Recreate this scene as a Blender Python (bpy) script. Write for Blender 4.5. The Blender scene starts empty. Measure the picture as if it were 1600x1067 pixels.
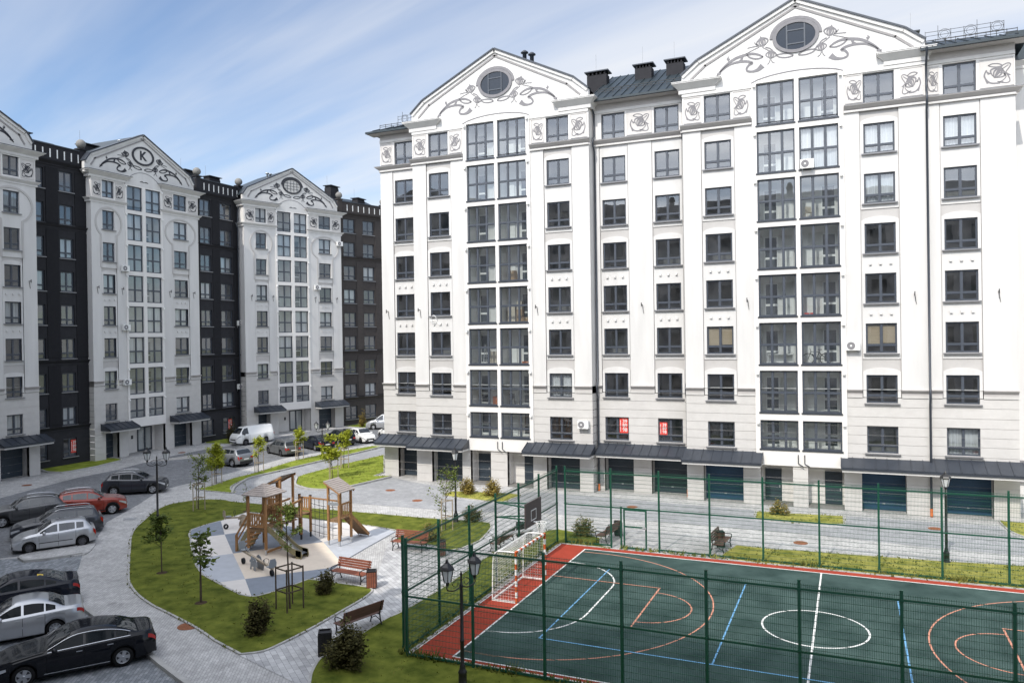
import bpy, bmesh, math, random
from mathutils import Vector, Matrix
random.seed(7)
C = bpy.context.scene
COL = C.collection
R = math.radians
PI = math.pi

# ------------------------------------------------------------------ camera, sky, sun, exposure
CAM_H = 11.0
cd = bpy.data.cameras.new("camera"); cam = bpy.data.objects.new("camera", cd); COL.objects.link(cam)
cd.sensor_width = 36.0; cd.lens = 36.0 * 1202.6 / 1600.0; cd.clip_start = 0.1; cd.clip_end = 3000.0
PITCH, ROLL, YAW = 0.00419, 0.0149, 0.41429
_f = Vector((-math.sin(YAW) * math.cos(PITCH), math.cos(YAW) * math.cos(PITCH), -math.sin(PITCH)))
_r0 = Vector((math.cos(YAW), math.sin(YAW), 0.0)); _d0 = _f.cross(_r0)
_r = _r0 * math.cos(ROLL) + _d0 * math.sin(ROLL); _d = -_r0 * math.sin(ROLL) + _d0 * math.cos(ROLL)
cam.matrix_world = Matrix(((_r.x, -_d.x, -_f.x, 0), (_r.y, -_d.y, -_f.y, 0), (_r.z, -_d.z, -_f.z, CAM_H), (0, 0, 0, 1)))
C.camera = cam

SUN_EL, SUN_AZ = R(45.0), R(8.0)      # light travels towards +Y and a little +X
world = bpy.data.worlds.new("World"); C.world = world; world.use_nodes = True
wt = world.node_tree; wt.nodes.clear()
def wn(t, **kw):
    n = wt.nodes.new(t)
    for k, v in kw.items(): setattr(n, k, v)
    return n
sky = wn('ShaderNodeTexSky', sky_type='NISHITA', sun_disc=False, sun_elevation=SUN_EL, sun_rotation=PI + SUN_AZ)
sky.air_density = 1.0; sky.dust_density = 0.6; sky.ozone_density = 1.6
tc = wn('ShaderNodeTexCoord')
# thin cirrus: noise on the sky dome seen as a flat sheet high above, stretched along its own wind direction
sep = wn('ShaderNodeSeparateXYZ'); wt.links.new(tc.outputs['Generated'], sep.inputs[0])
zc = wn('ShaderNodeMath', operation='MAXIMUM'); zc.inputs[1].default_value = 0.02; wt.links.new(sep.outputs['Z'], zc.inputs[0])
za = wn('ShaderNodeMath', operation='ADD'); za.inputs[1].default_value = 0.06; wt.links.new(zc.outputs[0], za.inputs[0])
dx = wn('ShaderNodeMath', operation='DIVIDE'); wt.links.new(sep.outputs['X'], dx.inputs[0]); wt.links.new(za.outputs[0], dx.inputs[1])
dy = wn('ShaderNodeMath', operation='DIVIDE'); wt.links.new(sep.outputs['Y'], dy.inputs[0]); wt.links.new(za.outputs[0], dy.inputs[1])
cx = wn('ShaderNodeCombineXYZ'); wt.links.new(dx.outputs[0], cx.inputs[0]); wt.links.new(dy.outputs[0], cx.inputs[1])
def cloud(rot, sc, nscale, detail, lo, hi, off=(0, 0, 0)):
    r_ = wn('ShaderNodeMapping'); r_.inputs['Rotation'].default_value = (0, 0, R(rot)); wt.links.new(cx.outputs[0], r_.inputs[0])
    m = wn('ShaderNodeMapping'); m.inputs['Scale'].default_value = sc; m.inputs['Location'].default_value = off
    wt.links.new(r_.outputs[0], m.inputs[0])
    n = wn('ShaderNodeTexNoise'); n.inputs['Scale'].default_value = nscale; n.inputs['Detail'].default_value = detail
    n.inputs['Roughness'].default_value = 0.52; n.inputs['Distortion'].default_value = 0.25
    wt.links.new(m.outputs[0], n.inputs['Vector'])
    k = wn('ShaderNodeMapRange', interpolation_type='SMOOTHSTEP'); k.inputs['From Min'].default_value = lo; k.inputs['From Max'].default_value = hi
    wt.links.new(n.outputs['Fac'], k.inputs['Value'])
    return k
CLOUD_ROT = 15
c1 = cloud(CLOUD_ROT, (0.22, 1.0, 1), 0.62, 6.0, 0.35, 0.62, (3.1, 0.4, 0))
c2 = cloud(CLOUD_ROT + 6, (0.25, 2.2, 1), 1.2, 6.0, 0.42, 0.80, (1.7, 5.0, 0))
mx = wn('ShaderNodeMath', operation='MULTIPLY_ADD'); mx.inputs[1].default_value = 0.45
wt.links.new(c2.outputs[0], mx.inputs[0]); wt.links.new(c1.outputs[0], mx.inputs[2])
cl = wn('ShaderNodeMath', operation='MULTIPLY'); cl.inputs[1].default_value = 0.80; cl.use_clamp = True; wt.links.new(mx.outputs[0], cl.inputs[0])
mixc = wn('ShaderNodeMix', data_type='RGBA'); wt.links.new(cl.outputs[0], mixc.inputs['Factor'])
tint = wn('ShaderNodeMix', data_type='RGBA', blend_type='MULTIPLY'); tint.inputs['Factor'].default_value = 1.0; tint.inputs['B'].default_value = (0.60, 0.64, 0.69, 1)
wt.links.new(sky.outputs[0], tint.inputs['A']); wt.links.new(tint.outputs['Result'], mixc.inputs['A'])
# clouds scatter forwards; the unseen ones near the sun are brightened to add fill
dt = wn('ShaderNodeVectorMath', operation='DOT_PRODUCT'); wt.links.new(tc.outputs['Generated'], dt.inputs[0])
dt.inputs[1].default_value = (-math.sin(SUN_AZ) * math.cos(SUN_EL), -math.cos(SUN_AZ) * math.cos(SUN_EL), math.sin(SUN_EL))
fw = wn('ShaderNodeMapRange', interpolation_type='SMOOTHSTEP'); fw.inputs['From Min'].default_value = -0.1; fw.inputs['From Max'].default_value = 1.0; fw.inputs['To Min'].default_value = 3.6; fw.inputs['To Max'].default_value = 15.0
wt.links.new(dt.outputs['Value'], fw.inputs['Value'])
cb_ = wn('ShaderNodeVectorMath', operation='SCALE'); cb_.inputs[0].default_value = (0.97, 0.99, 1.03); wt.links.new(fw.outputs[0], cb_.inputs['Scale']); wt.links.new(cb_.outputs[0], mixc.inputs['B'])
bg = wn('ShaderNodeBackground'); bg.inputs['Strength'].default_value = 0.15
wt.links.new(mixc.outputs['Result'], bg.inputs['Color'])
wo = wn('ShaderNodeOutputWorld'); wt.links.new(bg.outputs[0], wo.inputs[0])

sl = bpy.data.lights.new("sun", 'SUN'); sl.energy = 2.1; sl.angle = R(0.53); sl.color = (1.0, 0.945, 0.86)
so = bpy.data.objects.new("sun", sl); COL.objects.link(so); so.location = (0, -60, 80)
_dir = Vector((math.sin(SUN_AZ) * math.cos(SUN_EL), math.cos(SUN_AZ) * math.cos(SUN_EL), -math.sin(SUN_EL)))
so.rotation_euler = _dir.to_track_quat('-Z', 'Y').to_euler()
C.view_settings.view_transform = 'Standard'; C.view_settings.look = 'None'; C.view_settings.gamma = 1.0
C.view_settings.exposure = 0.80
C.cycles.use_denoising = True; C.cycles.max_bounces = 7; C.cycles.transparent_max_bounces = 12
C.cycles.caustics_reflective = False; C.cycles.caustics_refractive = False; C.cycles.sample_clamp_indirect = 6.0

# ------------------------------------------------------------------ helpers
def ray(px, py):
    return _r * (px - 800.0) + _d * (py - 533.5) + _f * 1202.6
def G(px, py, z=0.0):
    """surveyed ground point seen at a photograph position"""
    v = ray(px, py); t = (z - CAM_H) / v.z
    return (v.x * t, v.y * t)

class MB:
    """collects faces of one mesh"""
    def __init__(s): s.v = []; s.f = []; s.mi = []; s.sm = []
    def add(s, verts, faces, mi=0, smooth=False):
        o = len(s.v); s.v.extend([tuple(p) for p in verts])
        for f in faces: s.f.append(tuple(i + o for i in f)); s.mi.append(mi); s.sm.append(smooth)
    def box(s, x0, x1, y0, y1, z0, z1, mi=0, fr=None):
        p = [(x0,y0,z0),(x1,y0,z0),(x1,y1,z0),(x0,y1,z0),(x0,y0,z1),(x1,y0,z1),(x1,y1,z1),(x0,y1,z1)]
        if fr: p = [fr(*q) for q in p]
        s.add(p, [(0,3,2,1),(4,5,6,7),(0,1,5,4),(1,2,6,5),(2,3,7,6),(3,0,4,7)], mi)
    def bar(s, a, b, w, h=None, mi=0, up=(0,0,1)):
        a = Vector(a); b = Vector(b); h = h or w; d = (b - a)
        if d.length < 1e-6: return
        d.normalize(); u = Vector(up)
        if abs(d.dot(u)) > 0.95: u = Vector((0, 1, 0))
        x = d.cross(u).normalized(); y = x.cross(d).normalized(); x = x * (w / 2); y = y * (h / 2)
        p = [a - x - y, a + x - y, a + x + y, a - x + y, b - x - y, b + x - y, b + x + y, b - x + y]
        s.add(p, [(0,3,2,1),(4,5,6,7),(0,1,5,4),(1,2,6,5),(2,3,7,6),(3,0,4,7)], mi)
    def tube(s, pts, r, n=8, mi=0, smooth=True, cap=True):
        pts = [Vector(p) for p in pts]; m = len(pts)
        rr = r if isinstance(r, (list, tuple)) else [r] * m
        vs = []; px = None
        for i, p in enumerate(pts):
            d = (pts[min(i + 1, m - 1)] - pts[max(i - 1, 0)])
            d = d.normalized() if d.length > 1e-9 else Vector((0, 0, 1))
            if px is None:
                q = Vector((0, 0, 1)) if abs(d.z) < 0.9 else Vector((1, 0, 0)); px = d.cross(q).normalized()
            else:
                px = (px - d * px.dot(d)); px = px.normalized() if px.length > 1e-6 else d.orthogonal().normalized()
            py = d.cross(px)
            for k in range(n):
                t = 2 * PI * k / n; vs.append(p + (px * math.cos(t) + py * math.sin(t)) * rr[i])
        fs = []
        for i in range(m - 1):
            for k in range(n):
                k2 = (k + 1) % n; fs.append((i*n+k, i*n+k2, (i+1)*n+k2, (i+1)*n+k))
        s.add(vs, fs, mi, smooth)
        if cap:
            s.add([vs[k] for k in range(n)], [tuple(range(n - 1, -1, -1))], mi)
            s.add([vs[(m-1)*n+k] for k in range(n)], [tuple(range(n))], mi)
    def lathe(s, prof, c=(0,0,0), n=16, mi=0, smooth=True, axis='z'):
        vs = []; m = len(prof)
        for r_, h in prof:
            for k in range(n):
                t = 2 * PI * k / n; a, b = r_ * math.cos(t), r_ * math.sin(t)
                if axis == 'z': vs.append((c[0] + a, c[1] + b, c[2] + h))
                else: vs.append((c[0] + a, c[1] + h, c[2] + b))
        fs = []
        for i in range(m - 1):
            for k in range(n):
                k2 = (k + 1) % n
                q = (i*n+k, i*n+k2, (i+1)*n+k2, (i+1)*n+k)
                fs.append(q if axis == 'z' else q[::-1])
        s.add(vs, fs, mi, smooth)
    def prism(s, poly, fr, d0, d1, mi=0):
        """poly of (u, v); fr(u, v, d) -> world; extruded d0..d1"""
        n = len(poly)
        p = [fr(u, v, d1) for u, v in poly] + [fr(u, v, d0) for u, v in poly]
        fs = [tuple(range(n)), tuple(range(2 * n - 1, n - 1, -1))]
        fs += [(i, i + n, (i + 1) % n + n, (i + 1) % n) for i in range(n)]
        s.add(p, fs, mi)
    def ribbon(s, pts, w, fr, d0, d1, mi=0):
        """flat raised stroke of varying width"""
        n = len(pts); L = []; Rr = []
        for i in range(n):
            a = pts[max(i-1, 0)]; b = pts[min(i+1, n-1)]
            tx, ty = b[0]-a[0], b[1]-a[1]; l = math.hypot(tx, ty) or 1; ww = w[i] if isinstance(w, (list, tuple)) else w
            nx, ny = -ty/l*ww/2, tx/l*ww/2
            L.append((pts[i][0]+nx, pts[i][1]+ny)); Rr.append((pts[i][0]-nx, pts[i][1]-ny))
        for i in range(n - 1):
            s.prism([L[i], Rr[i], Rr[i+1], L[i+1]], fr, d0, d1, mi)
    def mesh(s, name, mats):
        me = bpy.data.meshes.new(name); me.from_pydata(s.v, [], s.f)
        for m in (mats if isinstance(mats, (list, tuple)) else [mats]): me.materials.append(m)
        me.polygons.foreach_set('material_index', s.mi); me.polygons.foreach_set('use_smooth', s.sm)
        me.update(); return me
    def build(s, name, mats, parent=None, off=None):
        o = bpy.data.objects.new(name, s.mesh(name, mats)); COL.objects.link(o)
        if parent: o.parent = parent
        if off is not None: o.location = (-off[0], -off[1], -off[2])
        return o

def fix_normals(o):
    bm = bmesh.new(); bm.from_mesh(o.data); bmesh.ops.recalc_face_normals(bm, faces=bm.faces); bm.to_mesh(o.data); bm.free(); return o
def tag(o, label=None, cat=None, group=None, kind=None):
    if label: o['label'] = label
    if cat: o['category'] = cat
    if group: o['group'] = group
    if kind: o['kind'] = kind
    return o
def empty(name, loc=(0,0,0), rz=0, label=None, cat=None, group=None):
    o = bpy.data.objects.new(name, None); COL.objects.link(o); o.location = loc; o.rotation_euler = (0, 0, rz); o.empty_display_size = 0.2
    return tag(o, label, cat, group)
def copy_tree(o, parent=None):
    c = o.copy(); COL.objects.link(c)
    if parent: c.parent = parent
    for ch in o.children: copy_tree(ch, c)
    return c
def place(o, loc, rz=None, label=None, group=None, scale=None):
    o.location = loc
    if rz is not None: o.rotation_euler = (0, 0, rz)
    if label: o['label'] = label
    if group: o['group'] = group
    if scale: o.scale = (scale,) * 3 if isinstance(scale, (int, float)) else scale
    return o
def smooth_pts(pts, k=4, closed=False):
    """Catmull-Rom"""
    n = len(pts); out = []
    rng = range(n if closed else n - 1)
    for i in rng:
        g = lambda j: pts[j % n] if closed else pts[min(max(j, 0), n - 1)]
        p0, p1, p2, p3 = g(i-1), g(i), g(i+1), g(i+2)
        for q in range(k):
            t = q / k
            out.append(tuple(0.5*((2*b)+(c-a)*t+(2*a-5*b+4*c-d)*t*t+(-a+3*b-3*c+d)*t**3) for a, b, c, d in zip(p0, p1, p2, p3)))
    if not closed: out.append(tuple(pts[-1]))
    return out
def text_mesh(s, size, name='lettering', mat=None, extrude=0.004, align='CENTER', bold=0.0, sx=1.0):
    cu = bpy.data.curves.new(name, 'FONT'); cu.body = s; cu.size = size; cu.extrude = extrude; cu.align_x = align; cu.align_y = 'CENTER'
    cu.offset = bold; cu.resolution_u = 3; cu.space_line = 0.85
    o = bpy.data.objects.new(name, cu); COL.objects.link(o)
    dg = bpy.context.evaluated_depsgraph_get(); dg.update()
    me = bpy.data.meshes.new_from_object(o.evaluated_get(dg)); bpy.data.objects.remove(o); bpy.data.curves.remove(cu)
    me.materials.clear(); me.materials.append(mat)
    for v in me.vertices: v.co.x *= sx
    return me

# ------------------------------------------------------------------ materials
def mat(name, col, rough=0.6, metal=0.0, var=0.0, vscale=3.0, bump=0.0, bscale=40.0, spec=0.5, coat=0.0, col2=None, stretch=(1,1,1)):
    m = bpy.data.materials.new(name); m.use_nodes = True; nt = m.node_tree; b = nt.nodes['Principled BSDF']
    b.inputs['Base Color'].default_value = (*col, 1); b.inputs['Roughness'].default_value = rough; b.inputs['Metallic'].default_value = metal
    b.inputs['Specular IOR Level'].default_value = min(spec, .15) if rough >= .7 else spec
    if coat: b.inputs['Coat Weight'].default_value = coat; b.inputs['Coat Roughness'].default_value = 0.04
    if var or bump or col2:
        t = nt.nodes.new('ShaderNodeTexCoord'); mp = nt.nodes.new('ShaderNodeMapping'); mp.inputs['Scale'].default_value = stretch
        nt.links.new(t.outputs['Object'], mp.inputs[0])
    if var or col2:
        n = nt.nodes.new('ShaderNodeTexNoise'); n.inputs['Scale'].default_value = vscale; n.inputs['Detail'].default_value = 6; n.inputs['Roughness'].default_value = 0.6
        nt.links.new(mp.outputs[0], n.inputs['Vector'])
        k = nt.nodes.new('ShaderNodeMapRange'); k.inputs['From Min'].default_value = 0.32; k.inputs['From Max'].default_value = 0.68
        nt.links.new(n.outputs['Fac'], k.inputs['Value'])
        x = nt.nodes.new('ShaderNodeMix'); x.data_type = 'RGBA'; nt.links.new(k.outputs[0], x.inputs['Factor'])
        lo = tuple(c * (1 - var) for c in col); hi = col2 if col2 else tuple(min(1, c * (1 + var)) for c in col)
        x.inputs['A'].default_value = (*lo, 1); x.inputs['B'].default_value = (*hi, 1)
        nt.links.new(x.outputs['Result'], b.inputs['Base Color'])
    if bump:
        n2 = nt.nodes.new('ShaderNodeTexNoise'); n2.inputs['Scale'].default_value = bscale; n2.inputs['Detail'].default_value = 4
        nt.links.new(mp.outputs[0], n2.inputs['Vector'])
        bp = nt.nodes.new('ShaderNodeBump'); bp.inputs['Strength'].default_value = bump; bp.inputs['Distance'].default_value = 0.02
        nt.links.new(n2.outputs['Fac'], bp.inputs['Height']); nt.links.new(bp.outputs[0], b.inputs['Normal'])
    return m
def paver_mat(name, c1, c2, mortar, w=0.2, h=0.1, rot=0.0, patch=0.12, rough=0.8, off=0.5):
    m = bpy.data.materials.new(name); m.use_nodes = True; nt = m.node_tree; b = nt.nodes['Principled BSDF']
    b.inputs['Roughness'].default_value = rough; b.inputs['Specular IOR Level'].default_value = 0.3
    t = nt.nodes.new('ShaderNodeTexCoord'); mp = nt.nodes.new('ShaderNodeMapping'); mp.inputs['Rotation'].default_value = (0, 0, rot)
    nt.links.new(t.outputs['Object'], mp.inputs[0])
    br = nt.nodes.new('ShaderNodeTexBrick'); br.offset = off; br.inputs['Scale'].default_value = 1.0
    br.inputs['Brick Width'].default_value = w; br.inputs['Row Height'].default_value = h; br.inputs['Mortar Size'].default_value = 0.006
    br.inputs['Color1'].default_value = (*c1, 1); br.inputs['Color2'].default_value = (*c2, 1); br.inputs['Mortar'].default_value = (*mortar, 1)
    nt.links.new(mp.outputs[0], br.inputs['Vector'])
    def nz(sc, det, lo, hi, a, bb):
        n = nt.nodes.new('ShaderNodeTexNoise'); n.inputs['Scale'].default_value = sc; n.inputs['Detail'].default_value = det; n.inputs['Roughness'].default_value = 0.6
        nt.links.new(t.outputs['Object'], n.inputs['Vector'])
        k = nt.nodes.new('ShaderNodeMapRange'); k.inputs['From Min'].default_value = lo; k.inputs['From Max'].default_value = hi
        k.inputs['To Min'].default_value = a; k.inputs['To Max'].default_value = bb
        nt.links.new(n.outputs['Fac'], k.inputs['Value']); return k
    k1 = nz(0.22, 7, 0.3, 0.7, 1 - patch, 1 + patch); k2 = nz(1.6, 4, 0.35, 0.65, 1 - patch * 0.7, 1 + patch * 0.7); k3 = nz(0.9, 8, 0.60, 0.72, 1.0, 1.0 + patch * 1.6); k4 = nz(0.75, 3, 0.66, 0.74, 1.0, 0.70)
    q = nt.nodes.new('ShaderNodeMath'); q.operation = 'MULTIPLY'; nt.links.new(k1.outputs[0], q.inputs[0]); nt.links.new(k2.outputs[0], q.inputs[1])
    q2 = nt.nodes.new('ShaderNodeMath'); q2.operation = 'MULTIPLY'; nt.links.new(q.outputs[0], q2.inputs[0]); q3 = nt.nodes.new('ShaderNodeMath'); q3.operation = 'MULTIPLY'; nt.links.new(k3.outputs[0], q3.inputs[0]); nt.links.new(k4.outputs[0], q3.inputs[1]); nt.links.new(q3.outputs[0], q2.inputs[1])
    vm = nt.nodes.new('ShaderNodeVectorMath'); vm.operation = 'SCALE'; nt.links.new(br.outputs['Color'], vm.inputs[0]); nt.links.new(q2.outputs[0], vm.inputs['Scale'])
    nt.links.new(vm.outputs[0], b.inputs['Base Color'])
    bp = nt.nodes.new('ShaderNodeBump'); bp.inputs['Strength'].default_value = 0.35; bp.inputs['Distance'].default_value = 0.01
    inv = nt.nodes.new('ShaderNodeMath'); inv.operation = 'SUBTRACT'; inv.inputs[0].default_value = 1.0; nt.links.new(br.outputs['Fac'], inv.inputs[1])
    nt.links.new(inv.outputs[0], bp.inputs['Height']); nt.links.new(bp.outputs[0], b.inputs['Normal'])
    return m
def glass_mat(name, ior=2.25, tint=(0.78, 0.82, 0.83), rough=0.0):
    m = bpy.data.materials.new(name); m.use_nodes = True; nt = m.node_tree; nt.nodes.clear()
    o = nt.nodes.new('ShaderNodeOutputMaterial'); mx = nt.nodes.new('ShaderNodeMixShader'); t = nt.nodes.new('ShaderNodeBsdfTransparent')
    g = nt.nodes.new('ShaderNodeBsdfGlossy'); f = nt.nodes.new('ShaderNodeFresnel'); f.inputs['IOR'].default_value = ior
    ge = nt.nodes.new('ShaderNodeNewGeometry'); im = nt.nodes.new('ShaderNodeMix'); im.inputs['A'].default_value = ior; im.inputs['B'].default_value = 1.0 / ior
    nt.links.new(ge.outputs['Backfacing'], im.inputs['Factor']); nt.links.new(im.outputs['Result'], f.inputs['IOR'])
    t.inputs['Color'].default_value = (*tint, 1); g.inputs['Roughness'].default_value = rough; g.inputs['Color'].default_value = (0.95, 0.97, 1, 1)
    tc_ = nt.nodes.new('ShaderNodeTexCoord'); n = nt.nodes.new('ShaderNodeTexNoise'); n.inputs['Scale'].default_value = 0.8; n.inputs['Detail'].default_value = 1
    nt.links.new(tc_.outputs['Object'], n.inputs['Vector'])
    bp = nt.nodes.new('ShaderNodeBump'); bp.inputs['Strength'].default_value = 0.05; bp.inputs['Distance'].default_value = 0.05; nt.links.new(n.outputs['Fac'], bp.inputs['Height'])
    nt.links.new(bp.outputs[0], g.inputs['Normal'])
    nt.links.new(f.outputs[0], mx.inputs[0]); nt.links.new(t.outputs[0], mx.inputs[1]); nt.links.new(g.outputs[0], mx.inputs[2]); df = nt.nodes.new('ShaderNodeBsdfDiffuse'); df.inputs['Color'].default_value = (0.75, 0.76, 0.78, 1); m2 = nt.nodes.new('ShaderNodeMixShader')
    n2 = nt.nodes.new('ShaderNodeTexNoise'); n2.inputs['Scale'].default_value = 1.3; n2.inputs['Detail'].default_value = 5; nt.links.new(tc_.outputs['Object'], n2.inputs['Vector'])
    oi = nt.nodes.new('ShaderNodeObjectInfo'); va = nt.nodes.new('ShaderNodeVectorMath'); va.operation = 'ADD'; sc_ = nt.nodes.new('ShaderNodeVectorMath'); sc_.operation = 'SCALE'; sc_.inputs[0].default_value = (37, 11, 23); nt.links.new(oi.outputs['Random'], sc_.inputs['Scale']); nt.links.new(tc_.outputs['Object'], va.inputs[0]); nt.links.new(sc_.outputs[0], va.inputs[1]); nt.links.new(va.outputs[0], n2.inputs['Vector']); nt.links.new(va.outputs[0], n.inputs['Vector'])
    kr = nt.nodes.new('ShaderNodeMapRange'); kr.inputs['From Min'].default_value = .35; kr.inputs['From Max'].default_value = .70; kr.inputs['To Min'].default_value = .004; kr.inputs['To Max'].default_value = .045
    nt.links.new(n2.outputs['Fac'], kr.inputs['Value']); nt.links.new(kr.outputs[0], m2.inputs[0]); nt.links.new(mx.outputs[0], m2.inputs[1]); nt.links.new(df.outputs[0], m2.inputs[2]); nt.links.new(m2.outputs[0], o.inputs[0])
    return m
M = {}
M['white'] = mat('white_render', (0.60, 0.59, 0.575), 0.85, var=0.06, vscale=1.3, stretch=(1, 1, .12), bump=0.15, bscale=60)
M['beige'] = mat('beige_render', (0.53, 0.515, 0.495), 0.85, var=0.05, vscale=1.5, bump=0.15, bscale=60)
M['greyband'] = mat('grey_render', (0.47, 0.455, 0.44), 0.85, var=0.04, vscale=1.5)
M['mouldshade'] = mat('moulding_shade_grey', (0.27, 0.26, 0.26), 0.85, var=0.05)  # carries the shadow of the gable's recessed step in its colour
M['panel'] = mat('panel_render', (0.57, 0.55, 0.53), 0.85, var=0.04, vscale=1.5)
M['rod'] = mat('dull_steel', (0.20, 0.21, 0.22), 0.5, metal=0.5)
M['loggia'] = mat('pale_render', (0.70, 0.68, 0.655), 0.85, var=0.03, vscale=1.5)
M['frieze'] = mat('frieze_render', (0.46, 0.44, 0.43), 0.85, var=0.04)
M['dark'] = mat('charcoal_render', (0.030, 0.030, 0.034), 0.8, var=0.12, vscale=2, bump=0.15, bscale=60)
M['dark2'] = mat('black_render', (0.019, 0.019, 0.022), 0.8, var=0.1)
M['brown'] = mat('brown_render', (0.056, 0.050, 0.048), 0.8, var=0.1)
M['orn'] = mat('ornament_paint', (0.21, 0.205, 0.215), 0.8, var=0.08)
M['orndark'] = mat('ornament_dark', (0.050, 0.052, 0.060), 0.7, var=0.08)
M['frame'] = mat('anthracite_frame', (0.058, 0.068, 0.086), 0.4, var=0.08)
M['metal'] = mat('dark_sheet_metal', (0.040, 0.047, 0.060), 0.40, metal=0.2, var=0.10, vscale=2)
M['roof'] = mat('standing_seam_roof', (0.024, 0.035, 0.043), 0.45, metal=0.2, var=0.15, vscale=1)
M['sill'] = mat('zinc_sill', (0.22, 0.22, 0.23), 0.45, metal=0.3, var=0.05)
M['doorblue'] = mat('blue_garage_door', (0.013, 0.050, 0.105), 0.55, var=0.08)
M['door'] = mat('garage_door', (0.028, 0.042, 0.058), 0.55, var=0.08)
M['glass'] = glass_mat('window_glass')
M['carglass'] = mat('car_glass', (0.014, 0.018, 0.021), 0.03, spec=1.0)
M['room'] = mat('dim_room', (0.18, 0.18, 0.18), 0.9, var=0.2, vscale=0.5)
M['roomwhite'] = mat('loggia_inside', (0.72, 0.71, 0.69), 0.9, var=0.04)
M['curtain'] = mat('net_curtain', (0.62, 0.62, 0.63), 0.9, var=0.25, vscale=1.0, stretch=(14, 14, 0.1))
M['blind'] = mat('tan_blind', (0.42, 0.33, 0.23), 0.9, var=0.12, vscale=1, stretch=(1, 1, 40))
M['steel'] = mat('galvanised', (0.50, 0.51, 0.52), 0.4, metal=0.6, var=0.06)
M['black'] = mat('black_iron', (0.012, 0.012, 0.013), 0.4, var=0.1)
M['ac'] = mat('ac_white', (0.72, 0.72, 0.70), 0.5, var=0.03)
M['red'] = mat('poster_red', (0.62, 0.045, 0.03), 0.6, var=0.04)
M['whitep'] = mat('white_paint', (0.80, 0.80, 0.78), 0.6, var=0.05)
M['stone'] = mat('parapet_stone', (0.20, 0.195, 0.185), 0.8, var=0.1)
M['orange'] = mat('orange_plastic', (0.55, 0.14, 0.03), 0.6, var=0.05)
# ------------------------------------------------------------------ facades
SILL = [None] + [3.65 + 3.055 * k for k in range(8)]
def win_h(k): return 1.66 if k == 1 else (1.72 if k == 2 else 1.82)
LOG = [None, (3.65, 5.5)] + [(6.0 + 3.07 * k, 6.0 + 3.07 * k + 2.68) for k in range(6)] + [(24.42, 27.15)]
LEDGE = 7.55
class Facade:
    def __init__(s, O, U):
        s.O = Vector((O[0], O[1], 0)); s.U = Vector((U[0], U[1], 0)).normalized(); s.N = Vector((s.U.y, -s.U.x, 0)); s.rz = math.atan2(s.U.y, s.U.x)
    def __call__(s, u, v, d=0.0): return s.O + s.U * u + s.N * d + Vector((0, 0, v))
    def sub(s, du, dd): # the same facade, shifted
        return Facade(s.O + s.U * du + s.N * dd, s.U)
SINGLE = {'string_course', 'string_course_cap', 'frieze', 'white_fillet', 'cornice', 'cornice_flashing', 'main_roof', 'loggia_sill', 'canopy_soffit', 'door_handle', 'door_step', 'garage_recess', 'rear_wall', 'pilaster', 'grey_strip_', 'frieze_wall', 'parapet_slots_', 'plaster_pegs', 'finial_ball'}
class Building:
    def __init__(s, base, label, wx=None):
        s.base = Vector(base); s.root = empty('apartment_building', base, 0, label, 'building'); s.p = {}
    def part(s, name, m, key=0):
        if name in SINGLE: s.n = getattr(s, 'n', 0) + 1; key = (key, s.n)
        k = (name, m, key)
        if k not in s.p: s.p[k] = MB()
        return s.p[k]
    def put(s, name, me, loc, rz, parent=None, label=None):
        o = bpy.data.objects.new(name, me); COL.objects.link(o)
        if parent is None: o.parent = s.root; o.location = Vector(loc) - s.base; o.rotation_euler = (0, 0, rz)
        else: o.parent = parent; o.location = loc
        if label: o['label'] = label
        return o
    def done(s):
        for (name, m, key), mb in s.p.items():
            if mb.f: mb.build(name, M[m], s.root, s.base)

def wall(mb, fr, u0, u1, v0, v1, d, holes=(), depth=0.24, sides=0.0):
    hs = [(max(a, u0), min(b, u1), max(c, v0), min(e, v1)) for a, b, c, e in holes if b > u0 and a < u1 and e > v0 and c < v1]
    us = sorted({round(x, 4) for x in [u0, u1] + [h[0] for h in hs] + [h[1] for h in hs]})
    vs = sorted({round(x, 4) for x in [v0, v1] + [h[2] for h in hs] + [h[3] for h in hs]})
    for i in range(len(us) - 1):
        run = None
        for j in range(len(vs) - 1):
            cu, cv = (us[i] + us[i+1]) / 2, (vs[j] + vs[j+1]) / 2
            inside = any(a < cu < b and c < cv < e for a, b, c, e in hs)
            if not inside: run = (run[0] if run else vs[j], vs[j+1])
            if (inside or j == len(vs) - 2) and run:
                mb.add([fr(us[i], run[0], d), fr(us[i+1], run[0], d), fr(us[i+1], run[1], d), fr(us[i], run[1], d)], [(0,1,2,3)]); run = None
    for a, b, c, e in hs:
        D = d - depth
        if c > v0: mb.add([fr(a,c,d), fr(b,c,d), fr(b,c,D), fr(a,c,D)], [(0,3,2,1)])
        if e < v1: mb.add([fr(a,e,d), fr(b,e,d), fr(b,e,D), fr(a,e,D)], [(0,1,2,3)])
        mb.add([fr(a,c,d), fr(a,e,d), fr(a,e,D), fr(a,c,D)], [(0,3,2,1)])
        mb.add([fr(b,c,d), fr(b,e,d), fr(b,e,D), fr(b,c,D)], [(0,1,2,3)])
    if sides:
        D = d - sides
        mb.add([fr(u0,v0,d), fr(u0,v1,d), fr(u0,v1,D), fr(u0,v0,D)], [(0,1,2,3)])
        mb.add([fr(u1,v0,d), fr(u1,v1,d), fr(u1,v1,D), fr(u1,v0,D)], [(0,3,2,1)])
        mb.add([fr(u0,v1,d), fr(u1,v1,d), fr(u1,v1,D), fr(u0,v1,D)], [(0,1,2,3)])
        mb.add([fr(u0,v0,d), fr(u1,v0,d), fr(u1,v0,D), fr(u0,v0,D)], [(0,3,2,1)])
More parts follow.
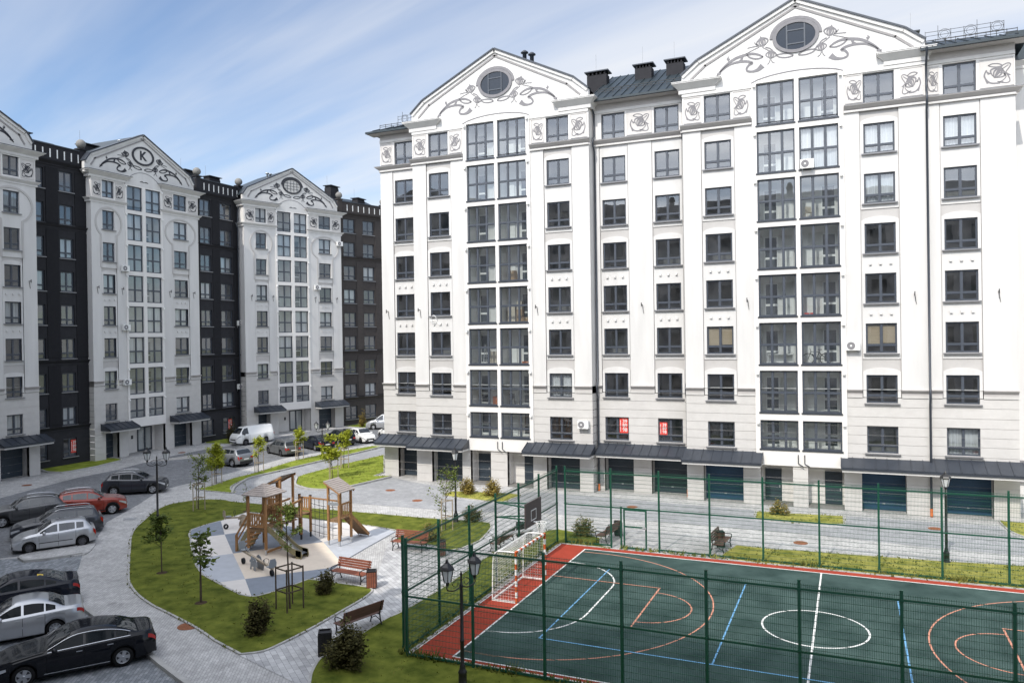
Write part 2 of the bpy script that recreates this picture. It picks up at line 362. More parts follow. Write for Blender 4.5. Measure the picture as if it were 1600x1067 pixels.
def arch_pts(u0, u1, v, rise, n=10):
    return [(u0 + (u1 - u0) * i / n, v + rise * (1 - (2 * i / n - 1) ** 2) ** 0.75) for i in range(n + 1)]
def arched(mb, fr, u0, u1, v0, v1, d0, d1, holes, rise=0.22):
    """raised plaster panel with a flat arched head"""
    wall(mb, fr, u0, u1, v0, v1, d1, holes, 0.26, sides=d1 - d0)
    if rise:
        p = arch_pts(u0, u1, v1 - 0.002, rise); mb.prism([(u0, v1 - 0.004)] + p[1:-1] + [(u1, v1 - 0.004)], fr, d0, d1)

_wm = {}
def window_meshes(w, h, cols, transom, fw=0.075):
    k = (round(w, 3), round(h, 3), cols, transom)
    if k in _wm: return _wm[k]
    f = MB(); t = h * transom
    f.box(0, w, 0, .09, 0, fw); f.box(0, w, 0, .09, h - fw, h); f.box(0, fw, 0, .09, fw, h - fw); f.box(w - fw, w, 0, .09, fw, h - fw)
    for i in range(1, cols):
        x = w * i / cols; f.box(x - .055, x + .055, -.012, .088, fw, h - fw)
    f.box(fw, w - fw, -.006, .084, t - .05, t + .05)
    for i in range(cols):                               # sash rails
        a = w * i / cols + (.055 if i else fw); b = w * (i + 1) / cols - (.055 if i < cols - 1 else fw)
        for lo, hi in ((fw, t - .05), (t + .05, h - fw)):
            s = .028
            f.box(a, a + s, .012, .08, lo, hi); f.box(b - s, b, .012, .08, lo, hi); f.box(a + s, b - s, .012, .08, lo, lo + s); f.box(a + s, b - s, .012, .08, hi - s, hi)
    p = MB(); p.add([(.02, .045, .02), (w - .02, .045, .02), (w - .02, .045, h - .02), (.02, .045, h - .02)], [(0,1,2,3)])
    s = MB(); s.box(-.13, w + .13, -.27, .02, -.075, -.015); s.box(-.13, w + .13, -.262, -.235, -.10, -.076)
    c = MB(); n = 26
    cw = w - .12
    xs = [.06 + cw * i / n for i in range(n + 1)]
    vv = [(x, .22 + .028 * math.sin(i * 1.9) + .012 * math.sin(i * 0.7), z) for z in (.05, h - .05) for i, x in enumerate(xs)]
    c.add(vv, [(i, i+1, n+2+i, n+1+i) for i in range(n)])
    b = MB(); b.box(.08, w / 2 - .06, .10, .112, t + .05, h - .06); b.box(w / 2 + .06, w - .08, .10, .112, t + .12, h - .06)
    _wm[k] = (f.mesh('window', M['frame']), p.mesh('pane', M['glass']), s.mesh('sill', M['sill']), c.mesh('curtain', M['curtain']), b.mesh('blind', M['blind']))
    return _wm[k]
def add_window(B, f, u0, v0, w, h, cols=2, transom=0.27, d=-0.13, name='window', sill=True, cover=None):
    fm, pm, sm, cm, bm = window_meshes(w, h, cols, transom)
    o = B.put(name, fm, f(u0, v0, d), f.rz)
    B.put('pane', pm, (0, 0, 0), 0, o)
    if sill: B.put('sill', sm, (0, 0, 0), 0, o)
    if cover == 'curtain': B.put('curtain', cm, (0, 0, 0), 0, o)
    if cover == 'blind': B.put('blind', bm, (0, 0, 0), 0, o)
    return o
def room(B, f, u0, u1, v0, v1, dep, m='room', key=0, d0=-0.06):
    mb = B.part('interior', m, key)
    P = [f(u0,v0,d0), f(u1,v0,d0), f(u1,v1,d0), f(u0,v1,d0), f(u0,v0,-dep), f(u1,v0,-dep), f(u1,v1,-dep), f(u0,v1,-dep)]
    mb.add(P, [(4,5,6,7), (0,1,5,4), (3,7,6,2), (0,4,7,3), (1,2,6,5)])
def loggia_fit(B, f, u0, u1, v0, v1, flip, key):
    """white-walled loggia behind the glazing with its balcony door and window"""
    room(B, f, u0 - .04, u1 + .04, v0 - .02, v1 + .04, 1.45, 'roomwhite', key)
    g = B.part('balcony_door', 'door', key); w = B.part('balcony_door_frame', 'whitep', key)
    a, b = (u0 + .30, u0 + 1.02) if flip else (u1 - 1.02, u1 - .30)
    top = v0 + min(2.15, v1 - v0 - .1)
    g.box(a, b, -1.44, -1.41, v0 + .05, top, fr=lambda x, y, z: f(x, z, y))
    for (p, q, r, s) in ((a-.07, a, v0, top+.07), (b, b+.07, v0, top+.07), (a, b, top, top+.07), (a, b, v0+.72, v0+.86), (a, b, v0, v0+.14)):
        w.box(p, q, -1.44, -1.395, r, s, fr=lambda x, y, z: f(x, z, y))
    # low cupboard wall beside the door
    c0, c1 = (b + .35, u1 - .05) if flip else (u0 + .05, a - .35)
    if c1 - c0 > .3: w.box(c0 + .15, c1 - .2, -1.44, -1.36, v0, v0 + 1.25, fr=lambda x, y, z: f(x, z, y))

def fbox(mb, f, u0, u1, v0, v1, d0, d1): mb.box(u0, u1, d0, d1, v0, v1, fr=lambda x, y, z: f(x, z, y))
def cornice(B, f, u0, u1, v, h, out, m='white', cap='metal', key=0, ret=0.0):
    """stepped moulding whose top edge is at v; ret = how far its ends return round the corners"""
    c = B.part('cornice', m, key)
    e = 1 if ret else 0; D = -ret if ret else 0.004
    fbox(c, f, u0 - .22*out*e, u1 + .22*out*e, v - h, v - .68*h, D, out*.22)
    # hollow moulding leaning out over the wall, so that its face is in its own shade
    lo, hi, o0, o1 = v - .68*h, v - .20*h, .16*out, .94*out
    ring = lambda z, o, q: [f(u0 - o*e, z, D), f(u0 - o*e, z, o), f(u1 + o*e, z, o), f(u1 + o*e, z, D)]
    A, B2 = ring(lo, o0, 0), ring(hi, o1, 0)
    c.add(A + B2, [(0,1,5,4), (1,2,6,5), (2,3,7,6), (0,3,2,1), (4,5,6,7), (0,4,7,3)])
    fbox(c, f, u0 - out*.98*e, u1 + out*.98*e, v - .20*h, v - .11*h, D, out*.98)
    k = B.part('cornice_flashing', cap, key); fbox(k, f, u0 - (out*1.04 if ret else 0), u1 + (out*1.04 if ret else 0), v - h*.11, v - h*.05, -ret if ret else 0.004, out*1.04)
def rustic(B, f, u0, u1, holes, m='beige', top=7.02, key=0, sides=0.0, lines=None):
    lines = lines or [0.0, 0.62, 1.22, 1.82, 2.42, 3.02, 3.58, 4.18, 4.73, 5.28, 5.85, 6.46, top]
    g = B.part('base_wall', m, key)
    wall(g, f, u0, u1, 0, top, -0.025, holes, 0.30)
    for a, b in zip(lines[:-1], lines[1:]):
        wall(g, f, u0, u1, a + .012, b - .022, 0.0, holes, 0.02, sides=0.024)
    if sides:
        for sgn, u in ((1, u0), (-1, u1)):
            for a, b in zip(lines[:-1], lines[1:]):
                fbox(g, f, u - (.0 if sgn > 0 else .02), u + (.02 if sgn > 0 else .0), a + .012, b - .022, -sides, -.026)
def garage(B, f, u0, u1, top=2.5, depth=0.9, key=0, dm='door'):
    d = B.part('garage_door', dm, (key, round(u0, 2)))
    fbox(d, f, u0 - .02, u1 + .02, 0.02, top + .02, -depth - .06, -depth)
    for i in range(1, 5): fbox(d, f, u0, u1, i*top/5 - .008, i*top/5 + .008, -depth, -depth + .012)
    fbox(B.part('door_handle', 'steel', key), f, (u0+u1)/2 - .07, (u0+u1)/2 + .07, .40, .44, -depth + .001, -depth + .03)
    r = B.part('garage_recess', 'beige', key)
    D = -depth
    r.add([f(u0,0,-.02), f(u0,top,-.02), f(u0,top,D), f(u0,0,D)], [(0,3,2,1)]); r.add([f(u1,0,-.02), f(u1,top,-.02), f(u1,top,D), f(u1,0,D)], [(0,1,2,3)])
    r.add([f(u0,top,-.02), f(u1,top,-.02), f(u1,top,D), f(u0,top,D)], [(0,1,2,3)])
def canopy(B, f, u0, u1, out=1.25, lo=2.72, hi=3.42, key=0, soff='white'):
    c = B.part('canopy', 'metal', (key, round(u0, 2)))
    c.prism([(u0, 0), (u1, 0), (u1, 1), (u0, 1)], lambda u, v, d: f(u, (hi if v == 0 else lo + .14) + d - (0 if v else 0), 0.006 if v == 0 else out), -.05, 0.0)
    fbox(c, f, u0, u1, lo, lo + .10, out - .05, out + .06)
    fbox(c, f, u0 + .02, u1 - .02, lo + .10, lo + .15, out - .05, out + .02)
    n = max(2, int((u1 - u0) / .62)); 
    for i in range(n + 1):
        u = u0 + (u1 - u0) * i / n
        c.bar(f(u, hi + .02, .01), f(u, lo + .155, out), .035, .05)
    for u in (u0 + .02, u1 - .02):
        c.prism([(0.006, hi - .05), (0.006, lo + .02), (out, lo + .02), (out, lo + .12)], lambda d, v, w: f(u + w, v, d), -.02, .02)
    s = B.part('canopy_soffit', soff, key); fbox(s, f, u0 + .06, u1 - .06, lo - .14, lo - .004, 0.006, out - .02)
def curve_to(f, cu, cv, s=1.0, mirror=1):
    return lambda u, v, d: f(cu + mirror * u * s, cv + v * s, d)
VINE = dict(
 vine=[(4.93,-.02),(4.62,.37),(4.25,.68),(3.79,.96),(3.23,1.11),(2.67,1.14),(2.24,1.01),(1.98,.83)],
 leaf=[(1.98,.83),(2.28,.76),(2.62,.83),(2.85,.97),(2.97,1.12)],
 branch=[(4.93,-.02),(4.52,.38),(4.07,.65),(3.51,.74),(3.04,.71),(2.75,.61),(2.66,.52),(2.85,.45),(3.01,.22),(2.93,.04),(2.65,-.03)],
 loop=[(.16,.64),(.3,.75),(.65,.84),(1.13,.82),(.98,.66),(.59,.57),(.25,.6),(.16,.64)],
 stem=[(1.13,.82),(1.33,1.05),(1.53,1.29),(1.82,1.42)],
 f1=[(2.25,1.58),(2.63,1.57),(2.94,1.54)], f2=[(2.25,1.67),(2.44,1.73),(2.49,1.85)], f3=[(2.2,1.5),(2.67,1.34),(3.05,1.18)],
 f4=[(1.5,.6),(1.42,.42),(1.28,.33)], f5=[(1.55,.6),(1.62,.4),(1.72,.30)], f6=[(2.0,1.45),(1.8,1.3),(1.5,1.1)])
def petal_flower(mb, fr, cx, cy, r, ang, d0, d1):
    for k in range(5):
        w = r * (0.30 if k != 2 else 0.62)
        pts = []
        for i in range(9):
            t = i / 8; rr = r * (-0.45 + 1.5 * t); off = (k - 2) * r * 0.40 * math.sin(PI * min(1, t * 1.15))
            pts.append((cx + rr * math.cos(ang) - off * math.sin(ang), cy + rr * math.sin(ang) + off * math.cos(ang)))
        mb.ribbon(pts, [max(.012, w * math.sin(PI * (i + .35) / 9) * .62) for i in range(9)], fr, d0, d1 + .002 * k)
def gable_ornament(B, f, c, v0, m, s=1.0, key=0):
    for mir in (1, -1):
        mb = B.part('gable_ornament', m, (key, mir)); fr = curve_to(f, c, v0, s, mir)
        d0, d1 = 0.003, 0.022
        for k, w in (('vine', .17), ('leaf', .09), ('branch', .16), ('loop', .08), ('stem', .07), ('f1', .05), ('f2', .05), ('f3', .045), ('f4', .045), ('f5', .045), ('f6', .05)):
            p = smooth_pts(VINE[k], 4); n = len(p)
            mb.ribbon(p, [w * (0.45 + 0.55 * math.sin(PI * (i + .5) / n)) if k in ('vine', 'branch') else w for i in range(n)], fr, d0, d1)
        hook = smooth_pts([(2.95,.10),(2.65,.0),(2.3,.06),(2.02,.28)], 5); n = len(hook)
        mb.ribbon(hook, [.06 + .34 * (i / n) ** 1.5 for i in range(n)], fr, d0, d1 + .001)
        petal_flower(mb, fr, 1.50, .82, .40, R(100), d0, d1); petal_flower(mb, fr, 2.0, 1.70, .46, R(75), d0, d1)
        for x, y, a in ((4.16, 1.0, 60), (3.28, .93, -70), (4.72, .14, -20)):
            ca, sa = math.cos(R(a)), math.sin(R(a)); q = [(-.12,-.05), (-.02,.13), (.05,.06), (.16,.15), (.10,-.06)]
            mb.prism([(x + p*ca - t*sa, y + p*sa + t*ca) for p, t in q], fr, d0, d1 + .003)
PANEL = [([(-.42,.46),(-.2,.54),(.09,.5),(.27,.36),(.04,.32),(-.25,.37),(-.42,.46)], .035),
 ([(.27,.36),(.51,.47),(.68,.41),(.63,.22),(.46,-.03),(.53,-.21),(.62,-.42),(.64,-.61),(.5,-.69),(.26,-.64),(.03,-.55)], .035),
 ([(.03,-.08),(.22,.12),(.41,.25),(.58,.36)], .03), ([(.13,-.04),(.32,-.09),(.46,-.31),(.31,-.51),(.12,-.59)], .03),
 ([(-.50,.2),(-.62,-.1),(-.50,-.42),(-.25,-.62),(.17,-.66)], .05)]
def relief_panel(B, f, u0, u1, v0, v1, m='orn', flip=1, key=0):
    p = MB(); fbox(p, f, u0, u1, v0, v1, .002, .022)
    for a, b, c, e in ((u0, u1, v1 - .045, v1), (u0, u1, v0, v0 + .045), (u0, u0 + .04, v0 + .045, v1 - .045), (u1 - .04, u1, v0 + .045, v1 - .045)): fbox(p, f, a, b, c, e, .022, .05)
    o = p.build('relief_panel', M['panel'], B.root, B.base)
    mb = MB(); cu, cv = (u0 + u1) / 2, (v0 + v1) / 2; sx = min(1.0, (u1 - u0) / 1.62); s = (v1 - v0) / 1.72
    fr = lambda u, v, d: f(cu + flip * u * sx, cv + v * s, d)
    for pts, w in PANEL:
        q = smooth_pts(pts, 4); mb.ribbon(q, w * 1.6, fr, .02, .036)
    petal_flower(mb, fr, .0, -.12, .50, R(60), .02, .036)
    for x, y, r_ in ((-.40, .04, .13), (-.46, -.50, .12), (.60, -.18, .10), (.30, -.60, .09)):
        mb.prism([(x - r_, y + r_ * .9), (x - r_ * .3, y - r_), (x + r_, y - r_ * .6), (x + .1 * r_, y)], fr, .02, .037)
    k = mb.build('ornament', M[m], o); return o
def gable(B, f, c, half, apex, kink, edge, low, arch_h=None, wallm='white', orn='orn', oval=True, key=0, depth=9.0, logo=None, roofm='roof', hu=None, ovr=(1.28, .95), ornv=28.0):
    """shaped gable: (kink/edge = (u offset, v)) with eaves, inner moulding, oval window, ornament and its own roof behind"""
    ku, kv = kink; eu, ev = edge; hu = hu or half
    prof = [(-eu, ev), (-ku, kv), (0, apex), (ku, kv), (eu, ev)]
    mb = B.part('gable', wallm, key)
    mb.prism([(c - hu, low), (c + hu, low)] + [(c + u, v) for u, v in prof[::-1]], f, -.35, 0.0)
    cap = B.part('gable_coping', 'metal', key); mould = B.part('gable_moulding', wallm, key)
    for (a, b), (p, q) in zip(prof[:-1], prof[1:]):
        n = Vector((-(q - b), p - a)).normalized(); t = .11
        if n.y < 0: n = -n
        poly = [(c + a, b), (c + p, q), (c + p + n.x*t, q + n.y*t), (c + a + n.x*t, b + n.y*t)]
        cap.prism(poly, f, -.5, .20)
        poly2 = [(c + a - n.x*.20, b - n.y*.20), (c + p - n.x*.20, q - n.y*.20), (c + p, q), (c + a, b)]
        mould.prism(poly2, f, .002, .12)
        a2, b2, p2, q2 = a*.955 - n.x*.36, b - n.y*.36, p*.955 - n.x*.36, q - n.y*.36
        B.part('inner_moulding', 'mouldshade', key).prism([(c+a2-n.x*.13, b2-n.y*.13), (c+p2-n.x*.13, q2-n.y*.13), (c+p2, q2), (c+a2, b2)], f, .002, .05)  # band coloured as the shadow line of the recessed step
    rf = B.part('gable_roof', roofm, key)
    P = [f(c + u, v + .02, -.4) for u, v in prof] + [f(c + u, v + .02, -depth) for u, v in prof]
    rf.add(P, [(i, i + 1, i + 6, i + 5) for i in range(4)])
    # oval window or emblem
    ov = 29.92 if apex > 32.2 else 29.83; rx, ry = ovr
    n = 36; ring = MB()
    E1 = [(math.cos(2*PI*i/n), math.sin(2*PI*i/n)) for i in range(n)]
    def loop(k, d): return [f(c + x*rx*k, ov + y*ry*(k + (k - 1) * .25), d) for x, y in E1]
    L = [loop(.93, .012), loop(.93, .09), loop(1.10, .09), loop(1.10, .003)]
    vs = sum(L, []); fs = []
    for r_ in range(3):
        for i in range(n): fs.append((r_*n+i, r_*n+(i+1) % n, (r_+1)*n+(i+1) % n, (r_+1)*n+i))
    ring.add(vs, fs); 
    ho = [(c + x*rx*1.24, ov + .02 + y*ry*1.32) for x, y in E1[:n//2 + 1]]; hi_ = [(c + x*rx*1.10, ov + .02 + y*ry*1.125) for x, y in E1[:n//2 + 1]]
    if not logo:
        for i in range(n // 2): ring.prism([hi_[i], ho[i], ho[i+1], hi_[i+1]], f, .003, .06)
    o = fix_normals(ring.build('oval_window' if not logo else 'oval_emblem', M['orn' if orn == 'orn' else 'orndark'], B.root, B.base))
    g = MB(); p = loop(.94, .022); g.add(p, [tuple(range(n))])
    if logo:
        g.build('emblem_field', M['white'], o)
        me = text_mesh(logo, 1.25, 'letter', M['orndark'], .02, bold=.035)
        t = bpy.data.objects.new('letter', me); COL.objects.link(t); t.parent = o
        t.rotation_euler = (R(90), 0, f.rz); t.location = f(c, ov, .03)
    else:
        g.build('pane', M['frosted' if orn == 'orndark' else 'ovalglass'], o)
        b = MB()
        if orn == 'orn':
            for u in (-.42, .42): b.box(c+u*rx-.04, c+u*rx+.04, .03, .07, ov - ry*.86, ov + ry*.86, fr=lambda x, y, z: f(x, z, y))
            for v in (-.5, .42): b.box(c-.42*rx+.04, c+.42*rx-.04, .03, .065, ov + v*ry - .035, ov + v*ry + .035, fr=lambda x, y, z: f(x, z, y))
        else:
            for u in (-.55, -.18, .18, .55): b.box(c+u*rx-.02, c+u*rx+.02, .03, .06, ov - ry*.8, ov + ry*.8, fr=lambda x, y, z: f(x, z, y))
            for v in (-.4, 0, .4): b.box(c-.85*rx, c+.85*rx, .03, .055, ov + v*ry - .02, ov + v*ry + .02, fr=lambda x, y, z: f(x, z, y))
        b.build('glazing_bars', M['frame'], o)
    gable_ornament(B, f, c, ornv, orn, 1.0, key)
M['ovalglass'] = mat('oval_glass', (0.02, 0.026, 0.036), 0.05, spec=0.5)
M['frosted'] = mat('frosted_pane', (0.55, 0.53, 0.50), 0.25, var=0.1)

def pegs(B, f, u, v, key=0):
    w = B.part('plaster_pegs', 'white', key)
    for k in (-.56, 0, .56): fbox(w, f, u + k - .07, u + k + .07, v - .07, v + .07, -.03, .07)
def window_column(B, f, uc, w=1.72, sw=2.16, m_wall='white', strip=True, arch7=True, key=0, covers=None, vtop=24.62, ground=None, rooms=True, peg=True):
    """one bay of windows F1-F8 in its shallow strip; returns the holes of the flat wall beside it"""
    a, b = uc - w/2, uc + w/2; hs = [(a, b, SILL[k], SILL[k] + win_h(k)) for k in range(1, 9)]
    covers = covers or {}
    if strip:
        g = B.part('grey_strip', 'greyband', key); p = B.part('window_surround', m_wall, key)
        s0, s1 = uc - sw/2, uc + sw/2
        wall(g, f, s0, s1, LEDGE - .02, vtop, -.09, hs, .2)
        for u in (s0, s1): g.add([f(u, LEDGE, .0), f(u, vtop, .0), f(u, vtop, -.09), f(u, LEDGE, -.09)], [(0,1,2,3) if u == s1 else (0,3,2,1)])
        e0, e1 = s0 + .035, s1 - .035
        if arch7: arched(p, f, e0, e1, SILL[6] - .36, SILL[7] + 1.98, -.09, -.035, hs)
        else: wall(p, f, e0, e1, SILL[6] - .36, vtop, -.035, hs, .26, sides=.055)
        arched(p, f, e0, e1, SILL[3] - .36, SILL[5] + 2.02, -.09, -.035, hs)
        arched(p, f, e0, e1, 7.06, SILL[2] + 1.94, -.09, -.035, hs)
        if peg: pegs(B, f, uc, SILL[5] - .64, key); pegs(B, f, uc, SILL[4] - .64, key)
    for k in range(1, 9):
        o = add_window(B, f, a, SILL[k], w, win_h(k), 2, .27, d=-.14, sill=(k < 8), cover=covers.get(k))
    if rooms:
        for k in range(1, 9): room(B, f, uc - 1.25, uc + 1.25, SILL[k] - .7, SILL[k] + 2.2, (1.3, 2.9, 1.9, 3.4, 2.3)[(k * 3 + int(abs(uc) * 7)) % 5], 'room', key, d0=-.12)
    return hs
def wall_bracket(B, f, u, v, key=0):
    b = B.part('cable_bracket', 'black', (key, round(u, 1), round(v, 1)))
    b.bar(f(u, v, .0), f(u, v, .28), .05, .05); b.bar(f(u, v - .14, .28), f(u, v + .14, .28), .05); b.bar(f(u + .02, v - .05, .02), f(u + .10, v - .62, .02), .025)
def downpipe(B, pts, key=0, r=.065):
    B.part('downpipe', 'metal', key).tube(pts, r, 8)
def chimney(B, x0, x1, y0, y1, z0, z1, key):
    c = MB(); c.box(x0, x1, y0, y1, z0, z1); 
    for i in range(5): c.box(x0 + .1 + (x1-x0-.3)*i/4, x0 + .2 + (x1-x0-.3)*i/4, y0 - .02, y1 + .02, z1, z1 + .22)
    o = c.build('chimney', M['dark'], B.root, B.base)
    k = MB(); k.box(x0 - .16, x1 + .16, y0 - .15, y1 + .15, z1 + .22, z1 + .30); k.build('chimney_cap', M['metal'], o)
    r_ = MB(); r_.bar(((x0+x1)/2, y0 - .1, z1 + .3), ((x0+x1)/2, y0 - .1, z1 + 1.5), .016); r_.build('lightning_rod', M['rod'], o)
# ------------------------------------------------------------------ right-hand apartment building
def rnd_covers(rng, p=0.12):
    return {k: ('curtain' if rng.random() < .75 else 'blind') for k in range(1, 9) if rng.random() < p}
def loggia_bay(B, f, c, key, half=2.72, span=((-2.44, -.13), (.13, 2.42)), cols=3, m='loggia', arch=True, base=2.62, doors=((-2.5, -.85, -1.9, -.95), (.55, 2.6, 1.65, 2.5)), door_d=1.0, pier=True, d=.10, inner=True, covers=None, ledges=True):
    hs = [(c + a, c + b, lo, hi) for a, b in span for lo, hi in LOG[1:]]
    w = B.part('loggia_frame', m, key)
    wall(w, f, c - half, c + half, base, 27.22, d, hs, .26, sides=d)
    if arch:
        p = arch_pts(c - half, c + half, 27.22, .42, 14); w.prism(p, f, 0.003, d)
    tr = B.part('loggia_moulding', 'orn', key)
    if arch:
        p = arch_pts(c - half, c + half, 27.22, .42, 14); tr.ribbon(p, .05, f, d - .04, d + .03)
    for a, b in span:
        for k in range(1, 9):
            lo, hi = LOG[k]
            add_window(B, f, c + a, lo, b - a, hi - lo, cols, .37 if k == 1 else .47, d=-.05 + d - .1, name='loggia_window', sill=False, cover=(covers or {}).get((a < 0, k)))
            if inner: loggia_fit(B, f, c + a, c + b, lo, hi, a < -.5, key)
            if ledges: fbox(B.part('loggia_sill', 'metal', key), f, c + a - .06, c + b + .06, lo - .07, lo + .012, d - .2, d + .06)
    lamps = B.part('loggia_spotlights', 'whitep', key)
    for k in range(1, 9):
        for u in (c - half + .16, c + half - .16): fbox(lamps, f, u - .08, u + .08, LOG[k][1] - .25, LOG[k][1] - .08, d + .002, d + .2)
def gable_section(B, f, c, half, cl, cr, key, covers=(None, None), orn='orn', wall_m='white', sw=(2.16, 2.16), ww=(1.72, 1.72), arch7=(True, True), side=1.0, peg=True):
    w = B.part('wall', wall_m, key)
    hl = window_column(B, f, c + cl, ww[0], sw[0], key=(key, 0), covers=covers[0], arch7=arch7[0], peg=peg); hr = window_column(B, f, c + cr, ww[1], sw[1], key=(key, 1), covers=covers[1], arch7=arch7[1], peg=peg)
    big = [(c + cl - sw[0]/2, c + cl + sw[0]/2, LEDGE - .03, 24.62), (c + cr - sw[1]/2, c + cr + sw[1]/2, LEDGE - .03, 24.62), (c - 2.72, c + 2.72, 0, 27.3)]
    wall(w, f, c - half, c + half, LEDGE - .03, 24.62, 0, big, .09, sides=side)
    band = B.part('wall_band', 'loggia', key)
    wall(band, f, c - half, c + half, 24.62, 27.15, 0, [h for h in hl + hr] + [(c - 2.72, c + 2.72, 0, 27.3)], .25, sides=side)
    # F2 ledge between the windows, F8 cornice
    for a, b in ((c - half, c + cl - sw[0]/2), (c + cl + sw[0]/2, c - 2.74), (c + 2.74, c + cr - sw[1]/2), (c + cr + sw[1]/2, c + half)):
        fbox(B.part('string_course', 'beige', key), f, a, b, 7.03, 7.20, .002, .05); cornice(B, f, a, b, 7.56, .36, .24, m='frieze', cap='frieze', key=key)
    for a, b in ((c - half - .12, c - 2.74), (c + 2.74, c + half + .12)): cornice(B, f, a, b, 25.02, .46, .36, m='frieze', cap='sill', key=(key, a))
    for a, b in ((c - half, c - 2.74), (c + 2.74, c + half)): fbox(B.part('white_fillet', 'white', key), f, a, b, 24.58, 24.70, .004, .13)
    fbox(B.part('frieze', 'white', key), f, c - half, c - 2.74, 26.92, 27.12, .003, .07); fbox(B.part('frieze', 'white', key), f, c + 2.74, c + half, 26.92, 27.12, .003, .07)
    for a, b in ((c - half - .10, c - half + 2.1), (c + half - 2.1, c + half + .10)): cornice(B, f, a, b, 27.92, .78, .50, m='white', cap='white', key=(key, 'top', a), ret=side)
    return hl + hr
GROUND_R = []
def build_right():
    rng = random.Random(3)
    B = Building((-13, 52, 0), "long white apartment block with two curved gables and tall glazed loggias behind the sports court")
    f = Facade((0, 52.0), (1, 0)); fr = f.sub(0, -1.0); fd = f.sub(0, -.30)
    cs = (-23.93, -2.95)
    B.cs = cs; B.f = f
    cov = {0: ({6: None}, {2: 'curtain'}), 1: ({3: 'blind'}, {3: 'blind', 6: 'curtain', 7: 'curtain'})}
    for i, c in enumerate(cs):
        lc = {} if i == 0 else {(False, 7): 'curtain'}
        gable_section(B, f, c, 7.2, -4.92, 4.83 if i == 0 else 4.68, i, cov[i])
        loggia_bay(B, f, c, i, covers=lc)
        gable(B, f, c, 7.2, 32.42 if i == 0 else 32.15, (6.15, 29.42 if i == 0 else 29.2), (7.22, 28.5 if i == 0 else 28.35), 27.12, key=i, ovr=(1.26, .93))
        for (a, b, fl) in ((c - 7.12, c - 5.95, 1), (c - 3.92, c - 2.82, -1), (c + 2.82, c + 3.80, 1), (c + 5.86, c + 7.1, -1)):
            if i == 1 and a > c + 5: b = c + 7.1
            relief_panel(B, f, a, b, 25.14, 26.86, 'orn', fl, (i, a))
    # recessed end A, middle and right-hand end D
    def plain(ff, u0, u1, cols, key, sw=2.1, side=0.0, covers={}):
        hs = []
        for j, uc in enumerate(cols): hs += window_column(B, ff, uc, 1.72, sw, key=(key, j), arch7=False, covers=covers.get(j))
        wall(B.part('wall', 'white', key), ff, u0, u1, LEDGE - .03, 24.62, 0, [(uc - sw/2, uc + sw/2, LEDGE - .03, 24.62) for uc in cols], .09, sides=side)
        wall(B.part('wall_band', 'loggia', key), ff, u0, u1, 24.62, 27.1, 0, hs, .25, sides=side)
        fbox(B.part('frieze', 'white', key), ff, u0, u1, 26.92, 27.12, .003, .07); fbox(B.part('frieze_wall', 'frieze', key), ff, u0, u1, 27.12, 27.75, -.3, -.002)
        cornice(B, ff, u0 - (.0 if u0 > -30 else .0), u1, 25.02, .46, .36, m='frieze', cap='sill', key=key, ret=side)
        fbox(B.part('white_fillet', 'white', key), ff, u0, u1, 24.58, 24.70, .004, .13)
        e = [u0] + sum([[uc - sw/2, uc + sw/2] for uc in cols], []) + [u1]
        for a, b in zip(e[::2], e[1::2]):
            if b - a > .05:
                fbox(B.part('string_course', 'beige', key), ff, a, b, 7.03, 7.20, .002, .05); cornice(B, ff, a, b, 7.56, .36, .24, m='frieze', cap='frieze', key=key)
        return hs
    hA = plain(fr, -34.75, -31.0, [-32.55], 'A', side=1.0)
    hM = plain(fr, -16.75, -10.15, [-15.25, -11.45], 'M')
    hD = plain(fd, 4.25, 8.85, [6.05], 'D', side=1.0, covers={0: {1: 'curtain', 7: 'curtain'}})
    relief_panel(B, fr, -34.68, -33.6, 25.14, 26.86, 'orn', 1, 'A'); relief_panel(B, fr, -14.25, -12.45, 25.14, 26.86, 'orn', 1, 'M')
    relief_panel(B, fd, 4.32, 5.0, 25.14, 26.80, 'orn', 1, 'D0'); relief_panel(B, fd, 7.08, 8.8, 25.14, 26.80, 'orn', 1, 'D')
    # ground floor
    gar = {'A': (fr, [(-33.45, -31.2)], -34.75, -30.9), 'M': (fr, [(-16.2, -14.08), (-12.8, -10.3)], -16.75, -10.1), 'D': (fd, [(5.15, 7.55)], 4.2, 8.85)}
    wins = [(uc - .86, uc + .86, SILL[k], SILL[k] + win_h(k)) for uc in (-32.55, -28.85, -19.1, -15.25, -11.45, -7.87, 1.73, 6.05) for k in (1, 2)]
    for k, (ff, gs, a, b) in gar.items():
        rustic(B, ff, a, b, wins + [(p, q, -1, 2.5) for p, q in gs], key=k, sides=1.0)
        for p, q in gs: garage(B, ff, p, q, key=k, dm='doorblue' if k == 'D' else 'door')
    for i, c in enumerate(cs):
        gs = ((c - 5.85, c - 3.2), (c + 3.68, c + 6.2)) if i == 0 else ((c - 6.1, c - 3.55), (c + 3.5, c + 5.95))
        dr = ((c - 2.5, c - .8), (c + .55, c + 2.62)) if i == 0 else ((c - 2.45, c - .5), (c + .4, c + 2.5))
        hs = wins + [(p, q, -1, 2.5) for p, q in gs] + [(p, q, -1, 2.6) for p, q in dr] + [(c - 2.72, c + 2.72, 2.62, 9)]
        rustic(B, f, c - 7.2, c + 7.2, hs, key=i, sides=1.0)
        for p, q in gs: garage(B, f, p, q, key=i, dm='doorblue' if i == 1 else 'door')
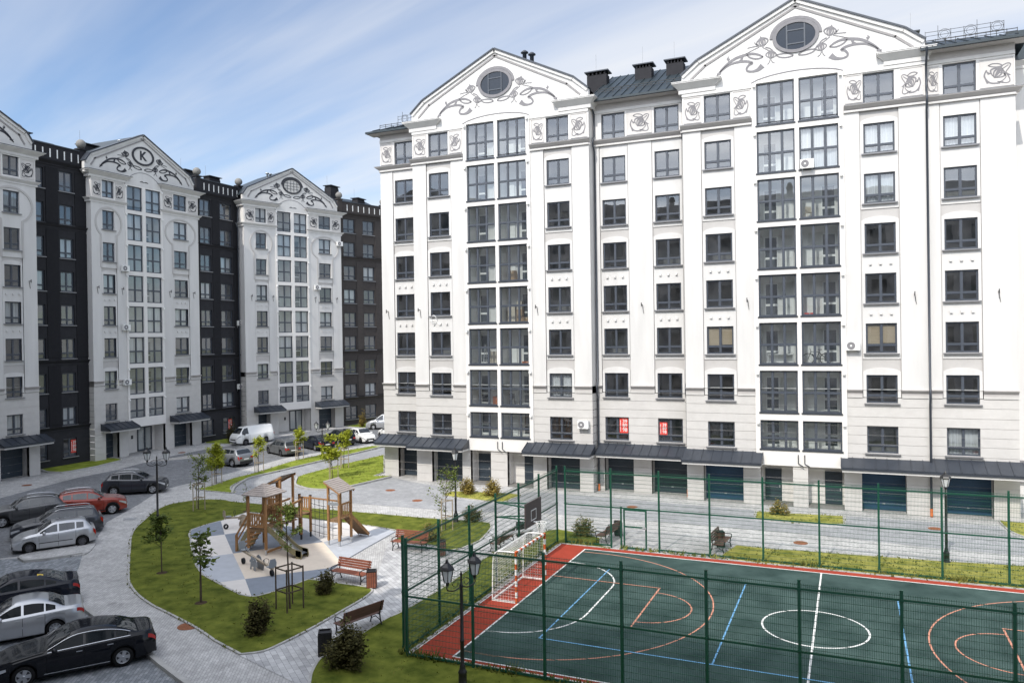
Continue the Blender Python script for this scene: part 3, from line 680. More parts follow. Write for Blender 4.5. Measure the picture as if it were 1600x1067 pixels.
        for j, (p, q) in enumerate(dr):
            r = B.part('entrance_recess', 'loggia', (i, j)); D = -1.15
            r.add([f(p,0,-.02), f(p,2.6,-.02), f(p,2.6,D), f(p,0,D)], [(0,3,2,1)]); r.add([f(q,0,-.02), f(q,2.6,-.02), f(q,2.6,D), f(q,0,D)], [(0,1,2,3)])
            r.add([f(p,2.6,-.02), f(q,2.6,-.02), f(q,2.6,D), f(p,2.6,D)], [(0,1,2,3)]); r.add([f(p,0,D), f(q,0,D), f(q,2.6,D), f(p,2.6,D)], [(0,1,2,3)])
            a = (p + .15) if (i == 1 and j == 0) or (i == 0 and j == 0) else q - 1.15
            d = B.part('entrance_door', 'door', (i, j)); fbox(d, f, a, a + 1.02, .12, 2.25, D + .003, D + .07); fbox(d, f, a + .08, a + .94, .3, 2.1, D + .07, D + .085)
            fbox(B.part('door_handle', 'steel', (i, 'e')), f, a + .88, a + .93, 1.0, 1.16, D + .085, D + .14)
            fbox(B.part('door_step', 'stone', (i, 'e')), f, p + .02, q - .02, 0, .12, D, -.1)
        # thin wall pipes under the loggias
        for u in (c - .16, c + .22): downpipe(B, [f(u, 3.35, .16), f(u, 2.8, .16), f(u + .3, 2.62, .2)], (i, u), .03)
    canopy(B, fr, -34.95, -31.1, key='A'); canopy(B, f, -31.35, -26.5, key='1L'); canopy(B, f, -21.7, -16.55, key='1R')
    canopy(B, fr, -16.5, -10.25, key='M'); canopy(B, f, -10.3, -5.25, key='2L'); canopy(B, fd, -.62, 9.0, key='2R', out=1.5)
    # rainwater pipes
    def pipe(ff, u, d, jog=True, key=0, top=27.7):
        p = [ff(u, top, .75), ff(u, 27.3, .7), ff(u, 26.9, d), ff(u, 25.3, d)]
        if jog: p += [ff(u, 25.1, .48), ff(u, 24.6, .48), ff(u, 24.2, d)]
        p += [ff(u, 7.8, d)]
        if jog: p += [ff(u, 7.55, .34), ff(u, 7.0, .34), ff(u, 6.7, d)]
        p += [ff(u, .5, d)]
        downpipe(B, p, key)
        B.part('pipe_foot', 'orange', key).tube([ff(u, .5, d), ff(u, .12, d), ff(u, .02, d + .1)], .075, 8)
    pipe(fr, -16.6, .12, True, 'p1'); pipe(fr, -10.28, .12, True, 'p2'); pipe(f, 4.3, .12, True, 'p3')
    # brackets for hanging cables
    for ff, u, v in ((fr, -34.2, 13.3), (f, -30.65, 13.3), (f, -20.85, 13.25), (fr, -13.3, 13.2), (f, -6.1, 13.25), (f, 3.55, 13.3), (fd, 7.9, 13.3)): wall_bracket(B, ff, u, v)
    # roofs
    E0 = 27.72
    def slope(u0, u1, ff, key, hip0=False, hip1=False, eave=.85, H=30.3):
        r0, r1 = (u0 + 4.2 if hip0 else u0), (u1 - 4.2 if hip1 else u1); D = -6.0
        P = [ff(u0, E0, eave), ff(u1, E0, eave), ff(r1, H, D), ff(r0, H, D)]
        rf = B.part('main_roof', 'roof'); rf.add(P, [(0,1,2,3)])
        if hip0: rf.add([ff(u0, E0, eave), ff(r0, H, D), ff(u0, E0, 2*D)], [(0,1,2)])
        if hip1: rf.add([ff(u1, E0, eave), ff(u1, E0, 2*D), ff(r1, H, D)], [(0,1,2)])
        rf.add([ff(r0, H, D), ff(r1, H, D), ff(u1, E0, 2*D), ff(u0, E0, 2*D)], [(0,1,2,3)])
        s = B.part('roof_seams', 'roof', key); n = int((u1 - u0) / .6)
        for i in range(n + 1):
            u = u0 + (u1 - u0) * i / n; t = 1.0
            if hip0 and u < r0: t = (u - u0) / 4.2
            if hip1 and u > r1: t = (u1 - u) / 4.2
            if t > .05: s.bar(ff(u, E0 + .03, eave), ff(u, E0 + (H - E0) * t + .03, eave + (D - eave) * t), .04, .06)
        e = B.part('eave', 'roof', key); fbox(e, ff, u0, u1, E0 - .15, E0 - .004, eave - .12, eave + .06)
        so_ = B.part('soffit', 'frieze', key); fbox(so_, ff, u0 + .03, u1 - .03, E0 - .16, E0 - .06, -.3, eave - .13)
        g = B.part('snow_guard', 'black', key)
        for t in (.22,):
            for i in range(n + 1):
                u = u0 + .4 + (u1 - u0 - .8) * i / n; v = E0 + (H-E0)*t; d = eave + (D-eave)*t
                g.bar(ff(u, v, d), ff(u, v + .35, d), .03)
            g.bar(ff(u0 + .4, v + .3, d), ff(u1 - .4, v + .3, d), .035); g.bar(ff(u0 + .4, v + .15, d), ff(u1 - .4, v + .15, d), .03)
    slope(-35.55, -30.9, fr, 'A', hip0=True); slope(-16.9, -10.0, fr, 'M', H=31.45); slope(4.0, 9.5, fd, 'D', hip1=True)
    top = B.part('ridge_roof', 'roof'); top.add([fr(-31, 30.2, -5.95), fr(5, 30.2, -5.95), fr(5, 27.7, -12), fr(-31, 27.7, -12)], [(0,1,2,3)])
    bk = B.part('rear_wall', 'white'); fbox(bk, fr, -34.7, 8.8, 0, 27.65, -12.0, -11.7); fbox(bk, fr, -34.75, -34.45, 0, 27.5, -11.9, -.05); fbox(bk, fd, 8.55, 8.84, 0, 27.5, -12.0, -1.02)
    for k, (x, w_) in enumerate(((-18.25, 1.55), (-14.5, 1.25), (-12.15, 1.25))): chimney(B, x, x + w_, 56.5, 57.3, 29.6, 30.95, k)
    chimney(B, 3.5, 4.3, 57.8, 58.4, 29.8, 30.7, 'r')
    for dx_ in (0, .6): 
        v = B.part('roof_vent', 'metal', 'v'); v.lathe([(.16, 31.0), (.16, 32.75 - dx_ * .4), (.30, 32.8 - dx_*.4), (.30, 32.86 - dx_*.4), (.12, 33.0 - dx_*.4), (0, 33.0 - dx_*.4)], (-22.6 + dx_, 54.6, 0), 10)
    # wrought roof railings at both hips
    def railing(u0, u1, y, z, key, slope_=.0):
        g = B.part('roof_railing', 'black', key); n = 6; du = (u1 - u0) / n
        for h in (.15, .42, .66): g.bar((u0, y, z + h), (u1, y, z + h + .02), .022)
        for i in range(n + 1): g.bar((u0 + du*i, y, z - .25), (u0 + du*i, y, z + (1.0 if i % 3 == 1 else .72)), .024)
        for i in range(1, n, 2):
            cx_ = u0 + du * (i + .5); g.tube([(cx_ + .33*math.cos(2*PI*k/14), y, z + .42 + .33*math.sin(2*PI*k/14)) for k in range(15)], .013, 5, cap=False)
            g.tube([(cx_ + .22*math.cos(2*PI*k/12), y, z + .42 + .22*math.sin(2*PI*k/12)) for k in range(13)], .011, 5, cap=False)
    railing(-34.0, -31.4, 54.6, 28.75, 'A'); railing(4.5, 8.7, 54.6, 29.0, 'D')
    # set-back wing past the right-hand corner
    fw = f.sub(0, -2.7); wl = B.part('wing_wall', 'white'); fbox(wl, fw, 8.84, 17.0, 0, 27.2, -9.0, 0)
    cornice(B, fw, 8.9, 17, 27.2, .5, .3, key='wing'); fbox(B.part('wing_roof', 'roof'), fw, 8.9, 17, 27.2, 29.2, -9, -.6)
    fbox(B.part('wing_meter_box', 'orn', 1), f.sub(0, -2.7), 9.1, 9.6, 1.9, 3.2, .004, .22)
    B.done(); return B
BR = build_right()

# ------------------------------------------------------------------ left-hand apartment building (in shade), polygon of five sections
def dark_section(B, f, u0, u1, cols, key, m='dark', w=(1.7, 1.7), base=True, side=0.0, slots=8, balls=(True, True), k1=True, ground=()):
    hs = []
    for j, uc in enumerate(cols):
        a, b = uc - w[j]/2, uc + w[j]/2
        for k in range(1, 9):
            hs.append((a, b, SILL[k], SILL[k] + win_h(k)))
            add_window(B, f, a, SILL[k], w[j], win_h(k), 2, .27, d=-.14, sill=True, cover='curtain' if (k * 7 + j * 3) % 5 == 0 else None)
            room(B, f, uc - 1.05, uc + 1.05, SILL[k] - .7, SILL[k] + 2.2, 3.6, 'room', (key, j), d0=-.12)
        hs.append((a, b, .75, 2.45)); add_window(B, f, a, .75, w[j], 1.7, 2, .27, d=-.14); room(B, f, uc - 1.0, uc + 1.0, 0.1, 2.7, 3.0, 'room', (key, j), d0=-.12)
    wall(B.part('dark_wall', m, key), f, u0, u1, 0, 27.6, 0, hs, .26, sides=side)
    p = B.part('pilaster', 'dark2' if m == 'dark' else m, key)
    e = [u0] + sum([[uc - w[j]/2 - .15, uc + w[j]/2 + .15] for j, uc in enumerate(cols)], []) + [u1]
    for a, b in zip(e[::2], e[1::2]):
        if b - a > .1:
            for lo, hi in ((3.75, 9.1), (9.8, 21.4), (22.0, 27.0)): fbox(p, f, a + .02, b - .02, lo, hi, .002, .06)
    for v in (3.62, 9.62, 21.95, 27.62): cornice(B, f, u0, u1, v, .42, .26 if v < 27 else .34, m=m, cap='dark2', key=(key, v))
    pa = B.part('parapet', m, key); fbox(pa, f, u0, u1, 27.62, 29.0, -.28, .02); fbox(B.part('parapet_coping', 'metal', key), f, u0, u1, 29.0, 29.09, -.34, .10)
    s = B.part('parapet_slots', 'whitep', key)
    for i in range(slots):
        u = u0 + (u1 - u0) * (i + .7) / (slots + .8); fbox(s, f, u - .055, u + .055, 27.9, 28.68, .02, .034)
    for i, u in enumerate((u0 + .35, u1 - .35)):
        if balls[i]:
            q = B.part('pedestal', m, (key, i)); fbox(q, f, u - .32, u + .32, 27.65, 29.2, -.36, .12); fbox(q, f, u - .42, u + .42, 29.2, 29.34, -.46, .22)
            c_ = f(u, 29.78, -.12); B.part('finial_ball', 'stone', (key, i)).lathe([(.0, -.44), (.2, -.40), (.38, -.22), (.44, 0), (.38, .22), (.2, .40), (.0, .44)], tuple(c_), 16)
            B.part('finial_ball', 'stone', (key, i)).lathe([(.2, -.5), (.12, -.4)], tuple(c_), 10)
    r = B.part('dark_roof', 'roof', key); r.add([f(u0, 28.6, -.3), f(u1, 28.6, -.3), f(u1, 30.4, -4.5), f(u0, 30.4, -4.5)], [(0,1,2,3)]); r.add([f(u0, 30.4, -4.5), f(u1, 30.4, -4.5), f(u1, 28, -10), f(u0, 28, -10)], [(0,1,2,3)])
    return hs
def keyhole(B, f, uc, rx, ry, nw, key, v_c=22.62, vlow=None):
    k = B.part('keyhole_moulding', 'greyband', key)
    t0 = math.asin(min(1, nw / rx)); n = 26; pts = [(uc - nw, 21.15 - .0), ]
    for i in range(n + 1):
        t = -PI/2 - t0 - (2*PI - 2*t0) * i / n
        pts.append((uc + rx * math.cos(t), v_c + ry * math.sin(t)))
    pts.append((uc + nw, 21.15))
    pts = [(uc - nw, vlow or 18.3)] + pts + [(uc + nw, vlow or 18.3)]
    k.ribbon(pts, .17, f, .003, .055)
def left_gable_section(B, f, c, u0, u1, cl, cr, wl, wr, span, key, logo=None, side=1.2, rxs=(1.4, 2.0), doors=True, covers=None):
    """c = axis; u0/u1 ends; cl/cr window axes; span = loggia openings relative to c"""
    wm = 'white'; hs = []
    s = (wl + .36, wr + .36)
    for j, (uc, w) in enumerate(((cl, wl), (cr, wr))):
        if uc is None: continue
        a, b = uc - w/2, uc + w/2; sw = w + .40
        for k in range(1, 9):
            hs.append((a, b, SILL[k], SILL[k] + win_h(k)))
            add_window(B, f, a, SILL[k], w, win_h(k), 2, .27, d=-.14, sill=(k < 8), cover='curtain' if (k * 5 + j * 2 + len(str(key))) % 3 == 0 else None)
            room(B, f, uc - w*.62, uc + w*.62, SILL[k] - .7, SILL[k] + 2.2, 3.6, 'room', (key, j), d0=-.12)
        st = B.part('grey_strip', 'greyband', (key, j)); wall(st, f, uc - sw/2, uc + sw/2, LEDGE, 18.3, -.07, hs, .2)
        for u in (uc - sw/2, uc + sw/2): st.add([f(u, LEDGE, .0), f(u, 18.3, .0), f(u, 18.3, -.07), f(u, LEDGE, -.07)], [(0,1,2,3)])
        pa = B.part('window_surround', wm, (key, j))
        arched(pa, f, uc - sw/2 + .03, uc + sw/2 - .03, SILL[3] - .36, SILL[5] + 2.02, -.07, -.025, hs, .16); arched(pa, f, uc - sw/2 + .03, uc + sw/2 - .03, 7.06, SILL[2] + 1.94, -.07, -.025, hs, .14)
        pegs(B, f, uc, SILL[5] - .62, (key, j)); pegs(B, f, uc, SILL[4] - .62, (key, j))
        keyhole(B, f, uc, rxs[j], 1.48, sw/2 + .02, (key, j))
        for q in (uc - sw/2 - .5, uc + sw/2 + .5): wall_bracket(B, f, q, 16.4, (key, j))
    lo_, hi_ = c + span[0][0] - .22, c + span[1][1] + .22
    strips = [(uc - w/2 - .2, uc + w/2 + .2, LEDGE - .03, 18.3) for uc, w in ((cl, wl), (cr, wr)) if uc is not None]
    wall(B.part('wall', wm, key), f, u0, u1, LEDGE - .03, 24.6, 0, strips + hs + [(lo_, hi_, 0, 27.3)], .25, sides=side)
    wall(B.part('wall_band', 'loggia', key), f, u0, u1, 24.6, 27.15, 0, hs + [(lo_, hi_, 0, 27.3)], .25, sides=side)
    for a, b in ((u0 - .1, lo_), (hi_, u1 + .1)):
        cornice(B, f, a, b, 24.86, .42, .24, m='white', cap='greyband', key=(key, a), ret=side)
        cornice(B, f, a, b + .0, 27.45, .66, .55, m='white', cap='metal', key=(key, 't', a), ret=side)
        fbox(B.part('frieze', 'white', key), f, a + .1, b - .1, 26.66, 26.80, .003, .05)
        e = [a + .1] + sum([[x[0], x[1]] for x in strips if x[0] > a and x[1] < b], []) + [b - .1]
        for p, q in zip(e[::2], e[1::2]):
            fbox(B.part('string_course', 'beige', key), f, p, q, 7.05, 7.20, .002, .05); cornice(B, f, p, q, 7.54, .34, .22, m='frieze', cap='frieze', key=key)
    # relief panels either side of the top windows
    for uc, w in ((cl, wl), (cr, wr)):
        if uc is None: continue
        end0, end1 = (u0, lo_) if uc < c else (hi_, u1)
        for a, b, fl in ((end0 + .12, uc - w/2 - .14, 1), (uc + w/2 + .14, end1 - .1, -1)): relief_panel(B, f, a, b, 25.0, 26.6, 'orndark', fl, (key, a))
    # loggias
    hl = [(c + a, c + b, l, h) for a, b in span for l, h in LOGL[1:]]
    lf = B.part('loggia_frame', 'loggia', key); wall(lf, f, lo_, hi_, 2.75, 26.72, .06, hl, .26, sides=.06)
    for a, b in span:
        for k in range(1, 9):
            l, h = LOGL[k]; add_window(B, f, c + a, l, b - a, h - l, 2, .36 if k == 1 else .46, d=-.06, name='loggia_window', sill=False, cover='curtain' if (k * 3 + (a > 0)) % 4 == 1 else None)
            loggia_fit(B, f, c + a, c + b, l, h, a < -.5, key)
    ap = arch_pts(lo_, hi_, 26.70, 1.45, 18); B.part('arch_tympanum', 'white', key).prism(ap, f, .003, .05); B.part('arch_line', 'orn', key).ribbon(ap, .05, f, .04, .07)
    for k in range(1, 9):
        for u in (lo_ + .1, hi_ - .1): fbox(B.part('loggia_spotlights', 'whitep', key), f, u - .07, u + .07, LOGL[k][1] - .2, LOGL[k][1] - .04, .062, .2)
    fbox(B.part('name_mark', 'orndark', key), f, c - .38, c + .5, 27.18, 27.22, .05, .065); B.part('name_mark', 'orndark', key).ribbon([(c - .42, 27.2), (c - .2, 27.3), (c, 27.18), (c + .3, 27.26), (c + .55, 27.2)], .05, f, .05, .068)
    gh = max(c - u0, u1 - c)
    # gable
    g0, g1 = u0 - .05, u1 - .45
    gm = (g0 + g1) / 2
    gable(B, f, c, 0, 31.95, (5.95, 28.9), (6.5, 28.1), 27.12, wallm='white', orn='orndark', key=key, logo=logo, depth=8.0, hu=6.5, ovr=(1.2, .83), ornv=27.85)
    # ground floor
    gs = [(cl - wl*.52, cl + wl*.62)] if cl is not None else []
    gs += [(cr - 1.25, cr + 1.15)]
    if cl is None: gs = [(cr - 1.6, cr + .75)]
    er = (lo_ + .02, hi_ - .02)
    rustic(B, f, u0, u1, hs + [(p, q, -1, 2.5) for p, q in gs] + [(er[0], er[1], -1, 9)], key=key, sides=side, m='beige')
    for p, q in gs: garage(B, f, p, q, key=key)
    # recessed glazed entrance
    D = -1.6; r = B.part('entrance_recess', 'loggia', key); p, q = er
    r.add([f(p,0,-.02), f(p,2.76,-.02), f(p,2.76,D), f(p,0,D)], [(0,3,2,1)]); r.add([f(q,0,-.02), f(q,2.76,-.02), f(q,2.76,D), f(q,0,D)], [(0,1,2,3)])
    r.add([f(p,2.76,.06), f(q,2.76,.06), f(q,2.76,D), f(p,2.76,D)], [(0,1,2,3)]); r.add([f(p,0,D), f(q,0,D), f(q,2.76,D), f(p,2.76,D)], [(0,1,2,3)])
    fbox(B.part('utility_door', 'door', key), f, p + .05, p + .85, .02, 2.15, D + .003, D + .06)
    o = add_window(B, f, c + .1, .05, 1.75, 2.45, 2, .04, d=D + .12, name='entrance_door', sill=False)
    room(B, f, c, c + 2.0, 0.0, 2.6, 4.4, 'room', (key, 'e'), d0=D - .02)
    fbox(B.part('intercom', 'black', key), f, c - .6, c - .4, 1.4, 1.75, D + .003, D + .06)
    for (p, q) in gs:
        canopy(B, f, p - .55, q + 1.35, out=1.3, lo=2.80, hi=3.45, key=(key, p))
LOGL = [None, (3.65, 5.6)] + [(5.98 + 3.05 * k, 5.98 + 3.05 * k + 2.64) for k in range(6)] + [(24.22, 26.62)]
def build_left():
    B = Building((-63, 58, 0), "curving apartment block of pale gabled and charcoal sections standing in shade behind the parked cars")
    f1 = Facade((-63.3, 0), (0, 1)); fd1 = Facade((-65.75, 0), (0, 1)); f2 = Facade((-65.05, 0), (0, 1)); fd2 = Facade((-65.3, 0), (0, 1))
    f3 = Facade((-63.3, 71.06), (.318, .948)); fd3 = f3.sub(0, -.6)
    left_gable_section(B, f2, 56.2, 50.3, 63.25, 52.15, 60.82, 1.30, 1.76, ((-2.0, -.2), (.2, 2.05)), 'w2', logo='K', side=2.2)
    left_gable_section(B, f3, 4.25, -2.15, 11.25, .03, 8.82, 1.38, 1.76, ((-2.13, -.27), (.15, 1.98)), 'w3', side=2.6)
    left_gable_section(B, f1, 37.0, 30.5, 43.75, 33.0, 41.66, 1.6, 1.35, ((-2.1, -.2), (.2, 2.1)), 'w1', side=3.4, rxs=(1.8, 1.75))
    dark_section(B, fd1, 43.6, 50.35, (45.35, 48.33), 'd1', w=(1.6, 1.32), balls=(True, True), slots=9)
    dark_section(B, fd2, 63.2, 70.2, (64.55, 67.6), 'd2', w=(1.55, 1.75), balls=(True, True), slots=9)
    dark_section(B, fd3, 11.2, 19.0, (12.97, 16.08), 'd3', m='brown', w=(1.8, 1.8), slots=8)
    fbox(B.part('dark_wall', 'brown', 'd3b'), fd3, 19.0, 34.0, 0, 29, -1, -.4)
    # rainwater pipes on the returns
    for ff, u, d, k in ((f2, 50.2, -.9, 'a'), (f3, -2.3, -.9, 'b')):
        downpipe(B, [ff(u, 27.2, d + .5), ff(u - .1, 26.2, d), ff(u - .1, 24.9, d), ff(u - .3, 24.7, d), ff(u - .1, 24.2, d), ff(u - .1, .3, d)], k)
    for k, (ff, u, d) in enumerate(((fd1, 46.2, -3.4), (fd2, 65.2, -3.2), (fd3, 11.9, -2.2), (fd3, 17.2, -3.6), (fd2, 69.0, -3.4), (f2, 52.5, -3.0))):
        c_ = ff(u, 0, d); chimney(B, c_.x - .5, c_.x + .5, c_.y - .85, c_.y + .85, 28.8, 30.2 if k != 2 else 31.0, ('c', k))
    for k, (ff, u) in enumerate(((f2, 54.9), (f3, 1.9))):
        c_ = ff(u, 30.9, -1.6); v = B.part('roof_vent', 'steel', k)
        for dd in (0, .5): v.lathe([(.10, -.6), (.10, .35), (.24, .38), (.24, .46), (0, .5)], (c_.x, c_.y + dd, c_.z), 8)
    B.done(); return B
BL = build_left()

# ------------------------------------------------------------------ the block the picture is taken from, and its oblique wing: they cast the long shade
def build_own(label, f, u0, u1, base, skyl):
    B = Building(base, label)
    n = int((u1 - u0) / 3.5); w = B.part('dark_wall', 'frieze'); hs = []
    for i in range(n):
        uc = u0 + (i + .5) * (u1 - u0) / n
        for k in range(1, 9): hs.append((uc - .86, uc + .86, SILL[k], SILL[k] + 1.8))
    wall(w, f, u0, u1, 0, 27.6, 0, hs, .2)
    fbox(B.part('rear_wall', 'frieze'), f, u0, u1, 0, 27.6, -12.3, -12.0)
    for u in (u0, u1): fbox(B.part('end_wall', 'frieze', u), f, u - .15, u + .15, 0, 27.6, -12, -.01)
    fbox(B.part('glazing', 'carglass'), f, u0 + .3, u1 - .3, .5, 27.4, -.26, -.21)
    for v in (7.2, 24.8, 27.6): cornice(B, f, u0, u1, v, .4, .3, m='white', key=v)
    fbox(B.part('parapet', 'frieze'), f, u0, u1, 27.6, 29.0, -.4, -.02); fbox(B.part('roof', 'roof'), f, u0, u1, 27.6, 28.0, -12.0, -.41)
    for a, b, h in skyl: B.part('roof_gable', 'frieze', a).prism([(a, 28.9), (b, 28.9), ((a + b) / 2, h)], f, -.4, -.05)
    return B
fo = Facade((0, -.6), (-1, 0))
BO = build_own("pale block the picture is taken from, facing the sports court", fo, -34, 27.5, (-5, -.6, 0), [(30, 34, 29.2)])
for i, x in enumerate((-27, -22.5, -11.5, -6.9, 1.0, 5.6, 19, 23.6)):
    c_ = fo(-x, 29.6, -.2) if False else Vector((x, -.8, 29.75)); BO.part('finial_ball', 'stone', i).lathe([(0, -.5), (.3, -.42), (.5, 0), (.3, .42), (0, .5)], tuple(c_), 14); BO.part('pedestal', 'frieze', i).box(x - .35, x + .35, -1.1, -.5, 29.0, 29.35)
BO.done()
_w = Vector((-24.6, 0.2, 0)); _e = Vector((-60.4, 29.0, 0)); _L = (_e - _w).length
fw_ = Facade((_w.x, _w.y), ((_e - _w).x, (_e - _w).y))
BW = build_own("pale oblique wing beyond the parking bays, joining the two blocks", fw_, 0.2, _L - .3, (-43, 14, 0), [(8, 16, 31.2), (28, 36, 31.0)])
BW.done()
# ------------------------------------------------------------------ ground
M['pave'] = paver_mat('pavement_blocks', (0.375, 0.37, 0.365), (0.475, 0.47, 0.46), (0.20, 0.195, 0.19), 0.22, 0.11, R(58), .17)
M['pave2'] = paver_mat('path_blocks', (0.33, 0.33, 0.335), (0.50, 0.50, 0.50), (0.15, 0.15, 0.15), 0.40, 0.20, R(38), .16)
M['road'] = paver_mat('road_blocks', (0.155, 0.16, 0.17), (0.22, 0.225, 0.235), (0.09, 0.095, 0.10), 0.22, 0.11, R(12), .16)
M['road2'] = paver_mat('bay_blocks', (0.16, 0.17, 0.185), (0.29, 0.30, 0.315), (0.06, 0.09, 0.10), 0.24, 0.12, R(57), .20)
M['roadlit'] = paver_mat('sunlit_road_blocks', (0.27, 0.275, 0.285), (0.34, 0.345, 0.355), (0.17, 0.175, 0.18), 0.22, 0.11, R(3), .14)  # lighter copy of the road blocks, sunlight put into the colour
M['kerb'] = mat('kerb_concrete', (0.38, 0.375, 0.36), 0.85, var=0.15, vscale=2)
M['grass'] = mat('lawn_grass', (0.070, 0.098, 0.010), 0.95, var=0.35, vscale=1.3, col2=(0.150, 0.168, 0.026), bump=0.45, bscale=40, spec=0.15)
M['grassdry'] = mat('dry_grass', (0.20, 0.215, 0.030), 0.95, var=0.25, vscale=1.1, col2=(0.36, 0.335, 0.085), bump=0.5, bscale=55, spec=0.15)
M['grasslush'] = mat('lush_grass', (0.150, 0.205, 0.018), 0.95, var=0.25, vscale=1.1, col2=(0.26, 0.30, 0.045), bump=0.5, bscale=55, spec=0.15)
M['blade'] = mat('grass_blades', (0.10, 0.13, 0.018), 0.9, var=0.3, vscale=0.9, col2=(0.25, 0.25, 0.07), spec=0.2)
M['cream'] = mat('cream_rubber', (0.62, 0.54, 0.45), 0.9, var=0.05, vscale=2, bump=0.2, bscale=120)
M['creamg'] = mat('pale_rubber', (0.60, 0.57, 0.54), 0.9, var=0.05, vscale=2, bump=0.2, bscale=120)
M['blue'] = mat('slate_rubber', (0.21, 0.235, 0.275), 0.9, var=0.08, vscale=2, bump=0.2, bscale=120)
M['blue2'] = mat('pale_slate_rubber', (0.40, 0.42, 0.455), 0.9, var=0.06, vscale=2, bump=0.2, bscale=120)
M['courtg'] = mat('green_court_rubber', (0.024, 0.048, 0.044), 0.85, var=0.16, vscale=0.55, col2=(0.058, 0.094, 0.086), bump=0.15, bscale=150)
M['courtr'] = mat('red_court_rubber', (0.30, 0.046, 0.027), 0.85, var=0.12, vscale=1.0, bump=0.15, bscale=150)
M['lw'] = mat('white_line', (0.64, 0.64, 0.62), 0.7, var=0.22, vscale=5)
M['lo'] = mat('salmon_line', (0.50, 0.23, 0.16), 0.7, var=0.22, vscale=5)
M['lb'] = mat('blue_line', (0.14, 0.32, 0.52), 0.7, var=0.2, vscale=5)
M['rust'] = mat('manhole_rust', (0.24, 0.10, 0.055), 0.8, var=0.2, vscale=8)
M['soil'] = mat('soil', (0.06, 0.04, 0.028), 0.95, var=0.3, vscale=8)

def sheet(name, pts, z, m, label=None, kind='structure', thick=0.0, tess=False):
    """flat polygon; concave outlines are triangulated"""
    bm = bmesh.new(); vs = [bm.verts.new((x, y, z)) for x, y in pts]; fc = bm.faces.new(vs); bm.normal_update()
    if fc.normal.z < 0: fc.normal_flip()
    if thick:
        ext = bmesh.ops.extrude_face_region(bm, geom=[fc]); 
        for v in [e for e in ext['geom'] if isinstance(e, bmesh.types.BMVert)]: v.co.z -= thick
        bmesh.ops.recalc_face_normals(bm, faces=bm.faces)
    bmesh.ops.triangulate(bm, faces=[f for f in bm.faces if len(f.verts) > 4])
    me = bpy.data.meshes.new(name); bm.to_mesh(me); bm.free(); me.materials.append(m)
    o = bpy.data.objects.new(name, me); COL.objects.link(o); tag(o, label, None, None, kind); return o
def GP(*pts): return [G(x, y) for x, y in pts]
def SP(*pts, k=4): return smooth_pts(GP(*pts), k)

gb = MB(); gb.add([(-900, -700, -.02), (900, -700, -.02), (900, 1200, -.02), (-900, 1200, -.02)], [(0,1,2,3)])
M['earth'] = mat('far_ground', (0.20, 0.21, 0.15), 0.95, var=0.2, vscale=0.05)
tag(gb.build('ground', M['earth']), kind='structure')
sheet('pavement', [(-90, -14), (40, -14), (40, 130), (-90, 130)], 0.0, M['pave'])
Z1, Z2, Z3, Z4 = 0.004, 0.012, 0.016, 0.020
# carriageways, a few millimetres proud sheets of darker blocks
road_l = GP((-60, 797), (0, 778), (56, 763), (122, 746), (178, 735), (212, 726), (261, 713.7), (330, 700), (363, 696), (429, 684), (486, 673), (540, 669), (600, 664), (602, 690), (548, 699), (503, 706), (450, 714), (400, 728), (355, 740), (310, 751), (300, 753.7), (262.5, 763), (240, 772.5), (217, 787.5), (167, 815.6), (146, 849), (130, 855), (75, 862), (36, 868), (0, 872), (-70, 890))
sheet('road', road_l, Z1, M['road'])
sheet('parking_bay', GP((-75, 892), (0, 874), (30, 872), (39, 877.5), (75, 874), (129, 866), (124, 884), (114, 908), (116, 930), (127.5, 949), (148, 965), (225, 1019), (251, 1041), (281, 1064), (330, 1100), (100, 1250), (-300, 1250), (-300, 900)), .007, M['road2'])
road_f = SP((363, 770), (372, 757), (392, 747.5), (431, 738.5), (494, 723.5), (552, 710.5), (604, 698))[:] + GP((640, 690), (640, 735)) + SP((613, 744), (552, 758), (515, 765.5), (484, 765), (462, 758), (464, 745), (492, 737), (535, 726), (600, 711), k=1)[:0]
sheet('inner_road', GP((362, 771), (366, 763), (378, 754), (393, 747), (431, 738), (494, 723), (552, 710), (604, 697), (604, 713), (535, 728), (492, 739), (467, 746), (463, 757), (482, 764.6), (515, 765.8), (552, 759.5), (612, 745), (640, 752), (700, 762), (690, 775), (703.6, 778), (779, 786), (800, 780.5), (812, 773), (830, 768), (930, 776), (1000, 782), (1178, 797), (1178, 812), (1300, 824), (1322, 821), (1322, 806), (1400, 812), (1560, 822), (1580, 836), (1600, 842), (1660, 850), (1660, 876), (1600, 868), (1470, 857), (1250, 833), (1035, 815), (900, 806), (840, 801), (720, 799), (600, 790), (440, 777), (380, 773.5)), .010, M['roadlit'])
sheet('footpath', GP((376, 1025), (344, 1007), (444, 1006), (488, 984), (568, 937), (583, 925), (605, 850), (672, 850), (700, 860), (750, 846), (768, 826), (786, 800), (800, 790), (845, 800), (870, 822), (855, 829), (792, 856), (735, 888), (696, 916), (631, 955), (580, 981), (512, 1026), (498, 1033), (489, 1050), (484, 1080), (463, 1068)), .014, M['pave2'])

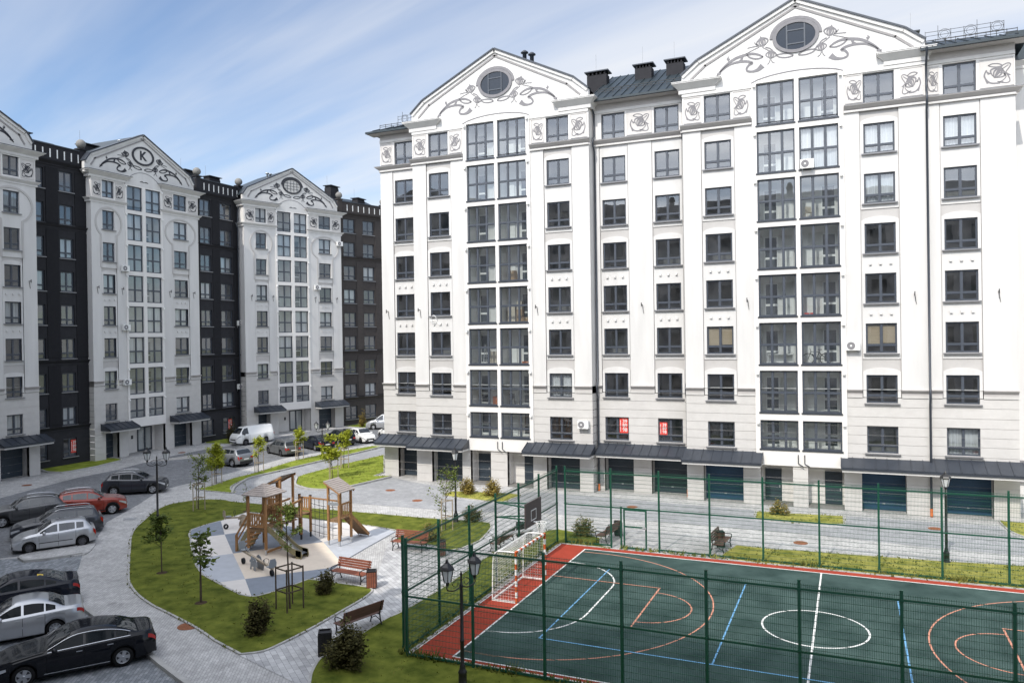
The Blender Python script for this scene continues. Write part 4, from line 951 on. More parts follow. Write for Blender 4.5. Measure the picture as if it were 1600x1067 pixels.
def kerb(pts, w=.12, h=.11, closed=False, name='kerb'):
    mb = MB(); n = len(pts); m = n if closed else n - 1
    for i in range(m):
        a, b = pts[i], pts[(i + 1) % n]; mb.bar((a[0], a[1], h/2 - .03), (b[0], b[1], h/2 - .03), w, h + .06)
    return tag(mb.build(name, M['kerb']), kind='structure')
RNG = random.Random(11)
def pip(x, y, poly):
    c = False; j = len(poly) - 1
    for i in range(len(poly)):
        xi, yi = poly[i]; xj, yj = poly[j]
        if (yi > y) != (yj > y) and x < (xj - xi) * (y - yi) / (yj - yi) + xi: c = not c
        j = i
    return c
BL_MB = MB()
def blades(poly, dens, h=(.05, .12)):
    xs = [p[0] for p in poly]; ys = [p[1] for p in poly]
    A = (max(xs) - min(xs)) * (max(ys) - min(ys))
    for _ in range(int(A * dens)):
        x, y = RNG.uniform(min(xs), max(xs)), RNG.uniform(min(ys), max(ys))
        if not pip(x, y, poly): continue
        tuft(x, y, RNG.uniform(*h))
def tuft(x, y, hh, n=3):
    for _ in range(n):
        a = RNG.uniform(0, 2*PI); dx_, dy_ = .035*math.cos(a), .035*math.sin(a); b = RNG.uniform(0, 2*PI); l = hh * .6
        x2, y2 = x + RNG.uniform(-.08, .08), y + RNG.uniform(-.08, .08)
        BL_MB.add([(x2 - dx_, y2 - dy_, .03), (x2 + dx_, y2 + dy_, .03), (x2 + l*math.cos(b), y2 + l*math.sin(b), .03 + hh)], [(0,1,2)])
LAWNS = {}
def lawn(key, pts, m='grass', kb=True, dens=0, h=(.05, .12)):
    o = sheet('lawn', pts, .05, M[m], thick=.08); LAWNS[key] = pts
    if kb: kerb(pts, .09, .06, True, 'lawn_kerb')
    if dens: blades(pts, dens, h)
    if dens:
        for i in range(len(pts)):
            a, b = pts[i], pts[(i + 1) % len(pts)]; L = math.hypot(b[0]-a[0], b[1]-a[1])
            for q in range(int(L / .3)):
                t = RNG.random(); tuft(a[0] + (b[0]-a[0])*t + RNG.uniform(-.06, .06), a[1] + (b[1]-a[1])*t + RNG.uniform(-.06, .06), RNG.uniform(.05, .12), 3)
    return o
rub_edge = GP((482, 906), (471, 910), (445, 920), (422, 927), (401, 932.6), (391, 933), (375.6, 930), (352, 918), (338.5, 910.8), (316.6, 899), (306.4, 884.6), (301.4, 861), (295.5, 835.7), (298, 829), (321.6, 820.5), (345, 814.6), (384, 802))
lawn('play', SP((376, 1023), (412, 1018), (444, 1004), (486, 982.6), (529, 958), (567, 936), (581, 925), (580, 921), (571.5, 918), (529, 912), (505, 908))[:-1] + rub_edge + SP((386, 801), (440, 806), (486, 812), (560, 820), (600, 826), (632, 833), (612, 846)) + GP((672, 852), (700, 861), (722, 857)) + SP((750, 845), (764, 830), (767, 822), (755, 816), (668, 810), (550, 799.7), (377, 785.6), (350, 781.5), (316.6, 781), (291, 784), (262.6, 789.3), (240.6, 800), (227, 812), (212, 825.6), (205, 839), (202.7, 864), (201, 898), (202.7, 911.6), (213.6, 927.7), (235.6, 944.5), (264, 959), (307.5, 982), (342, 1006))[:-1], 'grass', dens=3, h=(.04, .08))
lawn('fence', SP((480, 1090), (484, 1067), (487.5, 1050.7), (499, 1031.5), (512, 1024), (565, 991), (603.5, 967.7), (631, 955), (696.6, 916), (735, 888), (770.7, 865)) + GP((792, 856), (855.5, 829.5), (873, 827.5), (897.5, 832), (938, 841), (938, 852)) + [(-11.6, 38.52), (-14.32, 38.52), (-14.32, 23.1), (-8, 22.95), (6, 22.9), (14, 22.9), (14, 18), (-13, 17.5)], 'grass', dens=3, h=(.04, .08))
lawn('far', GP((1150, 852.5), (1213.7, 859.3), (1240, 860.5), (1469, 877.4), (1600, 885), (1680, 892)) + [(13, 38.56), (-5.5, 38.56)] + GP((1127, 868)), 'grassdry', dens=10)
lawn('island', GP((1182, 799.5), (1240, 803), (1318, 807), (1319, 820), (1240, 817.5), (1179.7, 810.4)), 'grassdry', dens=8)
lawn('corner', SP((1575, 816), (1561.5, 813.5), (1568, 822), (1581, 831.5), (1600, 839)) + GP((1700, 850), (1700, 822)), 'grassdry', dens=6)
lawn('bushes', SP((693, 774.8), (707, 768.4), (753, 769.5), (809.6, 773), (799, 780), (778, 784.7), (703.6, 776.5)), 'grassdry', dens=8)
lawn('triangle', SP((462, 757), (465, 746), (492.5, 737), (535, 726), (600, 711)) + GP((600, 738), (584, 744), (610, 744)) + SP((611, 744.5), (552, 758.2), (514, 764.8), (482, 763.6)), 'grasslush', dens=6)
lawn('strip', SP((305.5, 764), (329, 760), (365, 747.5), (399, 739), (460.6, 720), (503, 711), (548, 703), (594.5, 695.4)) + SP((599, 699), (550, 710.5), (492.5, 723.5), (429, 738.5), (390.5, 747), (365, 757.5), (360, 765), (367, 770.5), (322.5, 767)), 'grasslush', dens=3, h=(.04, .08))
lawn('facade_left', SP((62.8, 733), (90, 727), (140, 717.5), (178, 716), (190, 719), (182, 721.5), (150, 729), (112.5, 736), (97, 738.2), (75, 737.6)), 'grasslush')
lawn('facade_mid', GP((318, 686), (362, 681), (366, 694), (322, 693)), 'grasslush')
lawn('facade_far', GP((537, 666), (566, 662), (600, 656), (602, 664), (566, 668.5)), 'grasslush')
kerb(SP((363, 771), (366, 763), (380, 753), (393, 747), (431, 738), (494, 723), (552, 710), (604, 697)), .16, .14)
kerb(SP((611.5, 746), (552, 760), (514, 766), (482, 765), (462, 759), (464, 747)), .16, .14)
kerb(GP((127, 949), (148, 965), (225, 1019), (251, 1041), (281, 1064), (330, 1098)), .18, .15)
kerb(GP((30, 873), (39, 878.5), (75, 875), (129, 866.5)), .15, .13)
kerb(GP((62, 736), (75, 738.5), (97, 739.2), (112.5, 737), (150, 730), (190, 720)), .12, .13)
sheet('bay_island', SP((30, 873), (34, 868), (70, 861), (130, 851), (150, 848), (135, 866), (100, 871), (75, 874.5), (39, 878)), .07, M['pave'], thick=.08)

# soft rubber playground in cream and slate fields
Zr = .055
A, Bp, Cc, Dd = (351, 836), (364, 866), (383, 906), (393, 933)
rub = [('blue', [(298, 829), (321.6, 820.5), (345, 814.6), A, (298, 843)]),
 ('creamg', [(298, 843), A, Bp, (340, 869), (303, 876), (297, 852)]),
 ('blue2', [(303, 876), (340, 869), Bp, Cc, (344, 911), (317, 899), (306, 885)]),
 ('creamg', [(344, 911), Cc, Dd, (376, 930), (352, 918)]),
 ('blue', [Cc, (450, 897), (512.5, 889), (533, 879.5), (505, 898), (482, 906), (445, 920), (422, 927), Dd]),
 ('cream', [Bp, (420, 858), (505, 848), (533, 879.5), (512.5, 889), (450, 897), Cc]),
 ('blue', [A, (400, 829), (452, 823), (478, 829), (505, 848), (420, 858), Bp]),
 ('creamg', [(345, 814.6), (384, 802), (440, 806), (486, 812.5), (452, 823), (400, 829), A]),
 ('creamg', [(486, 812.5), (560, 820.5), (595, 826), (505, 848), (478, 829), (452, 823)]),
 ('blue2', [(595, 826), (618, 831), (575, 855), (533, 879.5), (505, 848)])]
for m, p in rub: sheet('playground_rubber', GP(*p), Zr, M[m], thick=.06)

# sports court: red apron, green field, painted lines
sheet('court', [(-14.27, 23.15), (13, 23.15), (13, 38.46), (-14.27, 38.46)], .03, M['courtr'], thick=.05)
sheet('court_field', [(-12.74, 23.42), (10.1, 23.42), (10.1, 37.98), (-12.74, 37.98)], .034, M['courtg'])
def line(name, pts, w, m, z):
    mb = MB(); mb.ribbon(pts, w, lambda u, v, d: (u, v, d), z - .002, z, 0); return tag(mb.build(name, M[m]), kind='structure')
def arc(cx_, cy_, r, a0, a1, n=28): return [(cx_ + r*math.cos(R(a0 + (a1-a0)*i/n)), cy_ + r*math.sin(R(a0 + (a1-a0)*i/n))) for i in range(n + 1)]
XM, YM = -1.35, 30.72; ZL = .0385
line('court_marking', [(-12.71, 23.45), (10.0, 23.45)], .07, 'lw', ZL); line('court_marking', [(-12.71, 37.93), (10.0, 37.93)], .07, 'lw', ZL)
line('court_marking', [(-12.71, 23.42), (-12.71, 37.96)], .07, 'lw', ZL + .0005); line('court_marking', [(XM, 23.48), (XM, 37.9)], .07, 'lw', ZL + .0005)
line('court_marking', [(-14.22, 23.2), (-14.22, 38.4)], .06, 'lw', ZL); line('court_marking', [(-14.2, 23.2), (12, 23.2)], .06, 'lw', ZL + .001)
line('court_marking', arc(XM, YM, 1.87, 0, 360, 48), .07, 'lw', ZL + .001)
for s in (1, -1):
    X = lambda x: x if s == 1 else 2 * XM - x
    line('court_marking', [(X(x), y) for x, y in arc(-12.7, 32.5, 3.0, 90, 0, 12)[:-1] + [(-9.7, 32.5), (-9.7, 29.0)] + arc(-12.7, 29.0, 3.0, 0, -90, 12)[1:]], .07, 'lw', ZL + .0005)
    line('court_marking', [(X(x), y) for x, y in [(-12.7, 37.42)] + arc(-11.85, YM, 6.72, 86, -86, 40) + [(-12.7, 24.02)]], .06, 'lo', ZL + .0015)
    line('court_marking', [(X(x), y) for x, y in [(-12.7, 33.17), (-7.73, 33.17)]], .06, 'lo', ZL + .0015); line('court_marking', [(X(x), y) for x, y in [(-12.7, 28.25), (-7.73, 28.25)]], .06, 'lo', ZL + .0015)
    line('court_marking', [(X(-7.73), 28.2), (X(-7.73), 33.2)], .07, 'lo', ZL + .002); line('court_marking', [(X(x), y) for x, y in arc(-7.73, YM, 1.8, 90, -90, 24)], .06, 'lo', ZL + .0018)
    line('court_marking', [(X(-10.55), 26.07), (X(-10.55), 35.35)], .06, 'lb', ZL + .0022); line('court_marking', [(X(-4.35), 26.1), (X(-4.35), 35.32)], .06, 'lb', ZL + .0022)
line('court_marking', [(-10.58, 26.07), (7.88, 26.07)], .06, 'lb', ZL + .0026); line('court_marking', [(-10.58, 35.35), (7.88, 35.35)], .06, 'lb', ZL + .0026)
# weeds along the fence foot, tufts on the lawns
for i in range(260):
    x = RNG.uniform(-11.0, 12); tuft(x, 38.68 + RNG.uniform(-.14, .22), RNG.uniform(.08, .26), 4)
for i in range(260):
    x = RNG.uniform(-14, 6); tuft(x, 23.0 + RNG.uniform(-.2, .12), RNG.uniform(.07, .22), 4)
for i in range(160):
    tuft(-14.5 + RNG.uniform(-.2, .15), RNG.uniform(23, 38.5), RNG.uniform(.07, .25), 4)
for c_ in ((-2.2, 38.8), (-13.4, 38.9), (-12.9, 38.75), (4.3, 38.75), (7.0, 38.8), (-13.6, 22.95), (-10.3, 22.95)):
    for i in range(26): tuft(c_[0] + RNG.gauss(0, .3), c_[1] + RNG.gauss(0, .1), RNG.uniform(.12, .38), 4)
tag(BL_MB.build('grass', M['blade']), 'longer grass blades and weeds along the court fence and over the lawns', 'grass', None, 'stuff')

# manhole covers
def manhole(px, py, r, m, label, name='manhole_cover'):
    x, y = G(px, py); mb = MB()
    mb.lathe([(0, .012), (r*.80, .012), (r*.82, .006), (r*.9, .006), (r*.92, .014), (r, .014), (r, 0)], (0, 0, 0), 24, 0, False)
    for i in range(-3, 4): mb.box(-r*.6, r*.6, i*r*.18 - .012, i*r*.18 + .012, .0121, .017)
    o = mb.build(name, M[m]); o.location = (x, y, .006); return tag(o, label, 'manhole cover')
manhole(295, 978, .42, 'rust', 'rusty round manhole cover between the shaded lawn and the curved pavement')
for px, py, lb in ((42, 758, 'rusty manhole cover on the pavement before the garage under the cut-off gable'), (610, 766, 'rusty manhole cover near the corner of the white block'), (652, 782, 'rusty manhole cover on the road by the lamp post and sapling'),
   (987.7, 792, 'rusty manhole cover behind the court gate'), (1251, 848, 'rusty manhole cover just past the long strip of dry grass'), (1461, 826, 'rusty manhole cover beside the single lamp near the blue garage doors'), (284, 707, 'rusty manhole cover before the entrance of the K gable')):
    manhole(px, py, .36, 'rust', lb)
manhole(202.5, 811, .40, 'steel', 'grey iron manhole cover on the curved pavement by the red car')
# ------------------------------------------------------------------ sports-court fence
M['green'] = mat('green_coated_steel', (0.006, 0.066, 0.038), 0.45, var=0.08)
def build_fence():
    root = empty('court_fence', (-14.5, 23, 0), 0, "tall green welded-mesh fence with a gate enclosing the sports court", 'fence')
    off = Vector((-14.5, 23, 0)); H = 4.0
    def post(x, y, h=4.12):
        mb = MB(); mb.box(-.04, .04, -.04, .04, 0, h); mb.box(-.045, .045, -.045, .045, h, h + .02)
        for z in (.25, 2.15, h - .25): mb.box(-.055, .055, -.05, .05, z - .03, z + .03)
        o = mb.build('post', M['green'], root); o.location = Vector((x, y, 0)) - off
    def panel(a, b, gate=False):
        a = Vector(a); b = Vector(b); L = (b - a).length; d = (b - a) / L
        mb = MB(); w = .0080
        zs = [.16, .36, .56, .76, .96, 1.16, 1.36, 1.56, 1.76, 1.96, 2.22, 2.42, 2.62, 2.82, 3.02, 3.22, 3.42, 3.62, 3.82, 4.0]
        P = lambda t, z: (a.x + d.x*t, a.y + d.y*t, z)
        for z in zs:
            if gate and z < 2.1: continue
            mb.bar(P(.04, z), P(L - .04, z), .018, .010)
        n = int(L / .055)
        for i in range(1, n):
            t = L * i / n
            p, q = P(t, .1 if not gate else 2.15), P(t, 4.03); e = w / 2
            sx, sy = -d.y * e, d.x * e; tx, ty = d.x * e, d.y * e
            mb.add([(p[0]-tx, p[1]-ty, p[2]), (p[0]+sx, p[1]+sy, p[2]), (p[0]+tx, p[1]+ty, p[2]), (q[0]-tx, q[1]-ty, q[2]), (q[0]+sx, q[1]+sy, q[2]), (q[0]+tx, q[1]+ty, q[2])], [(0,1,4,3), (1,2,5,4), (2,0,3,5)])
        mb.build('mesh_panel', M['green'], root, off)
        for z in ((.12, 2.12, 3.88) if not gate else (2.12, 3.88)): rl = MB(); rl.bar(P(.04, z), P(L - .04, z), .045, .06); rl.build('rail', M['green'], root, off)
    xs = [-14.07 + 2.525 * i for i in range(11)]
    for x in xs: post(x, 38.76)
    for a, b in zip(xs[:-1], xs[1:]): panel((a, 38.76), (b, 38.76), gate=(a < -11 < b))
    ys = [23.15 + 2.58 * i for i in range(7)]
    for y in ys: post(-14.5, y)
    for a, b in zip(ys[:-1], ys[1:]): panel((-14.5, a), (-14.5, b))
    xn = [-14.2 + 2.56 * i for i in range(9)]
    for x in xn: post(x, 22.88)
    for a, b in zip(xn[:-1], xn[1:]): panel((a, 22.88), (b, 22.88))
    # gate
    g0, g1 = -10.85, -9.70
    post(g0 - .16, 38.76, 2.15)
    gf = MB()
    for x in (g0, g1): gf.box(x - .035, x + .035, 38.72, 38.80, .06, 2.08)
    for z in (.09, 1.18, 2.05): gf.box(g0 + .035, g1 - .035, 38.725, 38.795, z - .035, z + .035)
    o = gf.build('gate', M['green'], root, off)
    h = MB(); h.box(g1 - .16, g1 + .02, 38.64, 38.72, 1.12, 1.22); h.box(g1 - .2, g1 - .05, 38.60, 38.64, 1.155, 1.185); h.build('handle', M['steel'], o)
    mb = MB()
    for i in range(1, 20): mb.bar((g0 + (g1-g0)*i/20, 38.76, .1), (g0 + (g1-g0)*i/20, 38.76, 2.04), .006)
    for k in range(1, 10): mb.bar((g0, 38.76, .1 + .2*k), (g1, 38.76, .1 + .2*k), .008)
    mb.build('gate_mesh', M['green'], o)
    for a, b in ((-11.5, g0 - .2), (g1 + .05, -9.06)):
        side = MB()
        n = max(3, int((b-a)/.055))
        for i in range(n + 1): side.bar((a + (b-a)*i/n, 38.76, .1), (a + (b-a)*i/n, 38.76, 2.1), .006)
        for k in range(10): side.bar((a, 38.76, .16 + .2*k), (b, 38.76, .16 + .2*k), .008)
        side.build('mesh_panel', M['green'], root, off)
build_fence()

# goal with red and white frame
M['goalred'] = mat('goal_red', (0.55, 0.10, 0.02), 0.5, var=0.05)
def build_goal():
    y0, y1, x, h = 29.12, 32.40, -12.78, 2.1
    root = empty('handball_goal', (x, (y0+y1)/2, .04), 0, "red and white banded goal with a white net on the red apron", 'goal'); off = (x, (y0+y1)/2, .04)
    def banded(a, b, n, name, start=0):
        a, b = Vector(a), Vector(b); mb = MB()
        for i in range(n): mb.bar(a + (b-a)*i/n, a + (b-a)*(i+1)/n, .085, .085, (i + start) % 2)
        mb.build(name, [M['goalred'], M['whitep']], root, off)
    z0 = .04
    banded((x, y0, z0), (x, y0, h + z0), 9, 'goal_post'); banded((x, y1, z0), (x, y1, h + z0), 9, 'goal_post'); banded((x, y0 - .04, h + z0), (x, y1 + .04, h + z0), 15, 'crossbar')
    f = MB(); D = 1.1
    for y in (y0, y1):
        p = smooth_pts([(x, y, h + z0), (x - .75, y, h + z0 - .02), (x - .98, y, h - .12), (x - 1.05, y, h - .5), (x - D, y, z0 + .03)], 4); f.tube(p, .028, 8)
        f.bar((x, y, z0 + .03), (x - D, y, z0 + .03), .06)
    f.bar((x - D, y0, z0 + .03), (x - D, y1, z0 + .03), .06); f.bar((x - .85, y0, h - .02), (x - .85, y1, h - .02), .05)
    f.build('rear_frame', M['whitep'], root, off)
    n = MB(); st = .13; w = .0055
    def S(t, y): # back sheet profile
        k = [(x - .85, h + .0), (x - 1.03, h - .45), (x - 1.08, h * .5), (x - 1.0, .1)]
        i = min(2, int(t * 3)); u = t * 3 - i; return (k[i][0]*(1-u) + k[i+1][0]*u - .05*math.sin(PI*t)*math.sin(PI*(y-y0)/(y1-y0)), y, k[i][1]*(1-u) + k[i+1][1]*u + z0)
    ny = int((y1-y0)/st)
    for i in range(ny + 1):
        y = y0 + (y1-y0)*i/ny
        for t in range(6): n.bar(S(t/6, y), S((t+1)/6, y), w)
        n.bar((x, y, h + z0), (x - .85, y, h + z0 - .02), w)
    for j in range(18):
        t = j/17
        for i in range(0, ny): n.bar(S(t, y0 + (y1-y0)*i/ny), S(t, y0 + (y1-y0)*(i+1)/ny), w)
    for k in range(1, 7): n.bar((x - .12*k, y0, h + z0 - .01), (x - .12*k, y1, h + z0 - .01), w)
    for y in (y0, y1):
        for k in range(1, 9): n.bar((x - .12*k, y, z0 + .05), (x - .12*k, y, h + z0 - .02 - .02*max(0, k - 6)), w)
        for k in range(1, 17): n.bar((x, y, z0 + .12*k), (x - .95 - (.05 if k < 12 else 0), y, z0 + .12*k), w)
    n.build('net', M['whitep'], root, off)
build_goal()

# basketball backboard on its post
M['board'] = mat('backboard_brown', (0.060, 0.045, 0.043), 0.6, var=0.08)
def build_hoop():
    root = empty('basketball_hoop', (-13.9, YM, 0), 0, "brown basketball backboard with white hoop and net above the goal", 'basketball hoop'); off = (-13.9, YM, 0)
    p = MB()
    for dy in (-.45, .45): p.bar((-14.46, 30.89, 3.75), (-12.66, YM + dy, 3.75), .05, .05); p.bar((-14.46, 30.89, 3.1), (-12.66, YM + dy, 3.25), .05, .05)
    p.build('support', M['green'], root, off)
    b = MB(); b.box(-12.66, -12.61, YM - .9, YM + .9, 2.95, 4.0); o = b.build('backboard', M['board'], root, off)
    l = MB(); e = -12.606
    for a, c, d, f in ((YM - .3, YM + .3, 3.58, 3.62), (YM - .3, YM + .3, 3.16, 3.20), (YM - .3, YM - .26, 3.2, 3.58), (YM + .26, YM + .3, 3.2, 3.58)): l.box(e - .002, e + .004, a, c, d, f)
    l.build('target_mark', M['lw'], o)
    r = MB(); cx_ = -12.26; r.tube([(cx_ + .23*math.cos(2*PI*k/20), YM + .23*math.sin(2*PI*k/20), 3.08) for k in range(21)], .012, 6, cap=False); r.box(-12.61, -12.48, YM - .06, YM + .06, 3.04, 3.10); r.build('hoop', M['whitep'], root, off)
    n = MB()
    for k in range(12):
        for s in (1, -1):
            q = []
            for t in range(6):
                a = 2*PI*k/12 + s*t*.26; rad = .23 - .022*t; q.append((cx_ + rad*math.cos(a), YM + rad*math.sin(a), 3.06 - .085*t))
            for u, v in zip(q[:-1], q[1:]): n.bar(u, v, .010)
    n.build('net', M['whitep'], root, off)
build_hoop()
# grey balance bench / low ramp seen over the fence beside the hoop
# ------------------------------------------------------------------ benches, bins
M['benchred'] = mat('reddish_wood', (0.22, 0.075, 0.045), 0.55, var=0.25, vscale=2, stretch=(1, 14, 14))
M['benchdark'] = mat('dark_wood', (0.105, 0.048, 0.034), 0.55, var=0.25, vscale=2, stretch=(1, 14, 14))
M['bindark'] = mat('black_bin', (0.014, 0.013, 0.015), 0.5, var=0.1)
def make_bench(wood, L=1.9):
    root = empty('park_bench')
    s = MB()
    for i in range(5): s.box(-L/2, L/2, -.02 - .105*i, .07 - .105*i, .44 + (.012 if i in (0, 4) else 0), .475)
    b = MB()
    for i in range(4): 
        z = .56 + .105*i; y = .10 + .032*i; b.box(-L/2, L/2, y, y + .035, z, z + .09)
    s.build('seat', wood, root); b.build('backrest', wood, root)
    for x in (-L/2 + .12, L/2 - .12):
        f = MB()
        f.tube([(x, -.46, 0), (x, -.40, .22), (x, -.44, .42)], .026, 6); f.tube([(x, .22, 0), (x, .13, .25), (x, .10, .46), (x, .17, .75), (x, .235, .97)], .026, 6)
        f.bar((x, -.45, .425), (x, .12, .425), .045); f.tube(smooth_pts([(x, -.44, .42), (x, -.50, .58), (x, -.42, .66), (x, -.1, .66), (x, .15, .66)], 3), .022, 6); f.tube([(x, -.38, .18), (x, -.15, .30), (x, .12, .20)], .018, 6)
        f.box(x - .03, x + .03, -.5, -.42, 0, .02); f.box(x - .03, x + .03, .18, .27, 0, .02)
        f.build('bench_leg', M['black'], root)
    return root
def place_two(a, b, back_away=True):
    """ground positions of the two seat ends -> centre, rotation"""
    A, B_ = Vector((*G(*a), 0)), Vector((*G(*b), 0)); c = (A + B_) / 2; d = (B_ - A); return c, math.atan2(d.y, d.x)
BG = 'park benches along the paths'
def bench_at(proto, x, y, rz, label, z=.004):
    o = copy_tree(proto); place(o, (x, y, z), rz, label, BG); o['category'] = 'bench'; return o
pr = make_bench(M['benchred']); pdk = make_bench(M['benchdark'])
def c2(a, b): 
    A, B_ = G(*a), G(*b); return (A[0]+B_[0])/2, (A[1]+B_[1])/2, math.atan2(B_[1]-A[1], B_[0]-A[0])
x, y, a = c2((521, 905), (573, 914)); bench_at(pr, x, y + .2, a, 'reddish slatted bench at the rubber edge with its back to the playground', .004)
x, y, a = c2((533, 994), (592, 972)); bench_at(pdk, x + .1, y - .1, a + PI, 'dark wooden bench in shade on the path behind the big dark shrub')
x, y, a = c2((616, 858), (662, 862)); bench_at(pr, x, y + .2, a, 'reddish bench on the small slab between the lawns, facing the plaza')
x, y, a = c2((771, 868), (806, 846)); bench_at(pdk, x, y, a + PI, 'dark bench outside the fence behind the goal')
x, y, a = c2((941, 852), (966, 838)); bench_at(pdk, x, y, a + PI + .0, 'dark bench between the olive shrub and the court gate')
x, y, a = c2((1115, 866), (1130, 850)); bench_at(pdk, x, y, a, 'dark bench at the end of the long dry grass strip beyond the court')
for o in (pr, pdk):
    for ch in list(o.children): bpy.data.objects.remove(ch)
    bpy.data.objects.remove(o)
def make_bin(body, slat):
    root = empty('litter_bin'); f = MB()
    for x in (-.19, .19):
        for y in (-.19, .19): f.box(x - .02, x + .02, y - .02, y + .02, 0, .78)
    f.box(-.17, .17, -.17, .17, .05, .72); f.box(-.21, .21, -.21, -.17, .74, .79); f.box(-.21, .21, .17, .21, .74, .79); f.box(-.21, -.17, -.17, .17, .74, .79); f.box(.17, .21, -.17, .17, .74, .79)
    f.build('bin_body', body, root); s = MB()
    for i in range(4):
        u = -.15 + .1*i
        s.box(u - .04, u + .04, -.222, -.196, .06, .73); s.box(u - .04, u + .04, .196, .222, .06, .73); s.box(-.222, -.196, u - .04, u + .04, .06, .73); s.box(.196, .222, u - .04, u + .04, .06, .73)
    s.build('slats', slat, root); l = MB(); l.box(-.165, .165, -.165, .165, .73, .745); l.build('liner', M['bindark'], root); return root
for px, py, rz, w, sc, lb in ((581, 918, .5, 'benchred', 1, 'reddish slatted litter bin at the end of the playground bench'), (508, 1022, .6, 'bindark', 1.05, 'black litter bin in shade beside the big dark shrub'), (690, 868, .5, 'benchdark', 1, 'dark brown litter bin beside the reddish bench between the lawns'),
   (813, 838, .5, 'bindark', 1, 'black litter bin beyond the bench behind the goal'), (966, 836, .4, 'bindark', 1, 'black litter bin behind the bench near the court gate and shrub'), (1125, 853, .4, 'benchdark', 1, 'dark litter bin behind the bench at the dry grass strip')):
    o = make_bin(M['bindark' if w != 'benchred' else 'black'], M[w]); place(o, (*G(px, py), .004), rz, lb, 'litter bins beside the benches', sc); o['category'] = 'litter bin'

# ------------------------------------------------------------------ street lamps
M['lampglass'] = mat('frosted_lamp_glass', (0.62, 0.64, 0.66), 0.25, var=0.05)
def lantern(root, x, y, z, s=1.0):
    h = MB(); n = 6
    h.lathe([(.05*s, -.10*s), (.06*s, 0), (.115*s, .02*s)], (x, y, z), n, 0, False)
    h.lathe([(.235*s, .40*s), (.25*s, .42*s), (.20*s, .50*s), (.07*s, .60*s), (.05*s, .66*s), (.02*s, .72*s), (0, .76*s)], (x, y, z), n, 0, False); h.lathe([(.245*s, .42*s), (.0, .41*s)], (x, y, z), n, 0, False)
    for k in range(n):
        t = 2*PI*k/n; h.bar((x + .115*s*math.cos(t), y + .115*s*math.sin(t), z + .02*s), (x + .205*s*math.cos(t), y + .205*s*math.sin(t), z + .41*s), .02*s)
    o = h.build('lantern', M['black'], root)
    g = MB(); g.lathe([(.105*s, .022*s), (.195*s, .40*s)], (x, y, z), n, 0, False); g.build('lamp_glass', M['lampglass'], o)
def make_lamp(twin, H=3.6, arm=.55):
    root = empty('street_lamp'); p = MB()
    p.lathe([(.17, 0), (.17, .06), (.135, .10), (.135, .42), (.15, .46), (.11, .52), (.085, .62), (.09, .66), (.06, .72), (.062, 1.4), (.075, 1.42), (.075, 1.48), (.058, 1.5), (.050, H - .4), (.06, H - .36), (.06, H - .30), (.035, H - .26), (.03, H), (.05, H + .03), (0, H + (.16 if twin else .05))], (0, 0, 0), 14)
    p.build('pole', M['black'], root)
    if twin:
        a = MB()
        for s in (1, -1):
            a.tube(smooth_pts([(0, 0, H - .33), (s*arm*.5, 0, H - .42), (s*arm, 0, H - .34), (s*arm, 0, H - .18)], 4), .022, 6); a.tube(smooth_pts([(0, 0, H - .15), (s*.2, 0, H - .10), (s*.35, 0, H - .22), (s*.2, 0, H - .32), (s*.12, 0, H - .22)], 4), .012, 5)
        a.build('arm', M['black'], root)
        for s in (1, -1): lantern(root, s*arm, 0, H - .10)
    else: lantern(root, 0, 0, H + .1, 1.05)
    return root
def zpix(px, py, x, y):
    v = ray(px, py); t = (x*x + y*y) / (v.x*x + v.y*y); return CAM_H + v.z * t
LG = 'twin lantern street lamps'
def lamp(px, py, top, twin, rz, label, group, base=None, arm=.55):
    x, y = base or G(px, py); H = zpix(top[0], top[1], x, y) - (.62 if twin else .86)
    o = make_lamp(twin, max(2.6, H), arm); place(o, (x, y, .004), rz, label, group); o['category'] = 'street lamp'
lamp(247, 845, (241, 699), True, .35, 'twin lantern lamp on the shaded lawn by the curved pavement', LG)
lamp(504, 712, (499, 658), True, .45, 'twin lantern lamp among saplings beside the dark sedan', LG)
lamp(0, 0, (727, 868), True, 1.15, 'tall twin lantern lamp on the shaded lawn before the court fence corner', LG, base=(-11.38, 21.6))
lamp(712.5, 816, (711, 699), False, 0, 'single lantern lamp beside the staked sapling and round shrubs', 'single lantern street lamps')
lamp(1479, 879, (1478, 736), False, 0, 'single lantern lamp beyond the court fence before the blue garage doors', 'single lantern street lamps')
lamp(553, 700, (553, 655), False, 0, 'single small lantern lamp behind the black car', 'single lantern street lamps') if False else None

# ------------------------------------------------------------------ saplings and shrubs
M['bark'] = mat('sapling_bark', (0.085, 0.066, 0.050), 0.9, var=0.25, vscale=6)
M['stake'] = mat('stake_wood', (0.36, 0.30, 0.23), 0.8, var=0.15, vscale=4)
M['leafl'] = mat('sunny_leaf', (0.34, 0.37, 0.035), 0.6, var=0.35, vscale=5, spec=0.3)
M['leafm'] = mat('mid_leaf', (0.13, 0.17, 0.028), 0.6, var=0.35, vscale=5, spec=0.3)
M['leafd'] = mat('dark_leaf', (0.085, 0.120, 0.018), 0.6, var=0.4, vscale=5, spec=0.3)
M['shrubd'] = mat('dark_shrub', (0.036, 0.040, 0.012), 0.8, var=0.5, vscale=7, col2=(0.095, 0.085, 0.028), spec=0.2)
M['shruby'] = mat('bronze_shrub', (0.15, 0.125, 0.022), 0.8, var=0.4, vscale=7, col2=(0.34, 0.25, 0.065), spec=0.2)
M['shrubm'] = mat('olive_shrub', (0.095, 0.095, 0.024), 0.8, var=0.4, vscale=7, col2=(0.24, 0.20, 0.060), spec=0.2)
